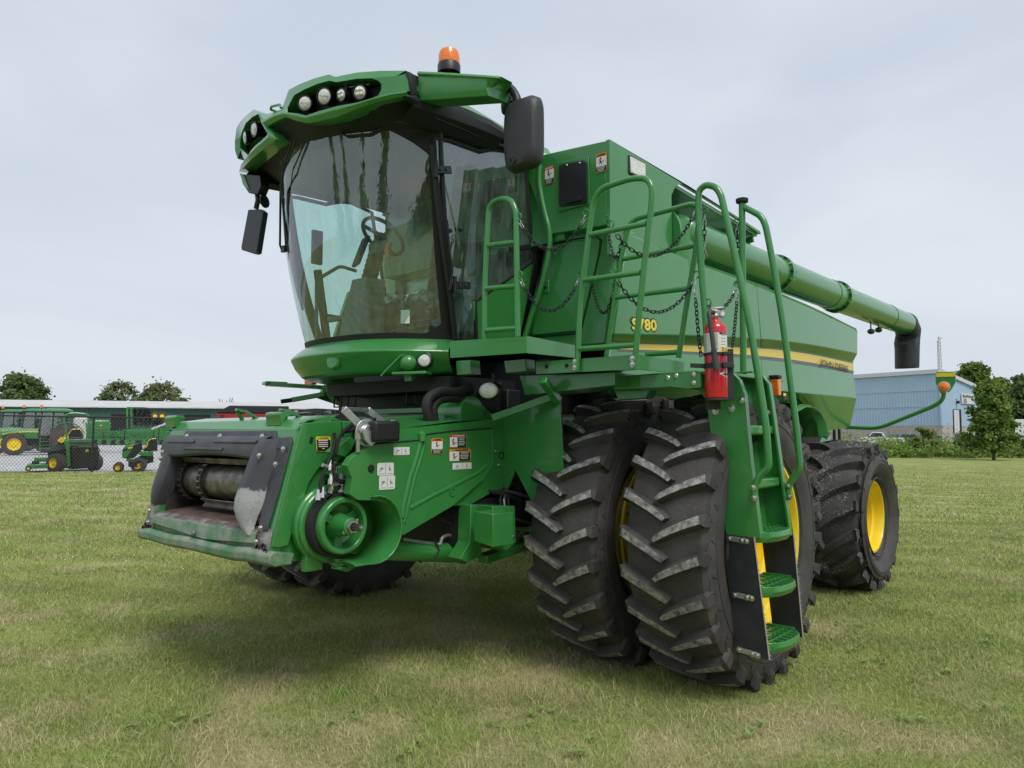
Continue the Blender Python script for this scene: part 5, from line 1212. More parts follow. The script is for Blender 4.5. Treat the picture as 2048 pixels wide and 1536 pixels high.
feet([(1149, 723), (1149, 735), (1265, 717), (1265, 729)], y2 - .022, h2)
y3 = -.50
h3 = rail([ypts([(1213, 710), (1226, 620), (1245, 505), (1256, 455), (1270, 438), (1300, 430), (1384, 408), (1400, 414), (1392, 500), (1375, 600), (1357, 716)], y3)], None,
          [tuple(ypts([(1247, 518), (1391, 491)], y3)), tuple(ypts([(1232, 595), (1376, 577)], y3)), tuple(ypts([(1292, 709), (1358, 704)], y3))])

# ------------------------------------------------------------------ ladder
YA, YB = -.60, -.15
def ya(*l): return [at(a, b, 'y', YA) for a, b in l]
def yb_(*l): return [at(a, b, 'y', YB) for a, b in l]
m = MB()
m.ext(ya((1340, 744), (1460, 742), (1478, 760), (1489, 790), (1494, 850), (1502, 930), (1521, 1078), (1452, 1069), (1420, 860), (1412, 800), (1396, 780), (1340, 776)), (0, .008, 0), GREEN)
m.ext(ya((1460, 742), (1478, 760), (1489, 790), (1494, 850), (1502, 930), (1521, 1078), (1516, 1078), (1497, 930), (1489, 850), (1484, 790), (1474, 764)), (0, .05, 0), GREEN)
m.ext(yb_((1486, 750), (1530, 752), (1543, 768), (1548, 800), (1586, 1070), (1520, 1076), (1500, 940), (1488, 800)), (0, .008, 0), GREEN)
m.ext(yb_((1530, 752), (1543, 768), (1548, 800), (1586, 1070), (1581, 1072), (1543, 800), (1538, 770)), (0, -.04, 0), GREEN)
# riser panel between the plates
pA = ya((1470, 765), (1448, 1060)); 
m.ext([Vector((p.x - .06, YA, p.z)) for p in ya((1440, 790), (1462, 960), (1476, 1068))][:0] or [at(1440, 760, 'y', YA), at(1475, 1068, 'y', YA), at(1475, 1068, 'y', YA) + Vector((0, YB - YA, 0)), at(1440, 760, 'y', YA) + Vector((0, YB - YA, 0))], (-.006, 0, 0), GREEN)
lad = part(m, 'ladder', bev=.004)
for px, py in ((1431, 822), (1464, 816), (1484, 800)): bolt(lad, at(px, py, 'y', YA - .001), (0, -1, 0), .015)
for px, py in ((1504, 829), (1536, 825)): bolt(lad, at(px, py, 'y', YB - .002), (0, -1, 0), .014)
def step(px, py, top_px, deep=.20, grate=False, hang=0):
    a = at(px, py, 'y', YA + .01); L = YB - YA - .02; m = MB(); n = 14
    if not grate:
        pr = [(0, 0), (0, -.055), (-.02, -.065), (-.16, -.03), (-.16, 0)]
        m.loft([[Vector((a.x + u, a.y + t * L, a.z + v)) for u, v in pr] for t in (0, 1)], GREEN, closed=True, cap=True)
        return m.build('step', lad, bev=.012, seg=3)
    pts = []
    for k in range(n + 1):
        t = k / n; bul = .075 * (1 - abs(2 * t - 1) ** 3.2)
        pts.append((a.x - .02 + bul, a.y + t * L))
    rim_ = [[Vector((x, y, a.z + .0)), Vector((x + .006, y, a.z - .03)), Vector((x - .012, y, a.z - .062)), Vector((x - .02, y, a.z - .058)), Vector((x - .014, y, a.z - .02)), Vector((x - .016, y, a.z))] for x, y in pts]
    m.loft(rim_, GREEN, closed=True, cap=True)
    back = a.x - .20
    m.bar((back, a.y, a.z - .015), (back, a.y + L, a.z - .015), .012, .04, GREEN)
    m.bar((back, a.y, a.z - .01), (pts[0][0], a.y, a.z - .01), .012, .04, GREEN); m.bar((back, a.y + L, a.z - .01), (pts[-1][0], a.y + L, a.z - .01), .012, .04, GREEN)
    for k in range(1, 7):
        t = k / 7; x = a.x - .02 + .075 * (1 - abs(2 * t - 1) ** 3.2); m.bar((back, a.y + t * L, a.z - .008), (x, a.y + t * L, a.z - .008), .010, .016, GREEN)
    for u in (.06, .12, .17): m.bar((a.x + .03 - u, a.y, a.z - .008), (a.x + .03 - u, a.y + L, a.z - .008), .010, .014, GREEN)
    for k in range(7):
        for u in (.09, .15): m.ball((a.x + .03 - u, a.y + (k + .5) / 7 * L, a.z), .006, GREEN, 6)
    return m.build('step', lad, bev=.002)
step(1492, 850, 0); step(1505, 960, 0)
step(1522, 1066, 0, grate=True); s2 = step(1532, 1176, 0, grate=True); s3 = step(1540, 1288, 0, grate=True)
m = MB()                                                 # black rubber flaps
def flap(P_): m.ext(P_, (0, .008, 0), CANVAS)
flap(ya((1446, 1068), (1508, 1074), (1539, 1320), (1473, 1307)))
m.build('rubber_flap', lad); m = MB()
flap(yb_((1524, 1080), (1587, 1068), (1606, 1276), (1545, 1255)))
fl = m.build('rubber_flap', lad)
m = MB(); rnd = random.Random(9)
for (A, B, y) in (((1508, 1074), (1539, 1320), YA), ((1587, 1068), (1606, 1276), YB)):
    a, b = at(*A, 'y', y), at(*B, 'y', y)
    m = MB(); m.tube([a, b], .004, FRAY, 6)
    for k in range(90):
        p = a.lerp(b, k / 90 + rnd.random() * .01); L = rnd.uniform(.004, .02); m.tube([p, p + Vector((L, rnd.uniform(-.006, .006), rnd.uniform(-.012, .006)))], [.0016, .0006], FRAY, 4)
    m.build('frayed_edge', fl)
for (A, B) in (((1455, 1076), (1497, 1083)), ((1466, 1189), (1507, 1197)), ((1474, 1298), (1520, 1312))):
    m = MB(); a, b = at(*A, 'y', YA - .004), at(*B, 'y', YA - .004); m.bar(a, b, .006, .032, ZINC, up=(0, 0, 1))
    m.build('clamp_strip', lad, bev=.003)
    for t in (.1, .7, .92): bolt(lad, a.lerp(b, t) + Vector((0, -.003, 0)), (0, -1, 0), .012)
for px, py in ((1521, 1160), (1551, 1262)): bolt(lad, at(px, py, 'y', YB - .005), (0, -1, 0), .014)
# ladder handrails
hA = rail([ya((1509, 1000), (1508, 975), (1520, 950), (1538, 935), (1532, 850), (1500, 650), (1470, 510), (1442, 390), (1432, 374), (1412, 369), (1398, 380), (1396, 420), (1404, 560), (1412, 640), (1416, 742))], None, [], 'ladder_handrail', .021)
feet([(1507, 975), (1509, 996)], YA - .022, hA)
hB = rail([yb_((1577, 1000), (1575, 975), (1590, 950), (1600, 936), (1592, 850), (1565, 640), (1545, 520), (1531, 450), (1522, 432), (1490, 415), (1484, 413))], None, [], 'ladder_handrail', .021)
feet([(1576, 972), (1578, 993)], YB - .022, hB)
m = MB(); c_ = yb_((1484, 405), (1487, 750)); m.tube(c_, .022, GREEN, 14); t = c_[0]; m.lathe(t + Vector((0, 0, -.01)), (0, 0, 1), [(0, .02), (.01, .042), (.03, .045), (.038, .035), (.04, .001)], RUBBER, 8)
m.bar(at(1470, 746, 'y', YB - .03), at(1508, 744, 'y', YB - .03), .05, .012, GREEN); part(m, 'gate_post', bev=.002)
m = MB(); c = at(1551, 775, 'y', .0); m.box(c, (.06, .05, .11), AMBER); m.box(c + Vector((0, 0, .07)), (.07, .06, .025), BLACK); part(m, 'side_indicator', bev=.006)
m = MB(); m.ext([at(a, b, 'x', 1.79) for a, b in ((1565, 786), (1574, 786), (1574, 800), (1565, 800))], (.01, 0, 0), BLACKD); 
q = at(1569.5, 789, 'x', 1.802); rect(m, q, UY, UZ, .07, .03, YSTRIPE); part(m, 'model_plate')

# ------------------------------------------------------------------ chains
def chain(A, B, sag_px, r=.0035, L=.040, silver=(2, 2), eye=True):
    m = MB(); A = Vector(A); B = Vector(B); n = 40
    mid = (A + B) / 2; pts = [A.lerp(B, t / n) + Vector((0, 0, -4 * sag_px * (t / n) * (1 - t / n))) for t in range(n + 1)]
    ln = [0]
    for i in range(n): ln.append(ln[-1] + (pts[i + 1] - pts[i]).length)
    T = ln[-1]; k = max(2, int(T / (L * .74)))
    for j in range(k):
        s0, s1 = T * j / k, T * (j + 1) / k
        def pos(s): return Vector((np.interp(s, ln, [p.x for p in pts]), np.interp(s, ln, [p.y for p in pts]), np.interp(s, ln, [p.z for p in pts])))
        a, b = pos(s0), pos(s1); c = (a + b) / 2; t = (b - a).normalized(); u = t.cross(UZ)
        if u.length < .1: u = t.cross(UX)
        u.normalize(); w = t.cross(u)
        if j % 2: u = (u + w).normalized()
        else: u = (u - w).normalized()
        hl = (b - a).length * .5 + r * 1.2; hw_ = .0105; loop = []
        for q in range(12):
            an = 2 * math.pi * q / 12; ca, sa = math.cos(an), math.sin(an)
            loop.append(c + t * (math.copysign(hl - hw_, ca) + ca * hw_ if abs(ca) > .01 else 0) + u * sa * hw_)
        bright = j < silver[0] or j >= k - silver[1]
        m.tube(loop, r if not bright else r * .8, ZINC if bright else BLACKM, 6, closed=True)
    if eye:
        for p in (A, B): m.tube([p + Vector((.022 * math.cos(q), 0, .022 + .022 * math.sin(q))) for q in np.linspace(-1.6, 3.6, 12)], .005, GREEN, 6)
    return part(m, 'safety_chain')
P = lambda px, py, y: at(px, py, 'y', y)
def sagz(A, B, px, py):                                   # drop needed for the lowest point to reach that pixel row
    mid = (A + B) / 2; d = (mid - CAM).dot(FW); return (py - (768 + 0)) * 0
def ch(a, ya_, b, yb2, low_, **k):
    A, B = P(*a, ya_), P(*b, yb2); mid = (A + B) / 2; y_ = mid.y; q = P(low_[0], low_[1], y_); return chain(A, B, mid.z - q.z, **k)
ch((1037, 440), y1_, (1172, 432), y2, (1098, 501)); ch((1039, 556), y1_, (1160, 556), y2, (1098, 622))
ch((1222, 455), y2, (1393, 420), y3, (1296, 514)); ch((1226, 548), y2, (1393, 556), y3, (1300, 626))
ch((1214, 444), YT - .03, (1246, 464), y3, (1229, 515), silver=(0, 2)); ch((1184, 566), yl - .03, (1228, 578), y3, (1206, 626), silver=(0, 2))
ch((1390, 580), y3, (1402, 712), YA - .02, (1395, 660), silver=(2, 0), eye=False); ch((1416, 612), YA, (1474, 575), YB, (1438, 616), silver=(0, 2))
ch((1475, 590), YB, (1465, 694), YB - .3, (1471, 645), silver=(2, 0), eye=False); ch((1474, 450), YB, (1478, 575), YB, (1476, 520), silver=(2, 1), eye=True)
ch((1409, 430), YA + .02, (1408, 520), YA + .02, (1409, 480), silver=(2, 4), eye=True)

# ------------------------------------------------------------------ rear marker arm
m = MB(); ym_ = 5.25
ap = [at(a, b, 'y', ym_) for a, b in ((1690, 854), (1756, 857), (1868, 812), (1886, 800), (1888, 780))]
m.tube(ap, .026, GREEN, 12, fillet=.12); part(m, 'marker_arm')
m = MB(); q = [at(a, b, 'y', ym_ - .03) for a, b in ((1871, 746), (1873, 744), (1909, 743), (1911, 746), (1911, 764), (1903, 778), (1898, 784), (1880, 786), (1876, 778), (1871, 764))]
m.ext(q, (0, .02, 0), GREEN); mp_ = part(m, 'marker_plate', bev=.004)
m = MB(); m.ext([at(a, b, 'y', ym_ - .034) for a, b in ((1872, 746), (1910, 745), (1910, 753), (1872, 754))], (0, .003, 0), YSTRIPE); m.build('reflector', mp_)
m = MB(); c = at(1888, 774, 'y', ym_ - .035); r_ = 10 * (c - CAM).dot(FW) / F_PX; m.lathe(c, (.1, -1, 0), [(0, r_ * 1.1), (.02, r_ * 1.1), (.021, r_ * 1.0)], WHITE, 24); m.lathe(c, (.1, -1, 0), [(.02, r_ * .95), (.04, r_ * .7), (.048, .001)], AMBER, 24); m.build('indicator_lamp', mp_)

# ================================================================== FIRE EXTINGUISHER (its own thing, strapped to the ladder)
ey = -.75
eb = at(1433, 797, 'y', ey); et = at(1433, 652, 'y', ey); er = (at(1459, 730, 'y', ey).x - at(1407, 730, 'y', ey).x) / 2 * .80
EX = empty('fire_extinguisher', (eb.x, eb.y, eb.z)); tag(EX, 'red fire extinguisher with a white label strapped to the top of the ladder', 'fire extinguisher')
def ep(mb, nm, par=None, **k):
    mb.v = [(v[0] - eb.x, v[1] - eb.y, v[2] - eb.z) for v in mb.v] 
    return mb.build(nm, par or EX, **k)
Hh = et.z - eb.z; hn = (at(1433, 618, 'y', ey).z - eb.z)
m = MB(); m.lathe(eb, (0, 0, 1), [(0, er * .9), (.004, er * .97), (.012, er), (Hh * .96, er), (Hh * 1.0, er * .92), (Hh + .02, er * .68), (Hh + .028, er * .38), (Hh + .035, .022), (Hh + .06, .022)], REDP, 48); m.cyl(eb, eb + Vector((0, 0, .002)), er * .9, REDP, 40)
cylo = ep(m, 'cylinder')
m = MB()
def wrapped(a0, a1, z0, z1_, mt, off=.0012, n=20):
    m.loft([[eb + Vector((math.cos(a) * (er + off), math.sin(a) * (er + off), z)) for z in (z0, z1_)] for a in np.linspace(a0, a1, n)], mt)
cd_ = math.atan2(-DH.y, -DH.x)                            # facing the viewer
dirv = (CAM - eb); fa_ = math.atan2(dirv.y, dirv.x)
zl = lambda py: at(1433, py, 'y', ey).z - eb.z
wrapped(fa_ - 1.5, fa_ + 1.45, zl(706), zl(668), WHITE)
wrapped(fa_ + .35, fa_ + 1.4, zl(671), zl(668), BLACKD, .0018)
wrapped(fa_ + .4, fa_ + 1.4, zl(705), zl(696), YSTRIPE, .0018)
rr3 = random.Random(2)
for k in range(17):
    z = zl(670 + k * 2.05)
    for a0, a1 in ((-1.4, -.75), (-.35, .25)): wrapped(fa_ + a0 + .02, fa_ + a1 - rr3.random() * .12, z, z - .0022, GSTRIPE, .0018, 8)
    if k % 3 == 1 and k < 13: wrapped(fa_ + .5, fa_ + .95, z, z - .003, GSTRIPE, .0018, 6)
for a in (.55, .95): wrapped(fa_ + a, fa_ + a + .22, zl(703.5), zl(697), BLACKD, .0024, 5); wrapped(fa_ + a + .06, fa_ + a + .14, zl(702.5), zl(698), WHITE, .003, 4)
# triangular badge
c = fa_ + .75; w0 = [(.55 - .25, 749), (1.15, 740.5), (1.15, 757)]
m.add([eb + Vector((math.cos(fa_ + a) * (er + .0015), math.sin(fa_ + a) * (er + .0015), zl(py))) for a, py in ((.28, 749), (.7, 744.8), (1.15, 741), (1.15, 757), (.7, 753.2))], [(0, 1, 4), (1, 2, 3, 4)], WHITE)
dd = Vector((math.cos(fa_ + .85), math.sin(fa_ + .85), 0)); tt = Vector((-dd.y, dd.x, 0))
put_text(m, 'ANSUL', eb + dd * (er + .004) + Vector((0, 0, zl(749.5))), tt, UZ, .038, .009, BLACKD, bold=.0007)
dd = Vector((math.cos(fa_ + .9), math.sin(fa_ + .9), 0)); tt = Vector((-dd.y, dd.x, 0))
put_text(m, 'INSTRUCTIONS', eb + dd * (er + .0045) + Vector((0, 0, zl(669.5))), tt, UZ, .05, .005, WHITE)
ep(m, 'instruction_label', cylo)
m = MB(); vt = eb + Vector((0, 0, Hh + .05))
m.lathe(vt, (0, 0, 1), [(0, .022), (.005, .028), (.018, .028), (.02, .018), (.045, .018), (.046, .001)], ZINC, 20)
s_ = RT
m.bar(vt + Vector((0, 0, .055)) - s_ * .03, vt + Vector((0, 0, .062)) + s_ * .055, .022, .012, ZINC); m.bar(vt + Vector((0, 0, .036)) - s_ * .03, vt + Vector((0, 0, .032)) + s_ * .03, .024, .03, ZINC)
ep(m, 'valve_head', bev=.003)
m = MB(); c = vt + s_ * .042 + Vector((0, 0, .022)) - DH * .012; m.lathe(c, -DH, [(-.012, .001), (-.012, .022), (0, .022), (.004, .018), (.005, .001)], ZINC, 20); rect(m, c - DH * .0055, s_, UZ, .022, .022, WHITE, cut=.006); ep(m, 'gauge')
m = MB(); h0 = vt - s_ * .012 + Vector((0, 0, .03)) - DH * .02
hp_ = [h0, h0 - s_ * .045 + Vector((0, 0, .0)) - DH * .05, eb - s_ * .045 - DH * (er + .015) + Vector((0, 0, zl(665))), eb - s_ * .035 - DH * (er + .022) + Vector((0, 0, zl(703)))]
m.tube(hp_, .0135, HOSE, 12, fillet=.06); e_ = hp_[-1]; 
ho = ep(m, 'discharge_hose'); 
m = MB(); m.tube([e_, e_ + Vector((0, 0, -.02))], [.017, .016], GREY_PL, 12); m.tube([e_ + Vector((0, 0, -.01)), e_ + s_ * .018 + Vector((0, 0, zl(742) - zl(703)))], [.014, .023], HOSE, 16); ep(m, 'nozzle', ho)
m = MB(); bq = eb + s_ * (er + .022) + DH * .03
m.box(bq + Vector((0, 0, (zl(697) + zl(800)) / 2)), (.045, .03, zl(697) - zl(800)), CANVAS, Matrix.Rotation(TH, 3, 'Z')); m.box(eb + DH * (er + .012) + Vector((0, 0, zl(748))), (.09, .012, .42), CANVAS, Matrix.Rotation(TH, 3, 'Z'))
m.cyl(eb + Vector((0, 0, -.012)), eb + Vector((0, 0, -.002)), er * 1.02, CANVAS, 32)
ep(m, 'wall_bracket', bev=.002)
for py, w in ((709, .018), (732, .030)):
    m = MB(); z = zl(py); m.lathe(eb + Vector((0, 0, z - w / 2)), (0, 0, 1), [(0, er + .001), (0, er + .005), (w, er + .005), (w, er + .001)], CANVAS, 48)
    b0_ = eb - DH * (er + .01) + s_ * .02 + Vector((0, 0, z)); m.box(b0_ + s_ * .03, (.06, .018, w * 1.1), CANVAS, Matrix.Rotation(TH, 3, 'Z'))
    if py == 732: m.bar(eb - s_ * er + Vector((0, 0, z)), eb - s_ * (er + .085) + Vector((0, 0, z + .004)), .02, .026, CANVAS); m.bar(eb + s_ * er + Vector((0, 0, z)), eb + s_ * (er + .04) + Vector((0, 0, z + .004)), .02, .026, CANVAS)
    ep(m, 'strap', bev=.002)
# ================================================================== THE GROUND
def cam2w(s, d): return CAM.x + RT.x * s + DH.x * d, CAM.y + RT.y * s + DH.y * d
def gh_np(s, d):
    ss = lambda v: np.clip(v, 0, 1) ** 2 * (3 - 2 * np.clip(v, 0, 1))
    return .36 * ss((d - 9) / 16) * ss((-s / np.maximum(d, 1) - .05) / .3)
def sheet(name, S, D_, m, dz=0, kind='structure'):
    S = np.array(S, float); D_ = np.array(D_, float); s, d = np.meshgrid(S, D_); z = gh_np(s, d) + dz
    x = CAM.x + RT.x * s + DH.x * d; y = CAM.y + RT.y * s + DH.y * d
    vs = np.stack([x, y, z], -1).reshape(-1, 3); n = len(S)
    fs = [(i * n + j, i * n + j + 1, (i + 1) * n + j + 1, (i + 1) * n + j) for i in range(len(D_) - 1) for j in range(n - 1)]
    me = bpy.data.meshes.new(name); me.from_pydata(vs.tolist(), [], fs); me.materials.append(m); me.update()
    me.polygons.foreach_set('use_smooth', [True] * len(fs))
    o = bpy.data.objects.new(name, me); COL.objects.link(o); tag(o, kind=kind); return o
def lawn_nodes(m, blade=False):
    nt = m.node_tree; b = nt.nodes['Principled BSDF']; ge = N(nt, 'ShaderNodeNewGeometry')
    def noise(sc_, det=4, scl=None):
        src = ge.outputs['Position']
        if scl:
            mp = N(nt, 'ShaderNodeMapping'); mp.inputs['Scale'].default_value = scl; nt.links.new(src, mp.inputs[0]); src = mp.outputs[0]
        n = N(nt, 'ShaderNodeTexNoise', i_Scale=sc_, i_Detail=det, i_Roughness=.6); nt.links.new(src, n.inputs['Vector']); return n.outputs['Fac']
    def ramp(src, p0, p1):
        r = N(nt, 'ShaderNodeMapRange', interpolation_type='SMOOTHSTEP'); r.inputs['From Min'].default_value = p0; r.inputs['From Max'].default_value = p1; nt.links.new(src, r.inputs[0]); return r.outputs[0]
    def mix(f, a, b_):
        x = N(nt, 'ShaderNodeMixRGB'); 
        if isinstance(f, float): x.inputs[0].default_value = f
        else: nt.links.new(f, x.inputs[0])
        for i, q in ((1, a), (2, b_)):
            if isinstance(q, tuple): x.inputs[i].default_value = (*q, 1)
            else: nt.links.new(q, x.inputs[i])
        return x.outputs[0]
    g1, g2, straw, lush = (.275, .32, .088), (.34, .385, .115), (.46, .43, .215), (.22, .34, .068)
    if not blade: g1, g2, straw, lush = [tuple(v * .80 for v in q) for q in (g1, g2, straw, lush)]
    c = mix(ramp(noise(.55), .35, .65), g1, g2)
    c = mix(ramp(noise(1.3, 5), .56, .72), c, lush)
    # dry patches where the traffic has been, in front of the machine
    dst = N(nt, 'ShaderNodeVectorMath', operation='DISTANCE'); px_, py_ = cam2w(-1.2, 4.6); dst.inputs[1].default_value = (px_, py_, 0); nt.links.new(ge.outputs['Position'], dst.inputs[0])
    near = ramp(dst.outputs['Value'], 5.2, 1.0)
    n2 = N(nt, 'ShaderNodeMath', operation='MULTIPLY_ADD'); nt.links.new(near, n2.inputs[0]); n2.inputs[1].default_value = .07
    nt.links.new(noise(.9, 6), n2.inputs[2]); c = mix(ramp(n2.outputs[0], .52, .68), c, straw)
    if blade:
        at_ = N(nt, 'ShaderNodeAttribute', attribute_name='tint'); sep = N(nt, 'ShaderNodeSeparateColor'); nt.links.new(at_.outputs['Color'], sep.inputs[0])
        c = mix(ramp(sep.outputs[0], .78, .93), c, (.46, .42, .24)); c = mix(ramp(sep.outputs[0], .14, .02), c, (.12, .20, .075)); c2 = N(nt, 'ShaderNodeHueSaturation'); nt.links.new(c, c2.inputs['Color'])
        r = N(nt, 'ShaderNodeMapRange'); r.inputs['To Min'].default_value = .62; r.inputs['To Max'].default_value = 1.4; nt.links.new(sep.outputs[1], r.inputs[0]); nt.links.new(r.outputs[0], c2.inputs['Value']); c = c2.outputs[0]
    else:
        # mowing stripes far off and mottling
        mp = N(nt, 'ShaderNodeMapping'); mp.inputs['Rotation'].default_value = (0, 0, R(-28)); nt.links.new(ge.outputs['Position'], mp.inputs[0])
        w = N(nt, 'ShaderNodeTexWave', i_Scale=.32, i_Distortion=1.2, i_Detail=2.0); w.bands_direction = 'Y'; nt.links.new(mp.outputs[0], w.inputs[0])
        h = N(nt, 'ShaderNodeHueSaturation'); nt.links.new(c, h.inputs['Color']); r = N(nt, 'ShaderNodeMapRange'); r.inputs['To Min'].default_value = .9; r.inputs['To Max'].default_value = 1.22; nt.links.new(w.outputs['Fac'], r.inputs[0]); nt.links.new(r.outputs[0], h.inputs['Value']); c = h.outputs[0]
        n3 = N(nt, 'ShaderNodeTexNoise', i_Scale=22.0, i_Detail=6.0, i_Roughness=.75); nt.links.new(ge.outputs['Position'], n3.inputs['Vector'])
        h = N(nt, 'ShaderNodeHueSaturation'); nt.links.new(c, h.inputs['Color']); r = N(nt, 'ShaderNodeMapRange'); r.inputs['From Min'].default_value = .3; r.inputs['From Max'].default_value = .7; r.inputs['To Min'].default_value = .55; r.inputs['To Max'].default_value = 1.25; nt.links.new(n3.outputs['Fac'], r.inputs[0]); nt.links.new(r.outputs[0], h.inputs['Value']); c = h.outputs[0]
        bp = N(nt, 'ShaderNodeBump', i_Strength=.6, i_Distance=.03); nt.links.new(n3.outputs['Fac'], bp.inputs['Height']); nt.links.new(bp.outputs[0], b.inputs['Normal'])
    nt.links.new(c, b.inputs['Base Color']); b.inputs['Specular IOR Level'].default_value = .2
LAWN = mat('lawn_ground', (.1, .12, .05), .9); lawn_nodes(LAWN)
BLADE = mat('grass_blade', (.1, .13, .05), .6); lawn_nodes(BLADE, True)
dd = [-60, -30, -10, 0, 4, 8] + list(np.linspace(10, 40, 31)) + [45, 50, 60, 80, 120, 200, 400, 800]
sw = [-700, -300, -150, -80, -60, -50, -40] + list(np.linspace(-32, 6, 39)) + [10, 20, 40, 80, 160, 400, 700]
sheet('lawn', sw, dd, LAWN)
GRAV = mat('gravel', (.42, .42, .42), .9, col2=(.56, .56, .56), nscale=1.5, bump=.5, bscale=12)
sheet('gravel_yard', [-120, -80, -60, -50, -40] + list(np.linspace(-32, -3, 30)), list(np.linspace(25.4, 40, 16)) + [50, 60, 75, 90, 110], GRAV, .006)
ASPH = mat('asphalt', (.13, .13, .135), .9, col2=(.17, .17, .17), nscale=3)
sheet('car_park', [30, 45, 60, 80, 110], [60, 80, 100, 118], ASPH, .006)

def grass():
    rg = np.random.default_rng(5); V, Fq, T = [], [], []; base = 0
    out_v = []; out_f = []; out_t = []
    for d0, d1, dens, hgt, wid in ((3.3, 6.0, 700, .050, .0032), (6.0, 11, 250, .050, .0045), (3.3, 5.2, 15000, .028, .0021), (5.2, 8.5, 6500, .031, .0030), (8.5, 14, 2100, .036, .0052), (14, 40, 400, .042, .011)):
        A = .76 * (d1 * d1 - d0 * d0); n = int(A * dens)
        d = np.sqrt(rg.uniform(d0 * d0, d1 * d1, n)); s = rg.uniform(-1, 1, n) * (.72 * d + .4)
        keep = ~((d > 25.3) & (s < -4)) & (rg.random(n) > np.clip((d - 16) / 24, 0, 1) ** .8 * .999); d = d[keep]; s = s[keep]; n = len(d)
        x = CAM.x + RT.x * s + DH.x * d; y = CAM.y + RT.y * s + DH.y * d; z = gh_np(s, d)
        clump = .65 + .7 * (.5 + .5 * np.sin(x * 3.1 + np.sin(y * 2.3) * 2) * np.cos(y * 2.7 + np.sin(x * 1.7) * 2)) * rg.uniform(.6, 1.3, n)
        h = hgt * clump * rg.uniform(.5, 1.25, n) * np.where(rg.random(n) < .05, 1.7, 1); a = rg.uniform(0, 2 * np.pi, n); w = wid * rg.uniform(.6, 1.3, n)
        lean = rg.uniform(.15, 1.5, n) * h; la = rg.uniform(0, 2 * np.pi, n) * .85 + 2.2 * np.sin(x * 1.9 + y * 1.1 + 2 * np.sin(y * 2.1))
        if dens in (700, 250): la = rg.uniform(0, 2 * np.pi, n); a = rg.uniform(0, 2 * np.pi, n)
        flat = rg.random(n) < (.5 if dens in (700, 250) else .16); lean = np.where(flat, h * 2.2, lean); h = np.where(flat, h * .45, h)
        B = np.stack([x, y, z], -1); W = np.stack([np.cos(a) * w / 2, np.sin(a) * w / 2, 0 * w], -1)
        L = np.stack([np.cos(la) * lean, np.sin(la) * lean, h], -1)
        m1 = B + L * [.35, .35, .6]
        vs = np.stack([B - W, B + W, m1 + W * .8, m1 - W * .8, B + L], 1).reshape(-1, 3)
        k = np.arange(n)[:, None] * 5 + base
        out_v.append(vs); out_f.append((k + [0, 1, 2, 3], k + [3, 2, 4])); base += n * 5
        t = np.stack([rg.random(n), rg.random(n)], -1)
        if dens in (700, 250): t[:, 1] = .55 + .45 * t[:, 1]; t[:, 0] = .35 + .6 * t[:, 0]
        out_t.append(np.repeat(t, 5, 0))
    v = np.concatenate(out_v); q = np.concatenate([f[0] for f in out_f]); t3 = np.concatenate([f[1] for f in out_f]); tt = np.concatenate(out_t)
    me = bpy.data.meshes.new('grass'); nq, n3 = len(q), len(t3)
    me.vertices.add(len(v)); me.vertices.foreach_set('co', v.astype(np.float32).ravel())
    me.loops.add(nq * 4 + n3 * 3); me.polygons.add(nq + n3)
    me.loops.foreach_set('vertex_index', np.concatenate([q.ravel(), t3.ravel()]).astype(np.int32))
    ls = np.concatenate([np.arange(nq) * 4, nq * 4 + np.arange(n3) * 3]).astype(np.int32)
    me.polygons.foreach_set('loop_start', ls)
    me.polygons.foreach_set('use_smooth', np.ones(nq + n3, bool))
    ca = me.attributes.new('tint', 'FLOAT_COLOR', 'POINT'); cc = np.ones((len(v), 4), np.float32); cc[:, 0] = tt[:, 0]; cc[:, 1] = tt[:, 1]
    ca.data.foreach_set('color', cc.ravel())
    me.update(calc_edges=True); me.materials.append(BLADE)
    o = bpy.data.objects.new('grass', me); COL.objects.link(o); tag(o, kind='stuff'); return o
grass()
def quads(name, C, Ux, Vx, m, parent=None, tri=False):
    n = len(C); vs = np.stack([C - Ux - Vx, C + Ux - Vx, C + Ux + Vx, C - Ux + Vx], 1).reshape(-1, 3)
    me = bpy.data.meshes.new(name); me.vertices.add(n * 4); me.vertices.foreach_set('co', vs.astype(np.float32).ravel())
    me.loops.add(n * 4); me.polygons.add(n); me.loops.foreach_set('vertex_index', np.arange(n * 4, dtype=np.int32)); me.polygons.foreach_set('loop_start', (np.arange(n) * 4).astype(np.int32))
    me.update(calc_edges=True); me.materials.append(m)
    o = bpy.data.objects.new(name, me); COL.objects.link(o); o.parent = parent; return o
# clover flowers
def clover():
    rg = np.random.default_rng(8); m = MB(); P = []
    c = [(-6, 12), (-8, 15), (-4.5, 14), (-10, 18), (-9, 22), (8, 16), (7, 12), (9, 20), (-12, 21), (-7, 19)]
    for k in range(1700):
        q = c[rg.integers(len(c))]; s, d = q[0] + rg.normal() * 1.9, q[1] + rg.normal() * 2.2
        if d < 8.5 or d > 25: continue
        x, y = cam2w(s, d); P.append((x, y, float(gh_np(np.array(s), np.array(d))) + .045))
    for p in P:
        r = .009; x, y, z = p
        m.add([(x + r, y, z), (x, y + r, z), (x - r, y, z), (x, y - r, z), (x, y, z + r), (x, y, z - r)], [(0, 1, 4), (1, 2, 4), (2, 3, 4), (3, 0, 4), (1, 0, 5), (2, 1, 5), (3, 2, 5), (0, 3, 5)], WHITE)
    me = bpy.data.meshes.new('clover_blossoms'); me.from_pydata(m.v, [], m.f); me.materials.append(WHITE); o = bpy.data.objects.new('clover_blossoms', me); COL.objects.link(o); tag(o, kind='stuff')
clover()
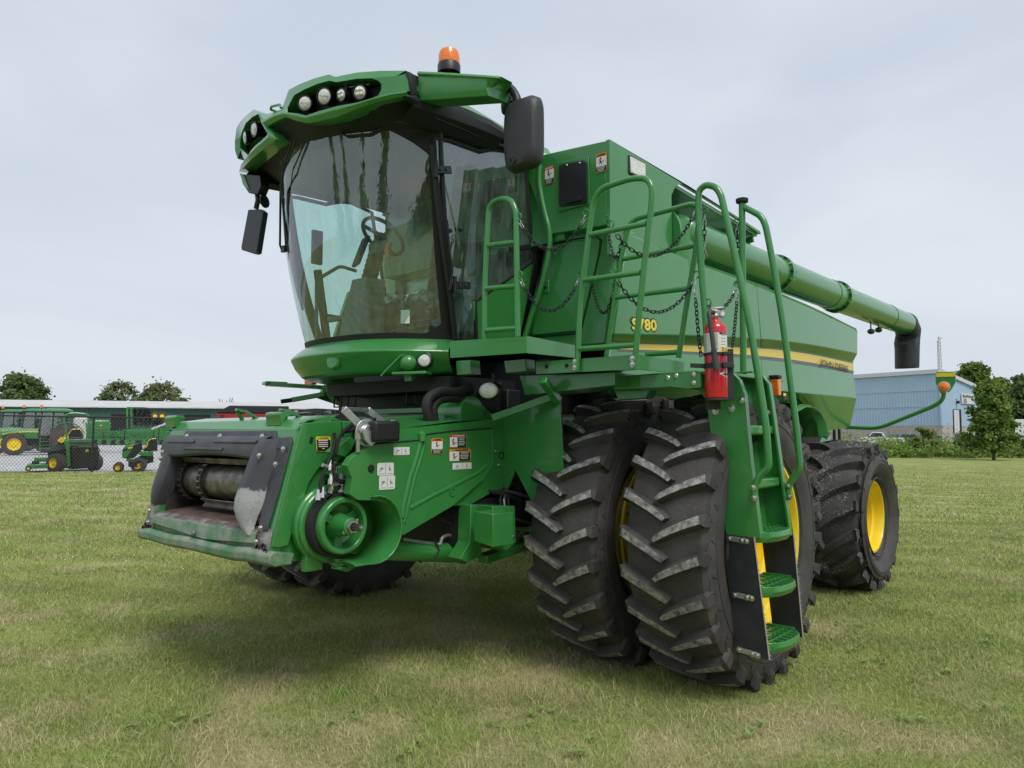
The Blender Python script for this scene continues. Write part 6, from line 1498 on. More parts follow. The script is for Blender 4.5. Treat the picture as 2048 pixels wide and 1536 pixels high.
# broad-leaved weeds
WEED = mat('weed_leaf', (.17, .27, .06), .6, col2=(.22, .32, .09), nscale=6)
def weeds():
    rg = np.random.default_rng(12); C, U, V_ = [], [], []
    for (px, py) in [(1720, 1300), (1700, 1255), (1745, 1325), (840, 1505), (1075, 1430), (660, 1265), (400, 1440), (700, 1440), (1190, 1500), (1500, 1470), (1880, 1350), (1990, 1285), (1810, 1440), (560, 1180), (300, 1470), (980, 1470), (2000, 1420), (130, 1150)]:
        p = at(px, py, 'z', 0)
        for k in range(3):
            c = p + Vector((rg.normal() * .05, rg.normal() * .07, .03))
            for j in range(7):
                a = rg.uniform(0, 6.28); L = rg.uniform(.010, .024); d = Vector((math.cos(a), math.sin(a), rg.uniform(-.1, .5))).normalized(); w = d.cross(UZ).normalized()
                C.append(c + d * L); U.append(d * L); V_.append(w * L * .33)
    o = quads('weeds', np.array(C), np.array(U), np.array(V_), WEED); tag(o, kind='stuff')
weeds()

# ================================================================== TREES AND BRUSH
def leaf_mat(name, a, b):
    m = bpy.data.materials.new(name); m.use_nodes = True; nt = m.node_tree; nt.nodes.clear()
    ge = N(nt, 'ShaderNodeNewGeometry'); n = N(nt, 'ShaderNodeTexNoise', i_Scale=.9, i_Detail=3.0); nt.links.new(ge.outputs['Position'], n.inputs['Vector'])
    ad = N(nt, 'ShaderNodeMath', operation='MULTIPLY_ADD'); nt.links.new(ge.outputs['Random Per Island'], ad.inputs[0]); ad.inputs[1].default_value = .55; 
    sb = N(nt, 'ShaderNodeMath', operation='MULTIPLY_ADD'); nt.links.new(n.outputs['Fac'], sb.inputs[0]); sb.inputs[1].default_value = 1.4; sb.inputs[2].default_value = -.45; nt.links.new(sb.outputs[0], ad.inputs[2])
    mx = N(nt, 'ShaderNodeMixRGB', use_clamp=True); nt.links.new(ad.outputs[0], mx.inputs[0]); mx.inputs[1].default_value = (*a, 1); mx.inputs[2].default_value = (*b, 1)
    df = N(nt, 'ShaderNodeBsdfDiffuse'); tr = N(nt, 'ShaderNodeBsdfTranslucent'); nt.links.new(mx.outputs[0], df.inputs[0]); nt.links.new(mx.outputs[0], tr.inputs[0])
    s = N(nt, 'ShaderNodeMixShader', i_0=.35); nt.links.new(df.outputs[0], s.inputs[1]); nt.links.new(tr.outputs[0], s.inputs[2])
    o = N(nt, 'ShaderNodeOutputMaterial'); nt.links.new(s.outputs[0], o.inputs[0]); return m
LEAF1 = leaf_mat('leaf_olive', (.075, .115, .045), (.20, .26, .10)); LEAF2 = leaf_mat('leaf_green', (.06, .115, .03), (.25, .35, .085)); LEAF3 = leaf_mat('brush_leaf', (.09, .17, .04), (.34, .44, .12)); LEAF4 = leaf_mat('leaf_grey_green', (.11, .15, .07), (.26, .31, .15))
BARK = mat('bark', (.07, .06, .05), .9, col2=(.12, .10, .085), nscale=6, bump=.4)
def leaves(blobs, n, size, seed, shell=.45):
    rg = np.random.default_rng(seed); B = np.array(blobs, float); vol = B[:, 3] * B[:, 4] * B[:, 5]; pr = vol ** .75; pr /= pr.sum()
    i = rg.choice(len(B), n, p=pr); d = rg.normal(size=(n, 3)); d /= np.linalg.norm(d, axis=1)[:, None]; r = np.abs(rg.normal(size=n)) * .62 + .12
    C = B[i, :3] + d * r[:, None] * B[i, 3:6]
    nrm = d + rg.normal(size=(n, 3)) * .7 + [0, 0, .35]; nrm /= np.linalg.norm(nrm, axis=1)[:, None]
    u = np.cross(nrm, rg.normal(size=(n, 3))); u /= np.linalg.norm(u, axis=1)[:, None]; v = np.cross(nrm, u); sz = size * rg.uniform(.5, 1.3, n)[:, None]
    return C, u * sz * .5, v * sz * .36
def tree(name, px, D, base_px, top_px, w_px, label, m, n=4000, leaf=.3, seed=0, crown_bot=.25, shape='round', group=None, blobs_n=26, trunk_r=.18, z0=None):
    k = D / F_PX; g = G(px, D); z_top = CAM.z + (HOR - top_px) * k; zb = g.z if z0 is None else z0; Ht = z_top - zb; hw = w_px * k / 2
    t = empty(name, (g.x, g.y, zb), TH); tag(t, label, 'tree', group)
    rg = np.random.default_rng(seed); cb = Ht * crown_bot; ch_ = Ht - cb; bl = []
    for i in range(blobs_n):
        f = rg.random(); zc = cb + ch_ * (.1 + .82 * f)
        if shape == 'round': wr = math.sqrt(max(.03, 1 - ((f - .42) / .62) ** 2))
        elif shape == 'ovate': wr = ((1 - f) ** .5 * min(1, (f + .15) * 4) + .08) * rg.uniform(.7, 1.12)
        else: wr = (1 - f) * .9 + .1
        a = rg.uniform(0, 6.28); rad = hw * wr * math.sqrt(rg.uniform(.15, 1)) * .80
        br = hw * rg.uniform(.14, .27) * (1.0 if shape == 'round' else .9)
        bl.append((math.cos(a) * rad, math.sin(a) * rad, zc, br, br, br * rg.uniform(.55, .85)))
    C, U, V_ = leaves(bl, n, leaf, seed + 1)
    cr_ = quads('crown', C, U, V_, m, t)
    mb = MB(); mb.tube([(0, 0, -.2), (.05, 0, Ht * .3), (0, .05, Ht * .62), (0.02, 0, Ht * .85)], [trunk_r * 1.25, trunk_r, trunk_r * .6, trunk_r * .15], BARK, 8)
    for b in bl[::2]: mb.tube([(0, 0, max(cb * .8, b[2] - hw * .6)), (b[0] * .5, b[1] * .5, b[2] - b[5] * .5), (b[0], b[1], b[2])], [trunk_r * .4, trunk_r * .22, trunk_r * .06], BARK, 5)
    mb.build('trunk', t); return t
tg = 'trees behind the long green shed'
tree('shade_tree', 42, 112, 0, 748, 128, 'big dense round tree behind the shed roof at the far left', LEAF1, 16000, 0.42, 21, 0.12, 'round', tg, 120)
tree('shade_tree', 240, 118, 0, 762, 96, 'smaller airy tree behind the shed roof, left one of the middle pair', LEAF4, 4300, 0.36, 32, 0.3, 'round', tg, 80)
tree('shade_tree', 326, 118, 0, 763, 112, 'wider airy tree behind the shed roof, right one of the middle pair', LEAF4, 5200, 0.36, 43, 0.3, 'round', tg, 90)
def bare_tree():
    g = G(453, 100); t = empty('bare_tree', g, TH); tag(t, 'small leafless tree sticking up over the end of the shed roof', 'tree', tg); mb = MB(); rg = random.Random(4)
    mb.tube([(0, 0, 0), (0, 0, 4.0)], [.12, .09], BARK, 6); m2 = MB()
    for k in range(16):
        a = rg.uniform(0, 6.28); z = rg.uniform(3.0, 4.0); L = rg.uniform(1.2, 2.4); e = Vector((math.cos(a) * L * .45, math.sin(a) * L * .45, z + L)); m2.tube([(0, 0, z), (e.x * .4, e.y * .4, z + L * .4), e], [.08, .06, .04], BARK, 5)
        for q in range(2): m2.tube([(e.x * .5, e.y * .5, z + L * .5), (e.x * .5 + rg.uniform(-.4, .4), e.y * .5, z + L * .5 + rg.uniform(.3, .8))], [.02, .01], BARK, 4)
    mb.build('trunk', t); m2.build('branches', t)
bare_tree()
tr_ = 'trees round the blue building'
tree('evergreen_tree', 1723, 150, 0, 739, 34, 'dark tree top just showing over the left end of the blue building', LEAF1, 1600, .5, 5, .2, 'ovate', tr_, 14)
tree('broadleaf_tree', 1945, 128, 0, 717, 92, 'tall leafy tree rising behind the gable of the blue building', LEAF2, 12000, 0.5, 61, 0.05, 'round', tr_, 80)
tree('broadleaf_tree', 1996, 120, 0, 746, 74, 'leafy tree behind the young tree, left of the white trailer', LEAF2, 9500, 0.5, 72, 0.04, 'round', tr_, 70)
tree('broadleaf_tree', 2052, 112, 0, 744, 80, 'tall leafy tree at the right edge above the white trailer', LEAF1, 11000, 0.5, 83, 0.03, 'round', tr_, 80)
tree('young_tree', 1981, 47, 0, 753, 116, 'young leafy tree with a thin trunk standing in front of the hedge', LEAF2, 17000, 0.16, 94, 0.07, 'ovate', tr_, 140, .09)
def brush():
    rg = np.random.default_rng(31); bl = []
    for k in range(520):
        s = rg.uniform(12, 50); d = 50.5 + rg.uniform(0, 7); 
        if s / d < .30: continue
        h = .50 + .13 * (d - 50) + rg.uniform(-.2, .30); r = rg.uniform(.5, 1.1)
        x, y = cam2w(s, d); bl.append((x, y, h * .45, r, r, max(.3, h * .6)))
    C, U, V_ = leaves(bl, 42000, .15, 77, .5); C[:, 2] = np.abs(C[:, 2]); o = quads('brush', C, U, V_, LEAF3); tag(o, kind='stuff')
brush()
def far_wood():                                          # trees standing beyond the photographer; they show only as reflections in glass and paint
    rg = np.random.default_rng(9); bl = []
    for k in range(13):
        a = rg.uniform(-2.9, .1); Rr_ = rg.uniform(30, 44); x, y = Rr_ * math.cos(a), Rr_ * math.sin(a)
        if (Vector((x, y, 0)) - Vector((CAM.x, CAM.y, 0))).dot(DH) > -6: continue
        Ht = rg.uniform(7, 15); w = rg.uniform(2.2, 4.2)
        for j in range(9): f = j / 8; bl.append((x + rg.normal() * .3, y + rg.normal() * .3, .6 + Ht * f * .95, w * (1 - f * .85), w * (1 - f * .85), Ht / 13))
    C, U, V_ = leaves(bl, 22000, .7, 19); o = quads('far_wood', C, U, V_, LEAF1); tag(o, kind='stuff')
far_wood()
for i, (px, D, tp, w, lb) in enumerate(((1842, 53, 853, 62, 'bushy sapling rising from the hedge in front of the blue building'), (1925, 52.5, 866, 44, 'low dark shrub in the hedge below the parked dark car'), (1992, 54, 862, 60, 'dark green shrub in the hedge under the white trailer'), (2040, 52, 866, 50, 'leafy shrub at the right end of the hedge'))):
    t = tree('shrub', px, D, 0, tp, w, lb, LEAF2 if i == 0 else LEAF1, 1500, .16, 50 + i, .1, 'round', 'shrubs standing in the hedge', 14, .04); t['category'] = 'shrub'

# ================================================================== BLUE BUILDING, TOWER, VEHICLES ON THE RIGHT
def L2(px, D, z=None):                                   # point by bearing and depth, absolute height
    p = G(px, D); return Vector((p.x, p.y, p.z if z is None else z))
def zpx(py, D): return CAM.z + (HOR - py) * D / F_PX
BLUE = mat('blue_cladding', (.40, .55, .66), .55, col2=(.43, .58, .68), nscale=.4); BLOCK = mat('concrete_block', (.42, .39, .34), .9, col2=(.48, .45, .40), nscale=1.5)
TRIM = mat('white_trim', (.62, .62, .60), .6); DGN = mat('shed_green', (.030, .085, .062), .6, col2=(.036, .096, .07), nscale=1); ROOFW = mat('pale_roof', (.50, .50, .49), .5, col2=(.58, .58, .57), nscale=.6)
DARKIN = mat('dark_interior', (.012, .013, .014), .9); GLZ = mat('car_glass', (.03, .04, .045), .1, coat=.5)
def ribs(m, a, b, z0, z1_, mt, step, dep, nrm):
    a = Vector(a); b = Vector(b); L = (b - a).length; n = int(L / step); u = (b - a).normalized()
    for k in range(n):
        p = a + u * (k + .5) * step; q = [p - u * step * .16, p - u * step * .08 + nrm * dep, p + u * step * .08 + nrm * dep, p + u * step * .16]
        zz1 = z1_(k / n) if callable(z1_) else z1_
        m.add([Vector((v.x, v.y, z)) for z in (z0, zz1) for v in q], [(0, 1, 5, 4), (1, 2, 6, 5), (2, 3, 7, 6)], mt)
def blue_building():
    cA = L2(1881, 100); cL = L2(1560, 120); cR = L2(2010, 116)
    t = empty('blue_building', (cA.x, cA.y, 0)); tag(t, 'pale blue metal industrial building with a block base and white roof trim', 'building'); o0 = Vector((cA.x, cA.y, 0))
    zb = zpx(851, 100); zt = zpx(743.5, 100); ztL = zt; ztR = zpx(762, 107) - .2
    def rel(v): return Vector(v) - o0
    nl = Vector((-(cA - cL).y, (cA - cL).x, 0)).normalized(); nl = nl if nl.dot(CAM - cA) > 0 else -nl
    nr = Vector((-(cR - cA).y, (cR - cA).x, 0)).normalized(); nr = nr if nr.dot(CAM - cA) > 0 else -nr
    a, l, r = rel((cA.x, cA.y, 0)), rel((cL.x, cL.y, 0)), rel((cR.x, cR.y, 0))
    m = MB(); bk = (l - a)
    m.add([a + UZ * zb, l + UZ * zb, l + UZ * ztL, a + UZ * zt], [(0, 1, 2, 3)], BLUE); far = r + bk
    m.add([a + UZ * zb, r + UZ * zb, r + UZ * (zt - 3.2), a + UZ * zt], [(0, 1, 2, 3)], BLUE)
    m.add([r, far, far + UZ * 6, r + UZ * 6, l, l + UZ * zt, far + UZ * zt], [(0, 1, 2, 3), (4, 5, 6, 1)], BLUE)
    ribs(m, l, a, zb, zt, BLUE, .42, .06, nl); ribs(m, a, r, zb, lambda f: zt - 3.2 * f, BLUE, .42, .06, nr)
    wl = m.build('wall', t, smooth=False)
    m = MB()
    for p, q, nn in ((l, a, nl), (a, r, nr)): m.add([p + UZ * -.2, q + UZ * -.2, q + UZ * zb, p + UZ * zb], [(0, 1, 2, 3)], BLOCK)
    for f in (.22, .47, .72): 
        p = l.lerp(a, f); m.bar(p + nl * .05, p + nl * .05 + UZ * zb, .2, .2, BLOCK)
    m.build('block_base', t, smooth=False)
    m = MB(); m.bar(l + UZ * (ztL + .1) + nl * .15, a + UZ * (zt + .1) + nl * .15, .3, .55, TRIM); m.bar(a + UZ * (zt + .1) + nr * .15, r + UZ * (zt - 3.1) + nr * .15, .3, .5, TRIM)
    m.add([a + UZ * (zt + .3), l + UZ * (ztL + .3), far + UZ * (zt - 2.9), r + UZ * (zt - 2.9)], [(0, 1, 2, 3)], TRIM); m.build('roof_trim', t)
    m = MB(); m.bar(a + nl * .1 + UZ * zb, a + nl * .1 + UZ * zt, .18, .18, BLUE); m.build('downpipe', t)
    for h in (.36, .66): 
        m = MB(); z = zb + (zt - zb) * h; m.bar(l + nl * .05 + UZ * z, a + nl * .05 + UZ * z, .05, .06, BLUE); m.build('sheet_seam', t)
    def onr(px):                                          # point of the right wall on a bearing
        d0 = ray(px, HOR); d0 = Vector((d0.x, d0.y)); A2 = Vector((cA.x, cA.y)); B2 = Vector((cR.x, cR.y)); e = B2 - A2
        det = d0.x * -e.y + e.x * d0.y; rx, ry = A2.x - CAM.x, A2.y - CAM.y; t_ = (rx * -e.y + e.x * ry) / det; return rel((CAM.x + d0.x * t_, CAM.y + d0.y * t_, 0))
    p, q = onr(1906.5), onr(1922.5); dz = zpx(818, 102)
    m = MB(); m.add([v + nr * .10 for v in (p, q, q + UZ * dz, p + UZ * dz)], [(0, 1, 2, 3)], DARKIN); mid = p.lerp(q, .66)
    m.bar(p.lerp(q, .33) + nr * .15, p.lerp(q, .33) + nr * .15 + UZ * (dz - .1), (mid - p).length * .95, .12, TRIM, up=nr) if False else m.add([v + nr * .18 for v in (p, mid, mid + UZ * (dz - .1), p + UZ * (dz - .1))], [(0, 1, 2, 3)], TRIM)
    dr = m.build('bay_door', t, smooth=False)
    p, q = onr(1923.5), onr(1947); z0, z1_ = zpx(807, 104), zpx(787, 104); c = (p + q) / 2 + nr * .25 + UZ * (z0 + z1_) / 2; u = (q - p).normalized(); w = (q - p).length; h = z1_ - z0
    m = MB(); m.box(c - nr * .08, (w, .08, h), WHITE, Matrix((u, nr, UZ)).transposed()); sg_ = m.build('wall_sign', t, smooth=False)
    m = MB(); put_text(m, 'BlueTecore', c + nr * .02 + UZ * h * .28, u, UZ, w * .86, h * .24, GSTRIPE, bold=.03)
    for k in range(4): rect(m, c + nr * .02 - UZ * h * (.02 + .12 * k) - u * w * (.28 - .03 * (k % 2)), u, UZ, w * (.3 - .04 * (k % 2)), h * .05, GSTRIPE)
    m.build('sign_lettering', sg_, smooth=False)
    p = onr(1914); m = MB(); m.box(p + nr * .3 + UZ * zpx(804, 102), (.35, .35, .4), BLACK); m.tube([p + nr * .1 + UZ * zpx(800, 102), p + nr * .1 + UZ * zpx(797, 102)], .05, BLACK, 6); m.build('wall_lamp', t)
blue_building()
def tower():
    D = 160; g = G(1881, D); t = empty('lattice_mast', (g.x, g.y, 0), TH); tag(t, 'thin lattice radio mast standing behind the blue building', 'mast'); Z = zpx(672, D); STG = mat('galvanised', (.38, .38, .40), .5, metal=.3)
    m = MB(); w = .55
    for a in range(3):
        p = Vector((math.cos(a * 2.094) * w, math.sin(a * 2.094) * w, 0)); q = Vector((p.x * .55, p.y * .55, Z * .96)); m.tube([p, q], .07, STG, 5)
    for k in range(30):
        z0 = Z * .96 * k / 30; z1_ = Z * .96 * (k + 1) / 30
        for a in range(3):
            f0, f1 = 1 - .45 * k / 30, 1 - .45 * (k + 1) / 30
            p = Vector((math.cos(a * 2.094) * w * f0, math.sin(a * 2.094) * w * f0, z0)); q = Vector((math.cos((a + 1) * 2.094) * w * f1, math.sin((a + 1) * 2.094) * w * f1, z1_)); m.tube([p, q], .04, STG, 4)
    m.tube([(0, 0, Z * .96), (0, 0, Z)], .05, STG, 5); m.build('lattice', t); m = MB(); m.box((.2, 0, Z - .4), (.6, .5, .6), TRIM); m.build('antenna', t)
tower()
CARM = {}
def paint(n, c):
    if n not in CARM: CARM[n] = mat('paint_' + n, c, .3, coat=.6)
    return CARM[n]
def car(px, D, rz, kind, col, label, dark=False):
    g = G(px, D); t = empty({'pickup': 'parked_pickup', 'suv': 'parked_car', 'sedan': 'parked_car'}[kind], g, TH + rz); tag(t, label, 'pickup truck' if kind == 'pickup' else 'car', 'vehicles parked by the blue building'); m = MB(); P_ = col
    if kind == 'pickup':
        prof = [(-2.7, .55), (-2.7, 1.15), (-.6, 1.18), (-.35, 1.85), (.9, 1.88), (1.45, 1.25), (2.65, 1.1), (2.75, .6), (2.6, .45), (-2.6, .45)]
        win = [(-.30, 1.25), (-.15, 1.75), (.85, 1.78), (1.25, 1.27)]
    elif kind == 'suv':
        prof = [(-2.3, .55), (-2.35, 1.1), (-2.05, 1.62), (-1.6, 1.70), (.4, 1.68), (1.15, 1.15), (2.25, 1.0), (2.4, .6), (2.2, .4), (-2.2, .4)]; win = [(-1.9, 1.12), (-1.7, 1.56), (.35, 1.56), (.95, 1.15)]
    else:
        prof = [(-2.3, .5), (-2.3, .95), (-1.5, 1.05), (-.9, 1.42), (.3, 1.42), (1.05, 1.0), (2.2, .85), (2.35, .5), (2.1, .35), (-2.1, .35)]; win = [(-1.25, 1.05), (-.8, 1.34), (.28, 1.34), (.85, 1.02)]
    m.ext([Vector((x, -.92, z)) for x, z in prof], (0, 1.84, 0), P_); body = m.build('body', t, bev=.08, seg=3)
    for sy in (-1, 1):
        m = MB(); m.ext([Vector((x, sy * .925, z)) for x, z in win], (0, -sy * .02, 0), GLZ); m.build('side_window', t)
        for x in (-1.5, 1.55): m = MB(); m.lathe((x, sy * .80, .36), (0, sy, 0), [(0, .36), (.14, .36), (.15, .22), (.12, .2), (.12, .001)], RUBBER, 20); m.build('wheel', t)
    m = MB(); xb = prof[2][0] if kind != 'suv' else -2.22
    if kind == 'suv': m.ext([Vector((-2.34, -.75, 1.12)), Vector((-2.34, .75, 1.12)), Vector((-2.09, .68, 1.58)), Vector((-2.09, -.68, 1.58))], (-.015, 0, 0), GLZ); m.build('rear_window', t)
    elif kind == 'pickup': m.ext([Vector((1.40, -.75, 1.30)), Vector((1.40, .75, 1.30)), Vector((.97, .68, 1.82)), Vector((.97, -.68, 1.82))], (.02, 0, .02), GLZ); m.build('windscreen', t)
    else: m.ext([Vector((-1.46, -.7, 1.08)), Vector((-1.46, .7, 1.08)), Vector((-.98, .6, 1.38)), Vector((-.98, -.6, 1.38))], (-.02, 0, .02), GLZ); m.build('rear_window', t)
    for sy in (-1, 1): m = MB(); m.box((prof[0][0] - .01, sy * .75, .95), (.05, .2, .18), REDD); m.build('tail_light', t)
    return t
WC = paint('white', (.62, .62, .62)); GC = paint('grey', (.10, .12, .14)); DC = paint('dark', (.02, .022, .025)); RC = paint('maroon', (.12, .02, .02))
car(1757, 96, R(155), 'pickup', WC, 'white pickup truck parked behind the hedge beside the blue building')
car(1810, 99, R(20), 'suv', GC, 'grey car parked just right of the white pickup')
car(1862, 101, R(30), 'sedan', RC, 'dark red car half hidden by the sapling in the hedge')
car(1921, 92, R(62), 'suv', DC, 'dark car with red tail lights parked in front of the tall grey bay door')
car(1970, 88, R(40), 'sedan', WC, 'white car parked behind the trunk of the young tree')
def trailer():
    g = G(2052, 92); t = empty('box_trailer', g, TH + R(8)); tag(t, 'white box trailer parked at the right edge behind the trees', 'trailer'); m = MB(); m.box((0, 0, 2.15), (6.5, 2.4, 2.5), WC); m.build('box', t, bev=.05)
    m = MB(); m.box((0, 0, .8), (6.2, 1.2, .2), BLACK); m.build('chassis', t)
    for x in (-1.8, -.9, 2): m = MB(); m.lathe((x, -1.1, .5), (0, -1, 0), [(0, .5), (.2, .5), (.2, .001)], RUBBER, 20); m.build('wheel', t)
trailer()

# ================================================================== THE YARD ON THE LEFT
def PHI(px): return math.atan((px - 1024) / F_PX)       # a thing turned to lie square to the line of sight
def KX(px, D): return D * math.cos(PHI(px)) / F_PX
def shed():
    p0, p1 = L2(-60, 82, 0), L2(640, 92, 0); d0, d1 = 82, 92; g = (p0 + p1) / 2; t = empty('long_shed', (p0.x, p0.y, 0)); tag(t, 'long low dark green shed with a pale metal roof behind the yard', 'building'); o0 = Vector((p0.x, p0.y, 0))
    a, b = p0 - o0, p1 - o0; u = (b - a).normalized(); nn = Vector((u.y, -u.x, 0)); nn = nn if nn.dot(CAM - p0) > 0 else -nn
    ze = zpx(814.5, 84); zr = zpx(803.5, 92)
    m = MB(); m.add([a, b, b + UZ * ze, a + UZ * ze], [(0, 1, 2, 3)], DGN); ribs(m, a, b, 0, ze, DGN, .35, .04, nn)
    bk = -nn * 14; m.add([b, b + bk, b + bk + UZ * ze, b + bk * .5 + UZ * zr, b + UZ * ze], [(0, 1, 2, 3, 4)], DGN); m.add([a, a + bk, a + bk + UZ * ze, a + bk * .5 + UZ * zr, a + UZ * ze], [(0, 1, 2, 3, 4)], DGN); m.build('wall', t, smooth=False)
    m = MB(); e = nn * .5; m.ext([a + UZ * ze + e, b + UZ * ze + e, b + bk * .5 + UZ * zr, a + bk * .5 + UZ * zr], (0, 0, .12), ROOFW); m.ext([a + bk * .5 + UZ * zr, b + bk * .5 + UZ * zr, b + bk + UZ * ze, a + bk + UZ * ze], (0, 0, .12), ROOFW)
    m.build('roof', t, smooth=False)
    for x0, x1_ in ((221, 262), (368, 420)):
        def on(px): d_ = ray(px, HOR); f = ((o0 - CAM).cross(u)).z / (Vector((d_.x, d_.y, 0)).cross(u)).z; return Vector((CAM.x + d_.x * f, CAM.y + d_.y * f, 0)) - o0
        p, q = on(x0), on(x1_); m = MB(); z = zpx(828, 85); m.add([p + nn * .06, q + nn * .06, q + nn * .06 + UZ * z, p + nn * .06 + UZ * z], [(0, 1, 2, 3)], DARKIN); m.build('painted_opening', t, smooth=False)  # flat near-black sheet on the wall, painting in the shade of the doorway
shed()
FENCEM = mat('fence_black', (.018, .022, .022), .5); WIRE = mat('fence_wire', (.05, .055, .055), .5)
def fence():
    D0, D1 = 24.6, 26.0; pxs = (-70, 190, 450, 720); g = G(-70, D0); t = empty('chain_link_fence', (g.x, g.y, 0)); tag(t, 'black chain link fence with a top rail between the lawn and the gravel yard', 'fence'); o0 = Vector((g.x, g.y, 0))
    def P_(px): D = D0 + (D1 - D0) * (px + 70) / 790; q = G(px, D); return Vector((q.x, q.y, 0)) - o0, q.z, zpx(831 + (px) * .016, D)
    for px in pxs:
        b, z0, z1_ = P_(px); m = MB(); m.cyl(b + UZ * (z0 - .2), b + UZ * z1_, .035, FENCEM, 10); m.ball(b + UZ * z1_, .045, FENCEM, 8); m.build('post', t)
    m = MB(); pts = []
    for px in range(-70, 721, 10): b, z0, z1_ = P_(px); pts.append((b, z0, z1_))
    m.tube([b + UZ * z1_ for b, z0, z1_ in pts], .026, FENCEM, 8); m.build('top_rail', t)
    a, b = pts[0], pts[-1]; L = (b[0] - a[0]).length; step = .118; vs, fs = [], []; N_ = int(L / step); r = .0052
    def at_(x): f = x / L * (len(pts) - 1); i = min(int(f), len(pts) - 2); q = f - i; return pts[i][0].lerp(pts[i + 1][0], q), pts[i][1] * (1 - q) + pts[i + 1][1] * q, pts[i][2] * (1 - q) + pts[i + 1][2] * q
    u = (b[0] - a[0]).normalized()
    Hh_ = 1.95
    for k in range(-25, N_):
        for sgn in (1, -1):
            x0 = k * step; x1_ = x0 + Hh_ * .85 
            xa, xb = (x0, x1_) if sgn > 0 else (x1_, x0)
            f0, f1 = 0, 1
            xl, xh = min(xa, xb), max(xa, xb)
            if xh < 0 or xl > L: continue
            c0, c1_ = max(0, (0 - xl) / (xh - xl)), min(1, (L - xl) / (xh - xl))
            X0, X1 = xl + (xh - xl) * c0, xl + (xh - xl) * c1_
            A, za, zA = at_(X0); B, zb_, zB = at_(X1)
            tA, tB = (c0, c1_) if sgn > 0 else (1 - c0, 1 - c1_)
            pA = A + UZ * (za + .02 + tA * (zA - za - .02)); pB = B + UZ * (zb_ + .02 + tB * (zB - zb_ - .02)); off = Vector((-u.y, u.x, 0)) * (.004 * sgn)
            i = len(vs); w = (pB - pA).normalized().cross(off).normalized() * r; nn = off.normalized() * r
            vs += [pA + off + w, pA + off - w, pA + off + nn, pB + off + w, pB + off - w, pB + off + nn]; fs += [(i, i + 1, i + 4, i + 3), (i + 1, i + 2, i + 5, i + 4), (i + 2, i, i + 3, i + 5)]
    me = bpy.data.meshes.new('wire_mesh'); me.from_pydata([tuple(v) for v in vs], [], fs); me.materials.append(WIRE); o = bpy.data.objects.new('wire_mesh', me); COL.objects.link(o); o.parent = t
fence()
def simple_wheel(m_parent, c, r, w, rimr, axis=(0, -1, 0), lug=True, name='wheel'):
    ax = Vector(axis); m = MB(); m.lathe(c, ax, [(-w / 2, rimr), (-w / 2 * 1.05, r * .8), (-w / 2 * .9, r * .97), (0, r), (w / 2 * .9, r * .97), (w / 2 * 1.05, r * .8), (w / 2, rimr)], TYRE, 32)
    if lug:
        n = 20; u = ax.cross(UZ).normalized()
        for k in range(n):
            a = 2 * math.pi * k / n; c2_ = Vector(c) + (u * math.cos(a) + UZ * math.sin(a)) * r * .99; m.bar(c2_ - ax * w * .45, c2_ + ax * w * .45, r * .09, r * .08, TYRE, up=(u * math.cos(a) + UZ * math.sin(a)))
    o = m.build(name, m_parent); m = MB(); m.lathe(c, ax, [(w * .42, rimr * 1.02), (w * .46, rimr), (w * .25, rimr * .9), (w * .2, rimr * .5), (w * .35, rimr * .4), (w * .36, .001)], YELLOW, 28); m.lathe(c, -ax, [(w * .42, rimr * 1.02), (w * .46, rimr), (w * .25, rimr * .9), (w * .2, .001)], YELLOW, 28); m.build('rim', o); return o
TGLASS = glass_mat('tractor_glass', (.5, .62, .62), 2.2, .08)
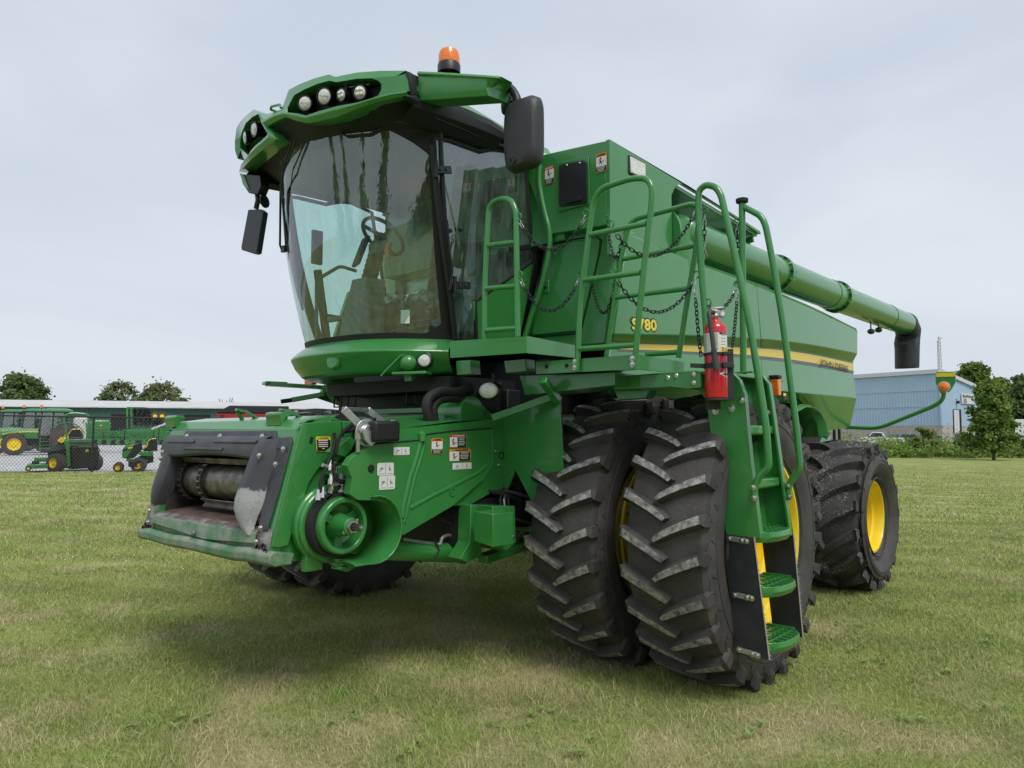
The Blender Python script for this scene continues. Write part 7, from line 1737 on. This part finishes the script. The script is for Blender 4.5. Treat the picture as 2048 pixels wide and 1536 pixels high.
def tractor(px, D, sc_, label, rz=0):
    g = G(px, D); t = empty('farm_tractor', g, TH - PHI(px) + math.pi + rz); t.scale = (sc_,) * 3; tag(t, label, 'tractor', 'tractors parked in the yard')
    # local x forward, y to the viewer is +y after the half turn
    m = MB(); hood = [[Vector((x, y, z)) for y, z in ((-.42, 1.0), (-.44, zt - .22), (-.30, zt - .02), (0, zt + .02), (.30, zt - .02), (.44, zt - .22), (.42, 1.0))] for x, zt in ((.15, 1.62), (.8, 1.60), (1.5, 1.54), (1.95, 1.44), (2.1, 1.25))]
    m.loft(hood, GREEN, cap=True); m.box((1.2, 0, .95), (1.5, .6, .35), BLACK); m.ext([Vector((2.1, y, z)) for y, z in ((-.4, 1.0), (-.42, 1.25), (.42, 1.25), (.4, 1.0))], (.1, 0, 0), BLACK); hd = m.build('hood', t, bev=.02)
    m = MB()
    for sy in (-1, 1):
        m.loft([[Vector((x, sy * .447, z + .03)), Vector((x, sy * .449, z - .03))] for x, z in ((.1, 1.40), (.8, 1.41), (1.5, 1.36), (1.95, 1.25))], YSTRIPE)
        m.ext([Vector((x, sy * .446, z)) for x, z in ((1.25, 1.05), (1.95, 1.02), (2.0, 1.2), (1.45, 1.30))], (0, sy * .004, 0), BLACK)
        for k in (0, 1): m.ext([Vector((x + k * .22, sy * .446, z)) for x, z in ((.85, 1.28), (.95, 1.28), (1.0, 1.12), (.92, 1.10))], (0, sy * .004, 0), BLACK)
    m.build('hood_stripe', hd, smooth=False)
    m = MB(); m.bar((-1.5, 0, .85), (1.7, 0, .85), .5, .4, BLACK); m.box((-.2, .62, .75), (.75, .35, .55), BLACK); m.box((-.2, -.62, .75), (.75, .35, .55), BLACK); m.build('chassis', t, bev=.03)
    m = MB(); 
    for a, b in (((.15, 1.15), (-.02, 2.68)), ((-1.3, 1.55), (-1.3, 2.68)), ((-.55, 1.2), (-.6, 2.68))):
        for sy in (-1, 1): m.bar((a[0], sy * .72, a[1]), (b[0], sy * .66, b[1]), .06, .06, BLACK)
    m.box((-.55, 0, 1.05), (1.3, 1.3, .25), BLACK); m.box((-.75, 0, 1.4), (.5, .5, .6), SEAT); m.bar((-.1, 0, 1.2), (-.25, 0, 1.7), .1, .12, BLACK); m.build('cab_frame', t, bev=.01)
    m = MB(); m.box((-.6, 0, 1.92), (1.32, 1.36, 1.46), TGLASS, taper=.93); m.build('cab_glass', t, smooth=False)
    m = MB(); m.loft([[Vector((x, y, z)) for y, z in ((-.80, 2.64), (-.78, zt), (0, zt + .05), (.78, zt), (.80, 2.64))] for x, zt in ((-1.6, 2.70), (-1.3, 2.79), (-.3, 2.79), (.18, 2.70))], GREEN, cap=True); m.ext([(-1.5, -.75, 2.64), (.14, -.75, 2.64), (.14, .75, 2.64), (-1.5, .75, 2.64)], (0, 0, -.06), BLACK)
    m.build('roof', t, bev=.02)
    for sy in (-1, 1):
        m = MB(); m.cyl((.05, sy * .55, 2.70), (.05, sy * .55, 2.88), .02, BLACK, 8); b = m.build('beacon', t); m = MB(); m.lathe((.05, sy * .55, 2.88), (0, 0, 1), [(0, .08), (.14, .075), (.17, .001)], AMBER, 14); m.build('lens', b)
        m = MB(); n = 14; m.loft([[Vector((-1.3 + math.cos(a) * r, sy * .78, .95 + math.sin(a) * r)), Vector((-1.3 + math.cos(a) * r, sy * 1.12, .95 + math.sin(a) * r))] for a, r in [(R(10 + 150 * k / n), 1.04) for k in range(n + 1)]], GREEN); m.build('mudguard', t, solid=.03)
        m = MB(); m.loft([[Vector((1.35 + math.cos(a) * .74, sy * .62, .66 + math.sin(a) * .74)), Vector((1.35 + math.cos(a) * .74, sy * .95, .66 + math.sin(a) * .74))] for a in [R(30 + 120 * k / 10) for k in range(11)]], GREEN); m.build('front_mudguard', t, solid=.02)
        simple_wheel(t, (-1.3, sy * .95, .93), .93, .45, .34, (0, sy, 0), True, 'rear_wheel'); simple_wheel(t, (1.35, sy * .82, .66), .66, .38, .36, (0, sy, 0), True, 'front_wheel')
    m = MB()
    for k in range(3): m.bar((-.45, 1.0, .38 + k * .22), (.05, 1.0, .38 + k * .22), .2, .03, GREEN)
    for x in (-.45, .05): m.bar((x, 1.0, .3), (x, .95, 1.05), .04, .12, GREEN)
    m.build('step_ladder', t)
    m = MB(); m.cyl((.28, -.3, 1.5), (.25, -.3, 2.2), .05, BLACK, 10); m.build('exhaust', t)
    m = MB(); m.box((2.13, .28, 1.3), (.06, .2, .14), LENS); m.build('headlight', t); m = MB(); m.box((2.13, -.28, 1.3), (.06, .2, .14), LENS); m.build('headlight', t)
    return t
tractor(87, 46, 1.0, 'nearest green tractor in the yard, its cab above the ride-on mower at the far left')
tractor(52, 51, 1.06, 'second green tractor, directly behind the nearest one with its hood to the left')
tractor(10, 56, 1.1, 'farthest green tractor, cut off by the left edge of the picture')
def mower_big():
    D = 25.9; k = KX(135, D); g = G(135, D); t = empty('ride_on_mower', g, TH - PHI(135)); tag(t, 'big green ride-on mower with a black rear hopper and a roll bar behind the fence', 'ride-on mower', 'ride-on mowers behind the fence')
    X = lambda px: (px - 135) * k; Z = lambda py: zpx(py, D) - g.z
    def bx_(x0, x1_, y0, y1, d0, d1, mt, m): m.box(((X(x0) + X(x1_)) / 2, (d0 + d1) / 2, (Z(y0) + Z(y1)) / 2), (abs(X(x1_) - X(x0)), d1 - d0, abs(Z(y0) - Z(y1))), mt)
    m = MB(); m.ext([Vector((X(a), -.1, Z(b))) for a, b in ((101, 905), (110, 890), (135, 884), (202, 890), (205, 925), (197, 936), (150, 938), (104, 930))], (0, .9, 0), BLACK); m.ext([Vector((X(a), -.2, Z(b))) for a, b in ((104, 903), (112, 887), (136, 884), (136, 897), (118, 903))], (0, .3, 0), GREY_PL); m.build('body', t, bev=.03)
    m = MB(); m.ext([Vector((X(a), -.45, Z(b))) for a, b in ((148, 893), (200, 893), (203, 925), (196, 934), (152, 934))], (0, .4, 0), BLACK); hp = m.build('rear_hopper', t, bev=.03)
    m = MB(); m.tube([Vector((X(a), -.5, Z(b))) for a, b in ((156, 932), (157, 896), (162, 893), (200, 893), (204, 898), (201, 930))], .02, BLACK, 6, fillet=.05); m.build('hopper_rail', hp)
    m = MB(); c = Vector((X(179), -.462, Z(901))); m.box(c, (.09, .01, .09), YSTRIPE); m.box(c + Vector((0, -.003, 0)), (.07, .01, .07), GREEN); m.box(c + Vector((0, -.006, -.005)), (.04, .01, .025), YSTRIPE); m.build('emblem', hp, smooth=False)
    m = MB(); bx_(133, 188, 878, 892, -.3, .7, GREEN, m); bx_(144, 190, 882, 888, -.32, -.28, GREY_PL, m); m.ext([Vector((X(a), -.34, Z(b))) for a, b in ((132, 880), (143, 880), (148, 930), (140, 935), (137, 900))], (0, .08, 0), GREEN); m.build('rear_fender', t, bev=.03)
    m = MB(); m.tube([Vector((X(a), -.2, Z(b))) for a, b in ((138, 880), (134, 850), (130, 838), (136, 828), (150, 826), (175, 828), (180, 832))], .03, GREEN, 8, fillet=.15); m.tube([Vector((X(a), .5, Z(b))) for a, b in ((180, 832), (182, 850), (178, 880))], .03, GREEN, 8, fillet=.1); m.build('roll_bar', t)
    m = MB(); bx_(141, 168, 858, 880, .1, .3, BLACK, m); bx_(141, 168, 874, 882, -.2, .3, BLACK, m); st = m.build('seat', t, bev=.04, seg=3); m = MB(); m.tube([Vector((X(a), .08, Z(b))) for a, b in ((141, 868), (147, 859), (164, 858), (168, 864))], .018, YELLOW, 6, fillet=.05); m.build('seat_trim', st)
    m = MB(); m.ext([Vector((X(a), -.3, Z(b))) for a, b in ((118, 882), (126, 873), (134, 880), (128, 886))], (0, .3, 0), YELLOW); m.tube([Vector((X(126), -.15, Z(878))), Vector((X(132), -.1, Z(868)))], .03, BLACK, 6); m.build('console', t, bev=.01)
    m = MB(); bx_(64, 104, 926, 934, -.7, .6, GREEN, m); bx_(76, 100, 914, 922, -.3, .3, GREEN, m); bx_(72, 86, 920, 928, -.4, 0, BLACK, m); m.build('mowing_deck', t, bev=.02); simple_wheel(t, (X(67), -.75, Z(933)), .09, .1, .04, (0, -1, 0), False, 'deck_wheel')
    simple_wheel(t, (X(119), -.42, .30 + Z(946) * 0), .31, .28, .17, Vector((-.72, -.7, 0)).normalized(), False, 'rear_wheel'); simple_wheel(t, (X(196), .1, .29), .29, .26, .16, Vector((.72, .6, 0)).normalized(), False, 'rear_wheel')
    return t
mower_big()
def mower_small():
    D = 25.8; k = KX(270, D); g = G(270, D); t = empty('lawn_tractor', g, TH - PHI(270)); tag(t, 'small green lawn tractor with a yellow trimmed black seat, beside the feeder opening', 'ride-on mower', 'ride-on mowers behind the fence')
    X = lambda px: (px - 270) * k; Z = lambda py: zpx(py, D) - g.z
    def poly(l, d0, dd_, mt, m): m.ext([Vector((X(a), d0, Z(b))) for a, b in l], (0, dd_, 0), mt)
    m = MB(); poly(((250, 897), (256, 890), (274, 888), (272, 902), (257, 917), (249, 914)), -.25, .5, GREEN, m); hd = m.build('hood', t, bev=.03)
    m = MB(); poly(((260, 893.5), (273, 892.5), (272, 896), (260, 897)), -.262, .01, YSTRIPE, m); poly(((250, 899), (258, 896), (262, 897), (252, 903)), -.262, .01, BLACK, m); m.build('hood_decal', hd, smooth=False)
    m = MB(); poly(((272, 890), (287, 885), (290, 898), (274, 915), (258, 917)), -.28, .5, BLACK, m); poly(((258, 917), (300, 918), (300, 922), (258, 922)), -.35, .7, GREEN, m); m.tube([Vector((X(281), -.1, Z(888))), Vector((X(284), -.1, Z(884)))], .03, BLACK, 6); m.tube([Vector((X(276), -.1, Z(886))), Vector((X(289), -.05, Z(883)))], .015, BLACK, 6); m.build('dash', t, bev=.02)
    m = MB(); poly(((280, 907), (284, 903), (310, 902), (312, 912), (290, 912)), -.45, .9, GREEN, m); poly(((282, 912), (312, 912), (312, 924), (296, 928)), -.3, .7, BLACK, m); m.build('rear_fender', t, bev=.02)
    m = MB(); poly(((289, 898), (298, 890), (303, 878), (318, 876), (320, 902), (292, 902)), -.2, .45, BLACK, m); st = m.build('seat', t, bev=.03); m = MB(); m.tube([Vector((X(a), -.21, Z(b))) for a, b in ((289, 898), (298, 893), (300, 882), (306, 878), (316, 877))], .016, YELLOW, 6, fillet=.04); m.build('seat_trim', st)
    m = MB(); c = Vector((X(279), -.27, Z(890))); m.box(c, (.08, .01, .05), ORANGED); m.box(c + Vector((0, 0, .05)), (.04, .01, .03), ORANGED); m.build('control_labels', t)
    m = MB(); poly(((262, 922), (285, 920), (290, 932), (262, 932)), -.5, 1.0, BLACK, m); m.build('mowing_deck', t, bev=.02)
    for y in (-.42, .42): simple_wheel(t, (X(243.5) + .0, y, .155), .16, .15, .09, Vector((-.45, -.9, 0)).normalized() if y < 0 else (0, 1, 0), False, 'front_wheel')
    for y in (-.42, .42): simple_wheel(t, (X(283), y, .23), .235, .25, .13, Vector((-.45, -.9, 0)).normalized() if y < 0 else (0, 1, 0), False, 'rear_wheel')
mower_small()
def implements():
    rg = random.Random(6)
    def mk(name, px, D, label, cat): g = G(px, D); t = empty(name, g, TH - PHI(px)); tag(t, label, cat, 'farm implements parked in the yard'); k = KX(px, D); return t, (lambda p: (p - px) * k), (lambda q: zpx(q, D) - g.z)
    t, X, Z = mk('tillage_implement', 290, 60, 'folded tillage implement with stacked black rolling baskets on a green upright frame', 'farm implement')
    m = MB()
    for x in (256, 264, 292): m.bar((X(x), 0, Z(816)), (X(x + 2), 0, Z(856)), .12, .12, GREEN)
    m.bar((X(256), 0, Z(816)), (X(290), 0, Z(816)), .12, .12, GREEN); m.bar((X(250), -.5, Z(862)), (X(340), -.5, Z(860)), .2, .3, GREEN); m.bar((X(262), .5, Z(876)), (X(345), .5, Z(872)), .2, .2, GREEN); m.build('frame', t)
    for r in range(6):
        m = MB(); z = Z(820 + r * 5.6)
        for k in range(22):
            x = X(270 + k * 2.7 + rg.uniform(-1, 1)) 
            if r < 2 and k > 12: continue
            rr_ = rg.uniform(.12, .2); m.lathe((x, -.3 + rg.uniform(-.2, .3), z + rg.uniform(-.04, .04)), (1, rg.uniform(-.3, .3), 0), [(-.03, rr_ * .6), (-.03, rr_), (.03, rr_), (.03, rr_ * .6)], RUBBER, 9)
        m.bar((X(268), -.25, z), (X(268 + 60 if r > 1 else 305), -.25, z), .05, .05, BLACK); m.build('rolling_basket', t)
    for x in (312, 326): simple_wheel(t, (X(x), -.8, Z(832)), .34, .22, .16, (0, -1, 0), False)
    m = MB(); m.bar((X(306), -1, Z(858)), (X(340), -1, Z(845)), .1, .14, TRIM); m.build('drawbar', t)
    t, X, Z = mk('seed_tank', 205, 56, 'green seed tank with a red and yellow slow vehicle emblem, behind the fence post', 'farm implement')
    m = MB(); m.ext([Vector((X(a), -.6, Z(b))) for a, b in ((180, 846), (188, 840), (222, 840), (225, 846), (224, 861), (182, 863))], (0, 1.4, 0), GREEN); m.build('tank', t, bev=.12, seg=3)
    m = MB(); c = Vector((X(205), -.62, Z(858))); m.add([c + Vector((-.09, 0, 0)), c + Vector((0, 0, -.11)), c + Vector((.09, 0, 0)), c + Vector((0, 0, .11))], [(0, 1, 2, 3)], REDD); c = Vector((X(205), -.62, Z(851))); m.add([c + Vector((-.09, 0, -.04)), c + Vector((.09, 0, -.04)), c + Vector((0, 0, .07))], [(0, 1, 2)], YSTRIPE); m.build('slow_vehicle_emblem', t, smooth=False)
    m = MB(); m.bar((X(180), 0, Z(866)), (X(228), 0, Z(861)), .15, .12, BLACK); m.bar((X(176), -.3, Z(846)), (X(180), -.3, Z(884)), .12, .12, GREEN); m.build('frame', t)
    t, X, Z = mk('tractor_sprayer', 165, 62, 'white tank with dark fittings standing behind the roll bar of the mower', 'farm implement'); m = MB(); m.lathe((X(165), 0, 0), (0, 0, 1), [(.3, .001), (.3, .55), (Z(838), .55), (Z(834), .35), (Z(833), .001)], TRIM, 24); m.build('tank', t); m = MB(); m.box((X(170), -.56, Z(843)), (.06, .04, .2), BLACK); m.build('valve', t)
    for q, (x0, x1_, D, lb) in enumerate(((182, 262, 52, 'green seeder frame with rows of openers behind the fence post'), (240, 345, 54, 'long green planter frame with black gauge wheels, left of the feeder house'))):
        t, X, Z = mk('planter_implement', (x0 + x1_) / 2, D, lb, 'farm implement'); m = MB()
        for z_, y_ in ((864, -.4), (872, .2), (879, -.6), (868, .8)): m.bar((X(x0), y_, Z(z_)), (X(x1_), y_ + .3, Z(z_ - 1)), .09, .12, GREEN)
        for k in range(9): x = rg.uniform(x0, x1_); m.bar((X(x), -.5, Z(862 + rg.uniform(-6, 4))), (X(x + rg.uniform(-2, 2)), -.4, Z(886)), .05, .05, GREEN if k % 3 else BLACK)
        for k in range(9): x = rg.uniform(x0, x1_ - 15); m.bar((X(x), rg.uniform(-.6, .6), Z(rg.uniform(860, 880))), (X(x + 14), rg.uniform(-.6, .6), Z(rg.uniform(858, 884))), .05, .06, GREEN)
        m.build('frame', t)
        for k in range(9):
            x = x0 + (x1_ - x0) * (k + .5) / 9; m = MB(); m.lathe((X(x), -.75, Z(884)), (.3, -1, 0), [(-.04, .001), (-.04, .17), (.04, .17), (.04, .001)], RUBBER if k % 2 else GREEN, 14); m.build('opener_disc', t)
implements()
def wagon():
    D = 42; g = G(505, D); t = empty('farm_wagon', g, TH - PHI(505)); tag(t, 'red farm wagon with a black roll tarp seen over the feeder house', 'wagon'); k = KX(505, D); X = lambda p: (p - 505) * k; Z = lambda q: zpx(q, D) - g.z
    RED = mat('wagon_red', (.28, .012, .018), .4, coat=.3)
    m = MB(); m.ext([Vector((X(a), -1.1, Z(b))) for a, b in ((436, 828), (575, 828), (560, 868), (450, 868))], (0, 2.4, 0), RED); m.build('box', t, bev=.02)
    m = MB(); m.ext([Vector((X(a), -1.15, Z(b))) for a, b in ((436, 827), (462, 813), (578, 813), (578, 827))], (0, 2.5, 0), BLACK); m.build('tarp', t, bev=.03)
    for x in (455, 550): simple_wheel(t, (X(x), -1.0, .5), .5, .35, .26, (0, -1, 0), False)
    m = MB(); m.bar((X(440), 0, .75), (X(570), 0, .75), .3, .2, BLACK); m.tube([Vector((X(446), -1.14, Z(840))), Vector((X(446), -1.14, Z(832))), Vector((X(450), -1.14, Z(832))), Vector((X(450), -1.14, Z(840)))], .02, BLACK, 5); m.build('undercarriage', t)
wagon()
